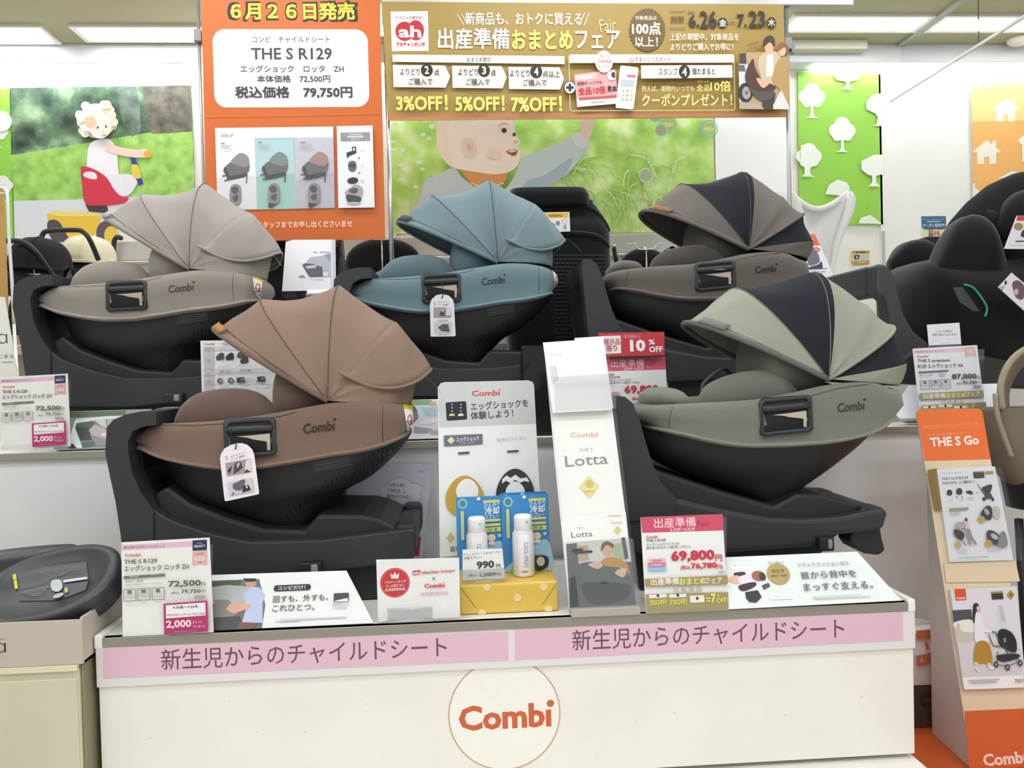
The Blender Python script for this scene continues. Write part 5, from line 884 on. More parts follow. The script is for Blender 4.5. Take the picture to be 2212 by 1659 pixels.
S.poly([(352, 640), (346, 720), (360, 800), (388, 850), (430, 880), (420, 800), (400, 700), (420, 620)], 'f8e4d6', 1).ell(512, 785, 88, 116, 'f4dccf', .3).ell(518, 776, 36, 60, 'efd0c0', .3).ell(512, 780, 18, 36, 'e2b8a4', .3).ell(690, 692, 46, 24, 'efe6e2').ell(692, 692, 26, 26, '3f2f28').ell(744, 713, 16, 20, '4a3830').line(cr([(660, 668), (690, 656), (718, 664)], 4), 7, 'dcb898').poly([(702, 800), (730, 792), (758, 790), (755, 815), (735, 822)], 'a8483f', 1).poly([(708, 800), (735, 794), (756, 792), (752, 800), (725, 806)], 'f6eeea').ell(752, 752, 26, 14, 'e8b8a4').ell(640, 812, 80, 60, 'f7dfd3')
S.poly([(1090, 705), (1085, 650), (1095, 600), (1120, 570), (1160, 560), (1158, 640), (1148, 690), (1122, 740)], 'f3d6c6', 1)
for x, y, q, c in ((1465, 618, 74, 'c2e6e4'), (1533, 662, 94, '9fdcd4'), (1495, 693, 70, 'cfe0d4'), (1742, 686, 90, '8ccbe6'), (1418, 925, 74, 'd6d9dc')): S.ell(x, y, q*.8, q*.8, mat('b4d47a' if q > 80 else 'a8c87c', .3)).ring(x, y, q, q*1.04, 6, c).poly([(x-q*.32, y-4), (x-q*.1, y-q*.12), (x+q*.28, y-q*.04), (x+q*.2, y+q*.1), (x-q*.2, y+q*.1)], 'e0ea9a' if q > 80 else 'c9a6b8', 2)
S.done('wall poster of a baby in a grey hoodie reaching for soap bubbles', 'poster')
a = W(1543, 260, Y=4.185); c_ = W(1700, 510, Y=4.185)
b = MB().box((a.x+.004, 4.176, c_.z-.02), (c_.x+.03, 4.198, a.z+.55), mat('f6f6f4', .5)); solo('blank_panel', b, 'plain white wall panel right of the baby poster', 'panel', ((a.x+c_.x)/2, 4.19, c_.z), bevel=.002)
WT = 'eef2e6'
def tree(S, x, y, s): # crown centre, width
    for dx, dy, q in ((0, -.22, .62), (-.26, -.02, .5), (.26, -.02, .5), (0, .06, .56), (-.2, .2, .36), (.2, .2, .36)): S.ell(x+dx*s, y+dy*s, q*s, q*s, WT)
    S.poly([(x-.06*s, y+.2*s), (x+.06*s, y+.2*s), (x+.05*s, y+.62*s), (x+.1*s, y+.74*s), (x+.26*s, y+.8*s), (x-.26*s, y+.8*s), (x-.1*s, y+.74*s), (x-.05*s, y+.62*s)], WT)
def house(S, x, y, s):
    S.poly([(x-.52*s, y), (x, y-.42*s), (x+.22*s, y-.25*s), (x+.22*s, y-.4*s), (x+.36*s, y-.4*s), (x+.36*s, y-.13*s), (x+.54*s, y), (x+.5*s, y+.06*s), (x+.38*s, y+.02*s), (x+.36*s, y+.5*s), (x+.1*s, y+.5*s), (x+.1*s, y+.22*s), (x-.1*s, y+.22*s), (x-.1*s, y+.5*s), (x-.36*s, y+.5*s), (x-.38*s, y+.02*s), (x-.5*s, y+.06*s)], 'f4eede')
S = wall_sign('roller_banner', (1810, 330)).view(1650, 0, 1.975); S.step = .0004; S.panel([(145, 305), (497, 308), (509, 958), (152, 962)], '97d04c', .008)
for x, y, s in ((352, 325, 100), (205, 415, 112), (480, 455, 104), (333, 560, 112), (190, 670, 108), (468, 715, 112), (310, 820, 110), (442, 962, 92)):
    tree(S, x, y, s) if (y < 800 and x < 460 and x > 185 and y > 340) else None
for dx in (0,): S.poly([(300, 312), (398, 312), (400, 340), (365, 352), (362, 372), (376, 384), (332, 384), (344, 372), (344, 352), (306, 342)], WT, 1).poly([(497, 400), (460, 405), (432, 440), (435, 470), (470, 485), (482, 500), (478, 530), (462, 538), (499, 540)], WT).poly([(155, 622), (200, 615), (236, 650), (236, 690), (205, 712), (192, 720), (192, 742), (206, 754), (158, 755), (170, 742), (170, 715), (153, 708)], WT, 0).poly([(504, 662), (465, 662), (412, 690), (412, 725), (440, 748), (458, 752), (458, 780), (442, 797), (492, 797), (475, 780), (475, 752), (505, 745)], WT).poly([(258, 830), (275, 790), (310, 768), (350, 780), (362, 800), (362, 840)], WT, 0).poly([(400, 955), (410, 930), (450, 918), (480, 940), (498, 956)], WT)
b = None; o = S.done('green roller banner with white trees on the right of the back wall', 'roller banner')
S = wall_sign('roller_banner', (5, 350)).view(0, 0, 2.592); S.step = .0004; S.panel([(-400, 500), (52, 496), (78, 1385), (-380, 1390)], '97d04c', .008)
for x, y in ((0, 760), (30, 1060)): tree(S, x-10, y-20, 110)
S.ell(10, 680, 120, 120, WT); S.done('green roller banner with white trees at the far left edge of the wall', 'roller banner')
S = wall_sign('roller_banner', (2150, 330)).view(1650, 0, 1.975); S.step = .0004; S.panel([(878, 320), (1500, 322), (1500, 950), (884, 960)], 'f4b86a', .008).poly([(878, 320), (1500, 322), (1500, 500), (880, 520)], 'eed68c')
for x, y, s in ((930, 345, 100), (1032, 465, 106), (950, 645, 110), (1130, 585, 110), (1058, 780, 110), (900, 830, 90)): house(S, x, y, s) if x < 1060 and y > 400 and x > 910 else None
S.poly([(886, 330), (975, 330), (965, 345), (962, 376), (938, 376), (938, 355), (918, 355), (918, 376), (892, 376)], 'f4eede').poly([(1080, 600), (1120, 565), (1200, 565), (1200, 690), (1100, 690), (1100, 620)], 'f4eede').poly([(884, 790), (900, 780), (900, 800), (922, 822), (912, 840), (884, 845)], 'f4eede').poly([(1000, 760), (1058, 730), (1130, 745), (1130, 760)], 'f4eede')
S.done('orange and yellow roller banner with white houses at the right edge', 'roller banner')
b = MB().box((W(1962, 500, Y=4.19).x-.006, 4.17, 1.2), (W(1962, 500, Y=4.19).x+.006, 4.198, W(1905, 500, Y=4.19).z), mat('b9b9b0', .4)); x_ = W(1906, 540, Y=4.19).x; b = MB().box((x_-.005, 4.17, 1.2), (x_+.005, 4.199, W(1906, 500, Y=4.19).z), mat('babab2', .4)); struct('trim_4', b)
for nm, lab, cat, at, vw, f in (('wall_notice', 'small gold edged caution notice on the white wall under the green banner', 'notice', (1860, 560), (1640, 380, 5.027), lambda S: S.panel([(1010, 815), (1200, 812), (1196, 960), (1008, 964)], 'dfdcc4').poly([(1010, 815), (1200, 812), (1200, 842), (1010, 845)], 'b9973c').poly([(1008, 925), (1196, 920), (1196, 960), (1008, 964)], 'b9973c').poly([(1045, 838), (1060, 818), (1075, 838)], '4a3a14').grey(1120, 828, 78, 14, '6b5a24').poly([(1022, 862), (1090, 858), (1080, 905), (1035, 910)], '3c3a34').ell(1058, 885, 26, 26, 'c9c6b6').rect(1142, 880, 88, 52, 'c4c6bc').grey(1105, 940, 110, 10, 'e0d49c')),
        ('wall_notice', 'small photo of a woman with a baby carrier on the wall behind the white chair', 'photo', (1785, 550), (1640, 380, 5.027), lambda S: S.panel([(690, 740), (802, 736), (804, 965), (690, 970)], 'd2cabb').poly([(725, 760), (745, 738), (770, 745), (776, 790), (795, 800), (790, 830), (740, 800)], '4a3530', 1).ell(748, 775, 26, 38, 'd9a98c').poly([(720, 860), (770, 810), (798, 800), (730, 890)], '2f2a2c').poly([(735, 900), (790, 850), (795, 960), (740, 960)], 'c9a890', 1)),
        ('wall_notice', 'pale pinkish notice low on the wall behind the black cushions', 'notice', (1955, 545), (1640, 380, 5.027), lambda S: S.panel([(1500, 810), (1640, 806), (1640, 1000), (1500, 1000)], 'd9d4c8').rect(1570, 860, 110, 70, 'c9a6a0').grey(1570, 830, 90, 8, 'b4a49c'))):
    S = Sign(nm, at, 4.19, thick=.003).view(*vw); S.step = .0004; f(S); S.done(lab, cat)
# ------------------------------------------------------------------ wall shelf and what stands behind the tiers
r = thing('wall_shelf', 'long white shelf along the back wall behind the car seats', 'shelf', (0, 3.7, 0))
b = MB().box((-3.4, 3.25, 1.20), (3.4, 4.13, 1.235), mat('e6e4dc', .5)); put('board', b, r, bevel=.003)
b = MB().box((-3.4, 3.30, 0), (3.4, 4.13, 1.20), mat('d9d7cf', .6)); put('plinth', b, r)
S = Sign('price_rail', (95, 738), 3.246).view(0, 300, 2.96); S.panel([(-300, 1262), (900, 1240), (905, 1300), (-298, 1325)], 'e0b4c2').text(258, 1296, 30, 'ベビーカー', '8a5a6c', 130, .01); S.done(parent=r, lab='pink rail lettered for strollers')
SH = 1.235
def L3(x, y, Y): return W(x, y, Y=Y)
def stroller(label, Y, can_pts, m_c, handle, seat, legs, lip=None, wdt=.17):
    """can_pts: hood outline as (x, y) from front hem over the top to the back hem in photo frame"""
    c0 = L3(*can_pts[0], Y); c1 = L3(*can_pts[-1], Y); r = thing('stroller', label, 'stroller', ((c0.x+c1.x)/2, Y, SH)); FR = pla('1c1d1f', .45)
    xs = [L3(x, y, Y) for x, y in can_pts]; xm = (c0.x+c1.x)/2; zb = min(p.z for p in xs); a = abs(c1.x-c0.x)/2; zt_ = max(p.z for p in xs)
    b = MB(); rows = []; H_ = zt_-zb
    for i in range(11):
        t = i/10*math.pi/2; k = max(.03, math.cos(t))**.75; z = zb+H_*math.sin(t)**.9; rows.append([(xm+a*k*math.cos(q*.2094), Y+.02+.17*k*math.sin(q*.2094)+.03*i/10, z-(.02 if math.sin(q*.2094) < -.2 and i == 0 else 0)) for q in range(30)])
    b.grid(rows, m_c, True, (False, True)); put('hood', b, r, fix=False)
    b = MB().tube([V(p) for p in rows[0]]+[V(rows[0][0])], .008, lip or m_c, 8); put('hood_hem', b, r)
    for q in (.35, -.45):
        b = MB().tube([(xm+(p[0]-xm)*1.01, p[1], p[2]+.002) for p in [rw[int(22+q*6)] for rw in rows]], .003, lip or m_c, 6); put('hood_seam', b, r)
    b = MB().tube(cr([tuple(L3(*p)) for p in handle], 6), .011, FR, 10); put('handle', b, r)
    s0 = L3(seat[0], seat[1], Y); s1 = L3(seat[2], seat[3], Y); b = MB().blob([((s0.x+s1.x)/2, Y, s1.z, a*.9, .14), ((s0.x+s1.x)/2, Y+.02, (s0.z+s1.z)/2, a*.98, .16), ((s0.x+s1.x)/2, Y+.05, s0.z, a*.9, .10)], fab('17181a'), 24, 3.5, 'z'); put('seat', b, r)
    for sx in (-1, 1):
        b = MB().tube([(xm+sx*a*.9, Y+.06, s0.z), (xm+sx*a*.95, Y-.08, SH+.10)], .012, FR, 8).tube([(xm+sx*a*.9, Y-.02, s1.z+.02), (xm+sx*a*.95, Y+.15, SH+.10)], .012, FR, 8); put('leg', b, r)
        for dy in (-.08, .15):
            rows = [[(xm+sx*a*.95+dx, Y+dy+R_*math.cos(k*.3927), SH+.075+R_*math.sin(k*.3927)) for k in range(16)] for dx, R_ in ((-.018, .045), (-.018, .07), (-.012, .075), (.012, .075), (.018, .07), (.018, .045))]
            b = MB().grid(rows, pla('161617', .6), True, (True, True)); put('wheel', b, r)
    return r
stroller('black stroller with a rounded black hood at the left end of the wall shelf', 3.43, [(30, 575), (60, 520), (90, 512), (120, 530), (138, 575)], can('1d1e20'), [(-20, 522, 3.3), (30, 520, 3.3), (55, 526, 3.3), (78, 545, 3.31), (100, 575, 3.34), (125, 610, 3.38)], (28, 580, 130, 640), None)
r2 = stroller('black stroller with a cream hood and a tall black handle on the wall shelf', 3.93, [(135, 562), (160, 515), (190, 508), (225, 520), (240, 562)], can('d6d0b2'), [(86, 560, 3.68), (90, 520, 3.66), (92, 507, 3.66), (105, 499, 3.66), (165, 497, 3.66), (182, 503, 3.66), (195, 520, 3.66), (213, 562, 3.7)], (140, 562, 235, 625), None)
b = MB(); p = L3(74, 598, 3.44); S = Sign('paper_label', (75, 607), 3.315).view(0, 460, 6.9125); S.panel([(428, 908), (600, 905), (602, 1015), (432, 1018)], 'd4d6d8').grey(515, 950, 110, 10, 'a0a2a4', 3); o = S.done('small white paper label tied on the black stroller seat', 'label')
b = MB().tube([S.pt(515, 910, .001), S.pt(505, 790, .004)], .002, mat('d8d8d8'), 6); mw = S.mw.inverted(); b.v = [tuple(mw @ V(v)) for v in b.v]; c = put('string', b); c.parent = o
b = MB().tube(cr([tuple(L3(*p)) for p in ((243, 590, 4.1), (245, 545, 4.1), (247, 520, 4.1), (254, 512, 4.09), (262, 515, 4.08))], 5), .012, pla('1c1d1f'), 8).tube([L3(243, 590, 4.1), (L3(243, 590, 4.1).x, 4.1, SH)], .014, pla('1c1d1f'), 8)
solo('folded_buggy', b, 'black folded buggy handle sticking up right of the cream hood', 'stroller', (L3(243, 590, 4.1).x, 4.1, SH))
# black seat back and brochures left of the teal seat
xa, xb = L3(540, 600, 3.06).x, L3(742, 600, 3.06).x; zt_ = L3(640, 500, 3.06).z
r = thing('upright_car_seat', 'tall black car seat facing away between the light grey and teal seats', 'car seat', ((xa+xb)/2, 3.06, Z2)); FB = fab('0b0c0d')
b = MB().blob([((xa+xb)/2, 3.07, Z2+.012, (xb-xa)*.50, .085), ((xa+xb)/2, 3.07, Z2+.25, (xb-xa)*.5, .09), ((xa+xb)/2, 3.08, zt_-.06, (xb-xa)*.5, .08), ((xa+xb)/2, 3.08, zt_, (xb-xa)*.44, .055)], FB, 28, 5, 'z'); put('backrest', b, r)
b = MB().lathe([(.001, .004), (.026, .003), (.03, 0)], (0, 0, 0), pla('2b2c2e'), 20); P = L3(739, 580, 2.972); b.v = [(P.x+v[0]*.55, P.y-v[2]+.006, P.z+v[1]*1.7) for v in b.v]; put('side_cap', b, r)
S = Sign('print', (726, 525), 2.978).view(520, 480, 5.267); S.text(1080, 225, 36, 'R129', 'a8a8aa', 56, .02).grey(1085, 265, 50, 8, '8a8a8c'); S.done(parent=r)
r = thing('brochure_holder', 'slim stand with a clear pocket of car seat brochures left of the teal seat', 'brochure holder', (L3(660, 640, 2.72).x, 2.88, Z2))
c0 = L3(662, 640, 2.88); b = MB().box((c0.x-.06, 2.85, Z2), (c0.x+.06, 2.94, Z2+.012), mat('8d8f90', .4)).tube([(c0.x, 2.90, Z2), (c0.x, 2.90, c0.z)], .009, mat('9a9c9d', .3, .6), 10); put('pole', b, r)
S = Sign('clear_pocket', None, 0, tilt=.12, P0=c0+V((0, -.02, 0)), thick=.045).view(520, 480, 5.267); b = MB(); sheet(b, S, [(470, 790), (1015, 775), (1018, 860), (488, 870)], .012, acr('c9cbcc', .12), .05); put('clear_pocket', b, r)
for i, dx in enumerate((28, 14, 0)):
    S = Sign('brochure', None, 0, tilt=.12, P0=c0+V((0, -.012-.004*i, 0)), thick=.0035).view(520, 480, 5.267); S.panel([(512+dx, 222), (600+dx, 200), (1032+dx*1.6, 198), (1022+dx*2.2, 775), (470+dx, 785)], ('d8d9da', 'e4e5e6', 'f4f4f6')[i])
    if i == 2:
        S.poly([(700, 480), (730, 470), (790, 400), (910, 385), (1025, 340), (1022, 630), (780, 632), (740, 560)], 'b9bbc6').poly([(700, 490), (720, 470), (800, 470), (930, 510), (935, 620), (790, 625), (745, 570)], '5d606c').poly([(730, 505), (800, 490), (870, 490), (850, 520), (760, 530)], 'c9c8cc').poly([(960, 370), (1025, 365), (1020, 450), (1000, 440)], '8e98b0').rect(965, 590, 56, 42, 'e4e4e8', 6).text(850, 342, 14, '最新', '9a9a9c', 46).grey(955, 340, 130, 12, 'b4b4b6').grey(870, 650, 180, 8, 'cfc8c4').poly([(650, 625), (700, 600), (745, 630)], '8e909c')
    S.done(('rear brochure of the trio left of the teal seat', 'middle brochure of the trio left of the teal seat', 'front brochure with a baby seat photo left of the teal seat')[i], 'brochure', 'brochures in the holder by the teal seat')
# cushions hanging on hooks
def hung(label, cx, cy, wd, hg, Y, rot=0):
    c = L3(cx, cy, Y); k = Y/1723; r = thing('hanging_cushion', label, 'cushion', (c.x, Y, c.z-hg*k/2), 'black cushions hanging on wall hooks')
    b = MB(); rows = []
    for i in range(9):
        t = -1+i/4; rr = max(.02, (1-abs(t)**2.4))**.5; rows.append([(c.x+wd*k/2*rr*math.cos(q*.209), Y-.035*t, c.z+hg*k/2*rr*(abs(math.sin(q*.209))**.9*math.copysign(1, math.sin(q*.209)))) for q in range(30)])
    b.grid(rows, fab('0f1012'), True, (True, True)); put('pad', b, r)
    ht = c.z+hg*k/2; CHm = mat('c4c6c4', .2, .8); w_ = wd*k*.36
    b = MB().tube(cr([(c.x-w_, Y-.05, ht+.012), (c.x-w_*.55, Y-.05, ht+.012), (c.x-w_*.42, Y-.05, ht-.012), (c.x+w_*.42, Y-.05, ht-.012), (c.x+w_*.55, Y-.05, ht+.012), (c.x+w_, Y-.05, ht+.012)], 4), .004, CHm, 8).tube([(c.x, Y-.05, ht-.01), (c.x, Y-.052, c.z-hg*k*.42)], .004, CHm, 8).tube([(c.x, Y-.05, ht-.01), (c.x, 4.195, ht+.03)], .004, CHm, 8); put('hanger', b, r)
    for s in (-.62, .62): b = MB().box((c.x+s*w_-.008, Y-.06, ht-.014), (c.x+s*w_+.008, Y-.03, ht+.03), acr('d8dadc', .15)); put('clip', b, r)
hung('oval black cushion hanging on a chrome hanger behind the pole left of the teal seat', 828, 568, 160, 106, 4.02)
hung('black cushion hanging on a chrome hanger left of the taupe hood', 1392, 590, 116, 110, 4.02)
b = MB().tube(cr([tuple(L3(*p)) for p in ((1326, 535, 4.08), (1330, 560, 4.06), (1338, 590, 4.05), (1330, 620, 4.05))], 5), .012, fab('141517'), 8).tube([L3(1328, 532, 4.08), L3(1328, 520, 4.19)], .004, mat('c4c6c4', .2, .8), 6); solo('hanging_strap', b, 'black strap hanging on a wall hook beside the airbag label seat', 'strap', tuple(L3(1330, 620, 4.05)))
# seat with airbag label
Y = 2.96; ol = [(1100, 800, 1322), (1095, 700, 1322), (1092, 600, 1322), (1092, 540, 1320), (1095, 500, 1318), (1098, 470, 1308), (1102, 445, 1290), (1112, 428, 1275)]
r = thing('upright_car_seat', 'large black car seat seen from behind with a yellow and white airbag label', 'car seat', (L3(1210, 700, Y).x, Y, Z2)); secs = []
for xl_, yy, xr_ in ol: p, q = L3(xl_, yy, Y), L3(xr_, yy, Y); secs.append(((p.x+q.x)/2, Y+.06, p.z, (q.x-p.x)/2, .11 if yy > 480 else .085))
secs = [((secs[0][0]), Y+.06, Z2+.012, secs[0][3], .10)]+secs; b = MB().blob(secs, fab('0c0d0e'), 32, 4, 'z'); put('backrest', b, r); bk = b.bvh()
p, q = L3(1096, 428, Y), L3(1273, 428, Y); z0, z1 = L3(1180, 440, Y).z, L3(1180, 409, Y).z
b = MB().blob([((p.x+q.x)/2+.0, Y+.05, z0-.01, (q.x-p.x)/2, .10), ((p.x+q.x)/2, Y+.05, (z0+z1)/2, (q.x-p.x)/2, .105), ((p.x+q.x)/2, Y+.05, z1, (q.x-p.x)/2-.012, .09)], fab('0a0b0c'), 32, 5, 'z'); put('headrest', b, r)
for k, pl in enumerate(([(1100, 462), (1150, 446), (1230, 438), (1280, 452), (1312, 490), (1320, 540)], [(1140, 450), (1210, 430), (1270, 432), (1300, 455)], [(1190, 505), (1250, 503), (1295, 512), (1318, 540), (1320, 580)])):
    P = [bk.ray_cast(CAM, ray(*c).normalized())[0] for c in cr(pl, 5)]; P = [p for p in P if p]
    if len(P) > 3: b = MB().tube(P, .007, fab('1b1c1f'), 8); put('piping', b, r)
b = MB(); KK = mat('060607', .8); GG = pla('2a2c2f', .5)
for iy in range(24):
    for ix in range(22):
        x, y = 1198+ix*5.4+(iy % 2)*2.7, 552+iy*8.4; h = bk.ray_cast(CAM, ray(x, y).normalized())
        if h[0] and x < 1316: c = h[0]+V((0, -.0012, 0)); b.add([c+V((-.0026, 0, .004)), c+V((-.0026, 0, -.002)), c+V((.0026, 0, -.002)), c+V((.0026, 0, .004))], [(0, 1, 2, 3)], GG)
o = put('mesh_fabric', b, r, fix=False); o['kind'] = 'stuff'
S = Sign('airbag_label', (1195, 480), Y-.062).view(1080, 400, 4.146); S.panel([(300, 246), (622, 240), (630, 414), (300, 428)], 'e6e4e2').poly([(300, 250), (612, 248), (614, 292), (300, 296)], 'e9b62e').text(496, 272, 24, 'AIRBAG', '4a3a12', 124, .02).poly([(352, 290), (367, 262), (384, 289)], '2a2316').ring(378, 338, 60, 64, 7, 'c0353c').poly([(432, 380), (438, 320), (455, 318), (462, 350), (490, 345), (500, 370), (480, 392), (440, 392)], 'b9b4b2', 1).poly([(500, 330), (525, 320), (538, 345), (515, 366)], '8a8684', 1).line([(470, 340), (492, 355)], 8, 'c0454a').line([(552, 300), (555, 412)], 2, 'c4c2c0').frame(578, 324, 40, 32, 3, '8a8684').rect(582, 374, 20, 40, '9a9694').line([(420, 302), (424, 415)], 2, 'c4c2c0'); S.done(parent=r, lab='white label with a yellow airbag heading')
# white egg shaped chair
Y = 3.62; r = thing('bouncer_chair', 'white high backed baby chair on the wall shelf before the green banner', 'baby chair', (L3(1760, 560, Y).x, Y, SH)); wm = mat('f3f2f0', .35); b = MB(); rows = []
for y, xl_, xr_, d in ((417, 1708, 1832, .02), (432, 1714, 1836, .05), (455, 1720, 1832, .08), (490, 1730, 1818, .11), (530, 1738, 1804, .12), (580, 1745, 1795, .12), (650, 1748, 1792, .12)):
    p, q = L3(xl_, y, Y), L3(xr_, y, Y); n = 16; dz = .05 if y < 430 else .0
    rows.append([(p.x+(q.x-p.x)*k/n, Y+d*math.sin(math.pi*k/n), p.z-(dz+.02)*math.sin(math.pi*k/n)*(1 if y < 440 else .3)) for k in range(n+1)])
b.grid(rows, wm, False); o = put('backrest', b, r, fix=False); s = o.modifiers.new('thickness', 'SOLIDIFY'); s.thickness = .012
b = MB()
for e in (0, -1): b.tube([V(rw[e])+V((0, -.01, 0)) for rw in rows], [.012, .022, .024, .022, .018, .014, .012], mat('e9e8e6', .3), 12)
b.tube([V(p)+V((0, 0, .0)) for p in rows[0]], .012, mat('f6f5f3', .3), 10); put('rim', b, r)
zb = rows[-1][0][2]; b = MB().blob([((rows[-1][0][0]+rows[-1][-1][0])/2, Y+.03, SH+.01, .14, .10), ((rows[-1][0][0]+rows[-1][-1][0])/2, Y+.03, zb+.02, .09, .09)], wm, 24, 2.5, 'z'); put('base', b, r)
c = L3(1700, 415, Y+.24); b = MB().blob([(c.x-.02, Y+.27, SH+.01, .12, .05), (c.x-.03, Y+.27, SH+.3, .10, .05), (c.x-.02, Y+.27, c.z, .04, .03)], mat('e4e3e0', .4), 24, 2.5, 'z'); solo('bouncer_cushion', b, 'grey white rounded cushion leaning behind the white baby chair', 'cushion', (c.x, Y+.27, SH))
# orange headed board behind the taupe seat
S = Sign('info_board', (1765, 600), 3.0, tilt=.28).view(1640, 380, 5.027); S.panel([(380, 635), (605, 632), (825, 1120), (820, 1420), (420, 1420)], 'e9eaf0').poly([(380, 636), (605, 633), (660, 755), (395, 762)], 'e2672f').text(520, 690, 62, 'Combı', 'f4e6de', 130, .03).ell(620, 800, 84, 54, 'd8564a').grey(620, 800, 56, 12, 'f0cfc8').poly([(525, 810), (560, 795), (600, 800), (640, 850), (655, 930), (600, 965), (530, 960)], '6f7074', 1).poly([(500, 1005), (650, 960), (665, 930), (680, 935), (690, 1005), (500, 1020)], '3d3f4a').line([(490, 1016), (735, 1006)], 5, '55565e').grey(640, 1040, 200, 8, 'b9bac6'); o = S.done('white leaning board with an orange head behind the taupe seat', 'info board')
zz = S.pt(620, 1420).z; b = MB().box((S.pt(420, 1420).x, 2.93, 0), (S.pt(820, 1420).x, 2.99, .01), WHT)
# coupon sign on a black box
Y = 3.5; p0, p1 = L3(1988, 514, Y), L3(2060, 514, Y); b = MB().box((p0.x, Y-.05, SH+.001), (p1.x+.10, Y+.1, p0.z-.002), pla('111214', .35)); solo('speaker_box', b, 'black box under the blue coupon sign on the wall shelf', 'box', ((p0.x+p1.x)/2, Y, SH), bevel=.004)
S = Sign('coupon_sign', (2015, 511), Y-.02).view(1780, 360, 3.072); S.panel([(643, 326), (810, 324), (822, 465), (643, 467)], 'e6e6bc').poly([(645, 330), (808, 328), (812, 410), (785, 418), (670, 418), (648, 404)], '3f7092').text(728, 350, 10, 'ベビーカー・チャイルドシートを', 'b9d0dc', 140).grey(728, 364, 112, 8, '9dbccc').text(730, 389, 20, 'クーポン配布中！', 'e6eef0', 150, .02).rect(708, 432, 30, 28, 'd08a5c').rect(708, 452, 28, 18, '77706a').text(748, 442, 28, '5%', 'd0643c', 44, .03); S.done('blue and yellow coupon sign standing on the black box', 'sign')
# ------------------------------------------------------------------ black car seat on the right
R0 = V((1.62, 2.66, Z2)); Lr = lambda p, dy=-.2: L3(1780+p[0]/3.072, 360+p[1]/3.072, R0.y+dy); xz_ = lambda pl, dy=-.2: [(q.x, q.z) for q in (Lr(p, dy) for p in pl)]
r = thing('child_car_seat', 'large black car seat with a green trimmed slot at the right of the upper tier', 'car seat', R0, 'child car seats on the display'); PB = pla('3a3b3d', .5); FK = fab('0b0c0e')
bar = xz_([(352, 645), (402, 642), (455, 690), (490, 780), (510, 880), (540, 990), (600, 1090), (700, 1170), (700, 1420), (590, 1440), (515, 1380), (475, 1230), (440, 1050), (410, 880), (352, 850)])
b = MB().prism(bar, R0.y-.20, R0.y-.135, PB); put('rebound_bar', b, r, bevel=.012, seg=3); b = MB().prism(bar, R0.y+.135, R0.y+.20, PB); put('rebound_bar', b, r, bevel=.012, seg=3)
b = MB().prism(xz_([(352, 645), (402, 642), (452, 690), (470, 780), (470, 850), (352, 850)]), R0.y-.135, R0.y+.135, PB); put('rebound_beam', b, r, bevel=.008)
dk = [(q.x, q.z) for q in (Lr(p) for p in ((480, 1290), (620, 1180), (800, 1200), (1300, 1300), (1450, 1330), (1450, 1480), (480, 1440)))]; b = MB().prism([(x, max(Z2+.004, z)) for x, z in dk], R0.y-.21, R0.y+.21, pla('27282a')); put('base_deck', b, r, bevel=.012)
def secs(L_, e=2.6): return [(Lr(p, 0).x, R0.y, Lr(p, 0).z, ry, rz) for p, ry, rz in L_]
b = MB().blob(secs([((470, 880), .10, .05), ((560, 900), .20, .13), ((800, 960), .215, .17), ((1050, 980), .22, .19), ((1350, 930), .22, .24), ((1600, 850), .2, .2), ((1700, 830), .1, .1)]), FK, 28, 3); put('shell', b, r); shb = b.bvh()
for nm, y0_, L_ in (('side_cushion', -.13, [((700, 770), .02, .02), ((745, 700), .05, .06), ((850, 600), .06, .105), ((980, 565), .062, .12), ((1085, 605), .06, .105), ((1165, 700), .04, .04)]), ('side_cushion', .14, [((430, 660), .02, .02), ((520, 640), .06, .07), ((660, 620), .06, .07), ((760, 640), .03, .03)]), ('head_cushion', .0, [((860, 520), .03, .03), ((960, 470), .13, .09), ((1100, 500), .14, .1), ((1180, 540), .05, .05)]), ('head_wing', -.12, [((1110, 470), .02, .03), ((1200, 430), .05, .1), ((1330, 420), .06, .13), ((1460, 450), .05, .1)])):
    b = MB().blob([(Lr(p, y0_).x, R0.y+y0_, Lr(p, y0_).z, ry, rz) for p, ry, rz in L_], fab('0f1013'), 26, 3); put(nm, b, r)
pv_ = Lr((1330, 640), 0); b = MB(); rows = []
for k, ap in enumerate(((830, 470), (905, 330), (1010, 210), (1130, 110), (1250, 55), (1400, 40), (1560, 120))):
    A = Lr(ap, 0); rw = []
    for j in range(25):
        t = math.pi*j/24; c_, d_ = math.cos(t), math.sin(t); q = abs(d_)**.85; rw.append((pv_.x+(A.x-pv_.x)*q, R0.y-.2*math.copysign(abs(c_)**.85, c_), pv_.z+(A.z-pv_.z)*q))
    rows.append(rw)
b.grid(rows, can('0b0c0f'), False); o = put('hood', b, r, fix=False); s = o.modifiers.new('thickness', 'SOLIDIFY'); s.thickness = .003
def onshell(p, off=.003):
    d = ray(1780+p[0]/3.072, 360+p[1]/3.072).normalized(); h = shb.ray_cast(CAM, d); return h[0]-d*off if h[0] else None
P = [onshell(p) for p in ((855, 800), (920, 800), (960, 850), (1035, 960), (990, 960), (900, 900))]
if all(P): b = MB().add(P, [tuple(range(6))], pla('3b3c3f', .4)); put('side_slot', b, r, fix=False)
P = [onshell(p, .006) for p in cr([(930, 783), (985, 800), (1030, 850), (1075, 920), (1080, 960), (1068, 995)], 5)]; P = [p for p in P if p]
if len(P) > 3: b = MB().tube(P, .0035, mat('2f9a72', .5), 8); put('green_trim', b, r, label='green trim cord')
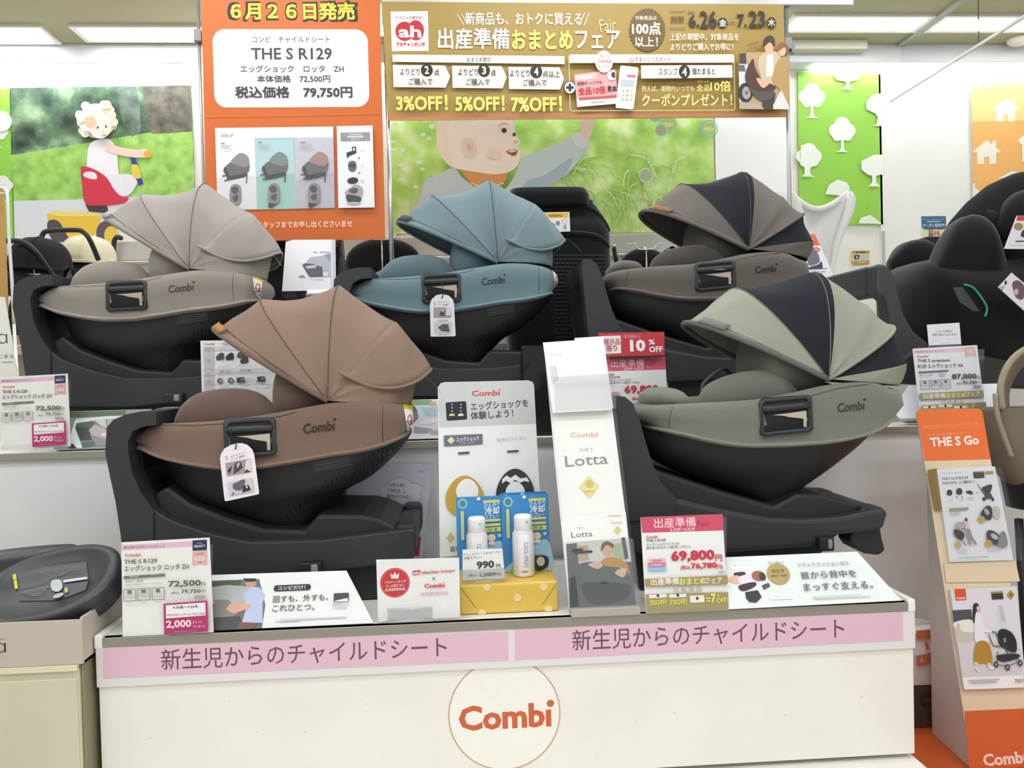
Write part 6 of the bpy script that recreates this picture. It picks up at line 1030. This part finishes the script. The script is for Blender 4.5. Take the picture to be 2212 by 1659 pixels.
S = Sign('hang_tag', (2190, 520), R0.y-.26, roll=.0).view(1780, 360, 3.072); S.panel([(1278, 326), (1400, 326), (1400, 548), (1195, 545)], 'e6e4ea').poly([(1282, 328), (1335, 328), (1330, 360), (1276, 358)], 'd4402f').ell(1290, 398, 62, 48, '9d8a5e').poly([(1305, 450), (1330, 415), (1400, 420), (1400, 470), (1320, 468)], '3a3a3e', 1).line([(1270, 496), (1400, 494)], 9, '4a4a50').grey(1290, 520, 150, 6, 'c4c2c8'); o = S.done('white tag with a red corner hanging over the black seat at the right edge', 'hang tag')
S = Sign('hang_tag', (2190, 640), R0.y-.285, roll=.0).view(1780, 360, 3.072); S.panel([(1245, 703), (1420, 850), (1420, 1040), (1155, 800)], 'e4e0e2').poly([(1250, 770), (1290, 755), (1330, 800), (1320, 880), (1275, 870), (1255, 820)], '6a5458', 1).ell(1275, 830, 30, 40, 'c9b2b4').poly([(1160, 800), (1200, 790), (1185, 830)], 'c9a498').rect(1205, 770, 14, 24, '2a2a2c'); S.done('tilted white tag with a carrier photo low on the black seat', 'hang tag')
# ------------------------------------------------------------------ brochure tower, mat, bag, beige stroller
b = MB().box((1.03, 1.45, 0), (2.6, 2.26, .05), mat('cf5f2c', .55, 0, 'card')); solo('display_mat', b, 'orange platform on the floor right of the white counter', 'platform', (1.8, 1.9, 0), bevel=.003)
zm = .05; P0 = V((W(2099, 1659, Y=1.93).x, 1.93, zm)); CDB = mat('e3cfae', .7, 0, 'card'); t_ = .2
r = thing('brochure_tower', 'cardboard brochure tower with an orange head reading the stroller name', 'brochure stand', (P0.x+.15, 2.03, zm))
S = Sign('front_panel', None, 0, tilt=t_, P0=P0, thick=.004).view(1960, 860, 4.147)
S.panel([(80, 130), (95, 112), (125, 105), (630, 93), (660, 105), (675, 135), (755, 600), (1200, 3450), (612, 3480)], CDB, .004).poly([(80, 130), (95, 112), (125, 105), (630, 93), (660, 105), (675, 135), (745, 548), (155, 564)], 'ee7430')
S.text(397, 240, 24, '赤ちゃんはゆったり、クルマにすっきり。', 'f8b184', 500, .004, .02).line([(148, 270), (645, 258)], 2, 'f8b184').text(350, 320, 20, 'トラベルシステム対応ベビーカー', 'fbc6a0', 320, .006, .02).text(420, 385, 82, 'THE S Go', 'f6ece4', 438, .035, .02).grey(645, 600, 170, 12, 'dcc6b2')
S.zmin = zm+.001; S.done(parent=r)
S2 = S; S.view(1960, 1240, 3.96)
Sf = Sign('base_print', None, 0, tilt=t_, P0=P0+S.n*.0008, thick=.0006).view(1960, 1240, 3.96); Sf.poly([(490, 1172), (1250, 1140), (1300, 2000), (570, 2000)], 'd3622a').combi(830, 1572, 110, 'f3ddd0', 380, .02); Sf.zmin = zm+.001; Sf.done(parent=r, lab='orange foot with white lettering')
S2.view(1960, 860, 4.147); A_, B_, C_, D_ = S2.pt(590, 3380, -.003), S2.pt(160, 600, -.003), W(2003, 1003, Y=2.135), W(2014, 1588, Y=2.135); A_.z = D_.z = zm+.001
A2, B2 = S2.pt(1165, 3380, -.003), S2.pt(735, 600, -.003); A2.z = zm+.001
for P in ([A_, B_, C_, D_], [A2, B2, C_+(B2-B_), D_+(A2-A_)]):
    P[3].z = zm+.001; q = V((.004, 0, 0)); b = MB().add(P+[p+q for p in P], [(0, 1, 2, 3), (7, 6, 5, 4), (0, 4, 5, 1), (1, 5, 6, 2), (2, 6, 7, 3), (3, 7, 4, 0)], mat('cdc8c2', .7, 0, 'card')); put('side_panel', b, r)
pk = thing  # pockets
b = MB(); S2.view(1960, 860, 4.147); sheet(b, S2, [(190, 640), (800, 620), (985, 1450), (340, 1478)], .022, acr('e9ebea', .035)); sheet(b, S2, [(320, 1480), (960, 1455), (1000, 1640), (340, 1650)], .004, CDB); q0_, q1_, q2_, q3_ = S2.pt(190, 640, 0), S2.pt(340, 1478, 0), S2.pt(340, 1478, .022), S2.pt(190, 640, .022); b.add([q0_, q1_, q2_, q3_], [(0, 1, 2, 3)], acr('cfcdc2', .08)); put('clear_pocket', b, r)
F1 = Sign('flyer', None, 0, tilt=t_, P0=S2.pt(600, 1400, .008), thick=.007).view(1960, 860, 4.147); F1.panel([(262, 640), (785, 612), (952, 1452), (382, 1470)], 'efeff2').poly([(182, 645), (262, 628), (312, 1000), (248, 1008)], '8d7433')
F1.text(415, 668, 15, 'トラベルシステム対応ベビーカー', '9a9a9e', 235, 0, .02).text(425, 716, 26, 'THE S Goがあれば', '5a5a60', 240, .01, .02).text(455, 755, 26, 'THE Sがもっと便利に！', '5a5a60', 285, .01, .02).poly([(586, 660), (682, 655), (690, 715), (594, 720)], '3f3830').poly([(586, 660), (680, 656), (682, 668), (587, 672)], '7d6a34').poly([(688, 658), (766, 652), (770, 680), (694, 684)], 'b09a4c')
for x, y, q in ((375, 850, 52), (462, 840, 58), (550, 845, 50)): F1.poly([(x-q*.5, y), (x-q*.3, y-q*.5), (x+q*.2, y-q*.55), (x+q*.5, y-q*.1), (x+q*.3, y+q*.4), (x-q*.3, y+q*.4)] if q > 50 else [(x-30, y-8), (x, y-18), (x+30, y-4), (x+26, y+18), (x-14, y+8)], '2c2d31', 2)
for x in (440, 486): F1.ell(x, 888, 12, 14, '4a4a50')
F1.line([(622, 768), (660, 830), (700, 880)], 6, '3a3a3e').poly([(660, 810), (700, 785), (748, 775), (752, 805), (730, 850), (690, 848)], '26272b', 1).poly([(685, 850), (740, 850), (765, 900), (690, 905)], '3c3d42').ell(680, 905, 26, 34, '2a2a2c').ell(760, 908, 24, 30, '2a2a2c').grey(620, 848, 26, 4, 'a0a0a4', 2).grey(385, 912, 34, 6).grey(472, 910, 46, 6).grey(562, 898, 60, 6, 'c4c4c8', 2).rect(452, 995, 175, 22, 'a59c7c', 10, .02).grey(420, 1035, 90, 8, 'c9c9d2', 2)
F1.poly([(645, 1040), (680, 985), (715, 962), (745, 985), (750, 1040), (735, 1090), (690, 1085)], '2b2426', 1).poly([(750, 980), (810, 978), (820, 1050), (800, 1085), (760, 1060)], 'cfc4b8', 1).ell(700, 1018, 40, 60, 'b9a8a8', .4).ell(652, 1086, 62, 62, 'c9a84c').poly([(700, 1200), (735, 1182), (790, 1210), (830, 1260), (800, 1310), (740, 1300), (705, 1260)], '3a3436', 1).ell(768, 1240, 70, 44, 'cabcbc', -.6).poly([(820, 1210), (860, 1200), (885, 1290), (870, 1330), (800, 1330)], '8d8a86', 1).ell(716, 1302, 62, 62, 'c9a84c')
F1.poly([(500, 1080), (515, 1075), (530, 1110), (540, 1180), (505, 1180), (500, 1130)], 'd9d2d2').ell(513, 1088, 26, 34, '4b3c38').poly([(505, 1170), (545, 1170), (570, 1240), (612, 1310), (596, 1315), (545, 1250), (556, 1320), (540, 1320), (520, 1230)], 'a59294').poly([(420, 1120), (470, 1110), (505, 1130), (500, 1165), (430, 1160)], 'c4ada6', 1).poly([(400, 1190), (425, 1175), (495, 1210), (480, 1270), (430, 1250)], '352c30', 1).line([(470, 1260), (510, 1325)], 8, '4a4a4e').ell(438, 1312, 54, 54, 'c9a84c').grey(480, 1365, 110, 7, 'ccd', 2).grey(760, 1345, 120, 7, 'ccd', 2).grey(580, 1425, 330, 10, 'c2c2c4')
F1.done('white flyer with stroller photos in the upper pocket of the orange headed tower', 'flyer')
F2 = Sign('flyer', None, 0, tilt=t_, P0=S2.view(1960, 1240, 3.96).pt(700, 900, .012), thick=.010).view(1960, 1240, 3.96); F2.panel([(368, 138), (938, 104), (1015, 968), (488, 988)], 'dedde4').poly([(382, 310), (545, 302), (560, 400), (395, 412)], '4b4f52').poly([(400, 415), (560, 398), (580, 580), (435, 600), (410, 480)], 'e9e8e2', 1).poly([(410, 470), (440, 420), (470, 490), (580, 500), (580, 570), (430, 590)], 'c9c4b8', 1).poly([(430, 600), (700, 560), (970, 640), (985, 868), (470, 884)], 'd4d2d4').poly([(470, 884), (985, 866), (1015, 968), (488, 988)], 'f1f1f3')
F2.poly([(400, 128), (495, 126), (505, 222), (412, 226)], 'd9532c').combi(455, 203, 22, 'f3e0d8', 78).poly([(714, 152), (812, 146), (820, 214), (722, 218)], '3a352f').poly([(714, 152), (812, 146), (813, 162), (716, 168)], '9c8a48').poly([(880, 135), (915, 175), (882, 220), (845, 178)], 'b79a3a').ell(880, 178, 30, 36, '8d7530')
F2.ell(586, 282, 56, 66, '2f2826').poly([(556, 300), (580, 300), (578, 400), (562, 416), (555, 360)], '2f2826', 1).ell(604, 296, 34, 48, 'e6b9a0').poly([(578, 340), (610, 330), (635, 370), (660, 460), (720, 488), (715, 502), (650, 500), (690, 585), (580, 582), (570, 460)], 'e8e7ec', 1).poly([(585, 588), (685, 586), (722, 750), (640, 762), (565, 745)], 'b0862a', 1).poly([(556, 790), (580, 780), (620, 840), (600, 840)], 'e4e2e4').poly([(676, 790), (700, 770), (750, 808), (700, 816)], 'e4e2e4').poly([(566, 748), (600, 756), (590, 790), (570, 785)], 'e9c8b4').poly([(670, 760), (700, 758), (702, 785), (680, 790)], 'e9c8b4')
F2.poly([(766, 510), (785, 475), (830, 470), (890, 505), (925, 580), (920, 665), (850, 650), (780, 600)], '1f2023', 1).poly([(808, 550), (830, 540), (840, 570), (820, 590)], '8d847e').line(cr([(690, 515), (712, 580), (740, 615), (850, 620)], 4), 8, '44464a').line(cr([(715, 495), (745, 500), (790, 580), (830, 630), (870, 740)], 4), 9, '3c3e42').line([(765, 660), (760, 750)], 7, '55575b').line([(860, 660), (950, 740)], 7, '55575b').line([(755, 770), (845, 785), (950, 745)], 6, '55575b').poly([(765, 690), (930, 680), (940, 715), (820, 748), (765, 730)], '2a2b2e', 1)
for x, y in ((748, 770), (845, 795), (952, 758)): F2.ell(x, y, 42, 50, '3a3b3f').ell(x, y, 20, 24, '9a9a9c')
F2.text(955, 908, 28, 'THE S Go', '62626a', 100, .02, .02).grey(640, 912, 270, 10, 'b4b4ba', 2)
for k in range(2): F2.rect(785-k*20+22, 335, 7, 130, 'a8a8b0', 0, .08)
F2.done('flyer of a woman in a mustard skirt pushing a stroller in the lower tower pocket', 'flyer')
# shopping bag and brown carton seen between counter and tower
Y = 2.215; p0, p1 = L3(1983, 1330, Y), L3(2030, 1450, Y); zt_ = L3(1990, 1316, Y).z; zb_ = L3(1995, 1467, Y).z
b = MB().box((1.06, 2.17, .052), (1.44, 2.255, zb_-.002), mat('4a362e', .7, 0, 'card')); r = solo('carton', b, 'dark brown carton under the white bag beside the counter', 'carton', (1.2, 2.21, .05))
S = Sign('carton_print', (2000, 1500), 2.169).view(1800, 1450, 7.373); S.ring(1500, 460, 260, 230, 60, '3a251e'); o = S.done(); o.parent = r; m_ = S.mw.copy(); m_.translation = S.o-ORG[r]; o.matrix_basis = m_; del S
b = MB(); rows = [[(1.07, 2.175, zb_), (1.42, 2.175, zb_), (1.42, 2.255, zb_), (1.07, 2.255, zb_)], [(1.055, 2.165, zb_+.09), (1.43, 2.165, zb_+.09), (1.43, 2.265, zb_+.09), (1.055, 2.265, zb_+.09)], [(1.06, 2.175, zt_-.05), (1.40, 2.175, zt_-.06), (1.40, 2.25, zt_-.06), (1.06, 2.25, zt_-.05)], [(1.075, 2.205, zt_+.03), (1.35, 2.205, zt_-.04), (1.35, 2.215, zt_-.04), (1.075, 2.215, zt_+.03)]]
b.grid(rows, mat('e2ddd6', .35, 0, 'canopy'), True, (True, True), False); r = solo('shopping_bag', b, 'white plastic bag with orange print standing on the brown carton', 'bag', (1.2, 2.21, zb_))
S = Sign('bag_print', (2000, 1420), 2.160).view(1850, 1250, 6.636); S.poly([(855, 745), (1200, 715), (1200, 850), (860, 870)], 'd0714a').poly([(865, 1110), (1200, 1030), (1200, 1180), (890, 1258), (865, 1235)], 'd0714a').poly([(975, 910), (1010, 910), (1035, 960), (1040, 1015), (1000, 1018)], 'd0714a').text(935, 1165, 60, 'A', 'e6c8b4', 64, .02); o = S.done(); o.parent = r; m_ = S.mw.copy(); m_.translation = S.o-ORG[r]; o.matrix_basis = m_
# beige stroller behind the tower
Y = 2.22; r = thing('stroller', 'beige grey stroller with a tall folded hood behind the brochure tower', 'stroller', (1.72, Y, .05)); BG = can('8d8371')
hoop = [(2125, 880), (2122, 830), (2140, 785), (2175, 755), (2230, 738)]; hk = [tuple(L3(x, y, Y)) for x, y in hoop]; rows = []
for k, (dx, dy, ds) in enumerate(((0, -.075, 1), (.02, -.04, 1.0), (.05, .0, .98), (.09, .02, .95))): rows.append([(p[0]+dx, Y+dy, p[2]-.01*k) for p in cr(hk, 5)])
b = MB().grid(rows, BG, False); o = put('hood', b, r, fix=False); s = o.modifiers.new('thickness', 'SOLIDIFY'); s.thickness = .006
b = MB().tube([V(p)+V((0, -.004, 0)) for p in rows[0]], .009, can('a0967f'), 10).tube(cr([tuple(L3(*p, Y-.08)) for p in ((2150, 850), (2155, 900), (2175, 960), (2185, 985))], 5), .007, can('a0967f'), 8); put('hood_edge', b, r)
body = [((2180, 880), .115, .05), ((2190, 960), .10, .07), ((2215, 1020), .10, .06), ((2240, 1075), .05, .03)]
b = MB().blob([(L3(*p, Y).x+.02, Y, L3(*p, Y).z, rx, ry) for p, rx, ry in reversed(body)], can('7a715f'), 22, 2.6, 'z'); put('seat_fabric', b, r)
b = MB().blob([(L3(2240, 1040, Y).x, Y+.01, L3(0, 1180, Y).z, .07, .06), (L3(2235, 1040, Y).x, Y+.01, L3(0, 1100, Y).z, .08, .07), (L3(2225, 1040, Y).x, Y+.01, L3(2200, 1030, Y).z, .07, .06)], fab('1a1b1c'), 20, 2.8, 'z'); put('basket', b, r)
for dx in (-.02, .2):
    x_ = L3(2225, 1100, Y).x+dx; b = MB().tube([(x_, Y+.02, .62), (x_+.03, Y+.03, .12)], .012, pla('222325'), 10); put('leg', b, r)
    rows = [[(x_+.03+q, Y+.03+R_*math.cos(k*.3927), .125+R_*math.sin(k*.3927)) for k in range(16)] for q, R_ in ((-.018, .045), (-.018, .07), (-.012, .075), (.012, .075), (.018, .07), (.018, .045))]; b = MB().grid(rows, pla('161617', .6), True, (True, True)); put('wheel', b, r)
# ------------------------------------------------------------------ left side: cabinet, open carton with seat base, boards
CB = mat('d2ceb2', .5, 0, 'scuff'); Yc = 1.70; Xr = -.808; zc = W(150, 1437, Y=Yc).z
r = thing('storage_cabinet', 'cream painted cabinet at the left of the counter', 'cabinet', (Xr-.4, Yc+.25, 0))
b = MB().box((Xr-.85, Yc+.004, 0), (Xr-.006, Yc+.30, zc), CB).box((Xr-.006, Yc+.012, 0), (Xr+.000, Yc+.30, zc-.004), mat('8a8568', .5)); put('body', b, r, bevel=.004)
a = W(165, 1466, Y=Yc); b = MB().box((Xr-.80, Yc, .02), (a.x, Yc+.004, a.z), CB); put('door', b, r, bevel=.0015)
b = MB().box((Xr-.85, Yc-.002, zc-.012), (Xr-.006, Yc+.01, zc), mat('e0dcb8', .5)); put('top_edge', b, r)
KB = mat('c3b8a9', .7, 0, 'card'); zt_ = W(100, 1343, Y=Yc).z; xr_ = -.803
r = thing('open_carton', 'beige open carton with the black seat part on the cream cabinet', 'carton', (xr_-.25, Yc+.15, zc))
b = MB(); k_ = .012; P_ = [(xr_-.62, Yc), (xr_, Yc), (xr_+.0, Yc+.29), (xr_-.62, Yc+.29)]
b.box((xr_-.62, Yc+.002, zc+.001), (xr_, Yc+.008, zt_), KB).box((xr_-.006, Yc+.008, zc+.001), (xr_, Yc+.285, zt_+.004), KB).box((xr_-.62, Yc+.285, zc+.001), (xr_, Yc+.291, zt_+.004), KB).box((xr_-.62, Yc+.008, zc+.001), (xr_, Yc+.285, zc+.006), KB); put('walls', b, r)
S = Sign('carton_print', (10, 1400), Yc+.0018).view(0, 1340, 5.2); S.text(0, 310, 116, 'ɑ', '2b2620', 132, -.012, al='C').grey(30, 212, 70, 10, '9a9084'); S.done(parent=r)
c0 = L3(105, 1262, Yc+.115); r = thing('seat_insert', 'black oval seat part with grey print and yellow labels lying in the open carton', 'seat part', c0+V((0, 0, -.08)), None)
PL = pla('3a3c3d', .4); b = MB(); Q = Matrix.Rotation(.60, 3, 'X') @ Matrix.Rotation(-.16, 3, 'Y'); pts = lambda rx, ry, z: [tuple(c0 + Matrix.Rotation(-.17, 3, 'Y') @ (Matrix.Rotation(.55, 3, 'X') @ V((rx*math.copysign(abs(math.cos(q*.1309))**.85, math.cos(q*.1309)), ry*math.copysign(abs(math.sin(q*.1309))**.85, math.sin(q*.1309)), z)))) for q in range(48)]
b.grid([pts(.144, .102, -.055), pts(.15, .108, -.02), pts(.154, .112, 0), pts(.148, .106, .008), pts(.125, .092, .004), pts(.12, .086, -.004), pts(.05, .04, -.004)], PL, True, (True, True)); put('dish', b, r)
Sn = (Matrix.Rotation(-.17, 3, 'Y') @ Matrix.Rotation(.55, 3, 'X')) @ V((0, 0, 1))
class FlatSign(Sign):
    def __init__(s, name, o, ex, ez, n): s.name = name; s.o = o; s.ex = ex; s.ez = ez; s.n = n; s.th = .0008; s.zmin = None; s.b = MB(); s.lay = 0; s.step = .0002; s.view()
RM = Matrix.Rotation(-.17, 3, 'Y') @ Matrix.Rotation(.55, 3, 'X')
S = FlatSign('printed_label', c0+Sn*-.0025, RM @ V((1, 0, 0)), RM @ V((0, 1, 0)), Sn).view(0, 1150, 7.213)
S.poly([(240, 650), (700, 540), (1340, 460), (1385, 740), (1330, 900), (900, 1060), (300, 1070)], pla('303438', .35))
for i in range(11): S.line([(290+6*i, 690+19*i), (700, 590+21*i), (1330-30*i*(i > 6), 520+19*i-(60 if i > 6 else 0))], 7, '6d7174')
S.poly([(205, 670), (258, 655), (268, 745), (215, 755)], 'c9c43c').poly([(222, 765), (270, 752), (288, 888), (242, 896)], 'c9c43c').poly([(1012, 880), (1062, 872), (1070, 948), (1020, 956)], 'b9b83c').poly([(992, 758), (1365, 705), (1372, 742), (1000, 798)], 'c4c8ca').poly([(815, 770), (945, 755), (985, 850), (960, 915), (885, 942), (810, 895)], 'b4b8ba', 1).ell(920, 1000, 140, 96, 'a6aaac')
for i in range(4): S.line([(340+50*i, 955+18*i), (770-40*i, 860+45*i)], 12, '7d8183')
S.done(parent=r)
c1 = L3(20, 1200, Yc+.265); r = thing('seat_insert', 'second black oval seat part with a flap behind the printed one in the carton', 'seat part', c1+V((0, 0, -.1)))
b = MB(); pt2 = lambda rx, ry, z: [tuple(c1 + Matrix.Rotation(-.08, 3, 'Y') @ (Matrix.Rotation(.35, 3, 'X') @ V((rx*math.cos(q*.1309), ry*math.sin(q*.1309), z)))) for q in range(48)]
b.grid([pt2(.16, .02, -.06), pt2(.165, .024, 0), pt2(.155, .018, .008), pt2(.05, .008, .004)], pla('46474a', .35), True, (True, True)); put('dish', b, r)
b = MB().prism([(L3(x, y, Yc+.24).x, L3(x, y, Yc+.24).z) for x, y in ((70, 1215), (188, 1180), (193, 1206), (150, 1215), (60, 1235))], Yc+.235, Yc+.245, BLK()); put('flap', b, r)
# board, wire stand at the far left
S = Sign('standing_board', (20, 890), 2.93, thick=.01).view(0, 300, 2.96); S.zmin = 0; S.panel([(-700, 1015), (22, 1010), (108, 1515), (210, 3200), (-700, 3200)], 'e6e6da', .01).text(16, 1278, 66, 'ɑ', '3f3e38', 62, -.01).text(40, 1390, 26, 'じまる', '55544c', 92, .008).grey(45, 1428, 90, 8, 'a4a39a'); o = S.done('white board with large dark letters at the far left behind the grey seat base', 'board')
S = Sign('standing_board', (0, 640), 3.05, thick=.01).view(0, 0, 1); S.zmin = 0; S.panel([(-200, 400), (5, 400), (15, 650), (15, 1600), (-200, 1600)], 'b98f4c', .01); S.done('narrow tan board at the left frame edge above the white board', 'board')
WM = mat('dcdeda', .3, .4); b = MB().tube(cr([tuple(L3(x, y, 3.02)) for x, y in ((-20, 405), (2, 405), (12, 410), (16, 425), (20, 520), (26, 610), (30, 700))], 5), .006, WM, 8).tube([L3(-10, 416, 3.02), L3(14, 418, 3.02)], .003, WM, 6)
p_ = L3(30, 700, 3.02); b.tube([p_, (p_.x+.02, 3.04, 0)], .006, WM, 8); solo('wire_stand', b, 'thin white wire stand at the far left edge', 'stand', (p_.x, 3.02, 0))
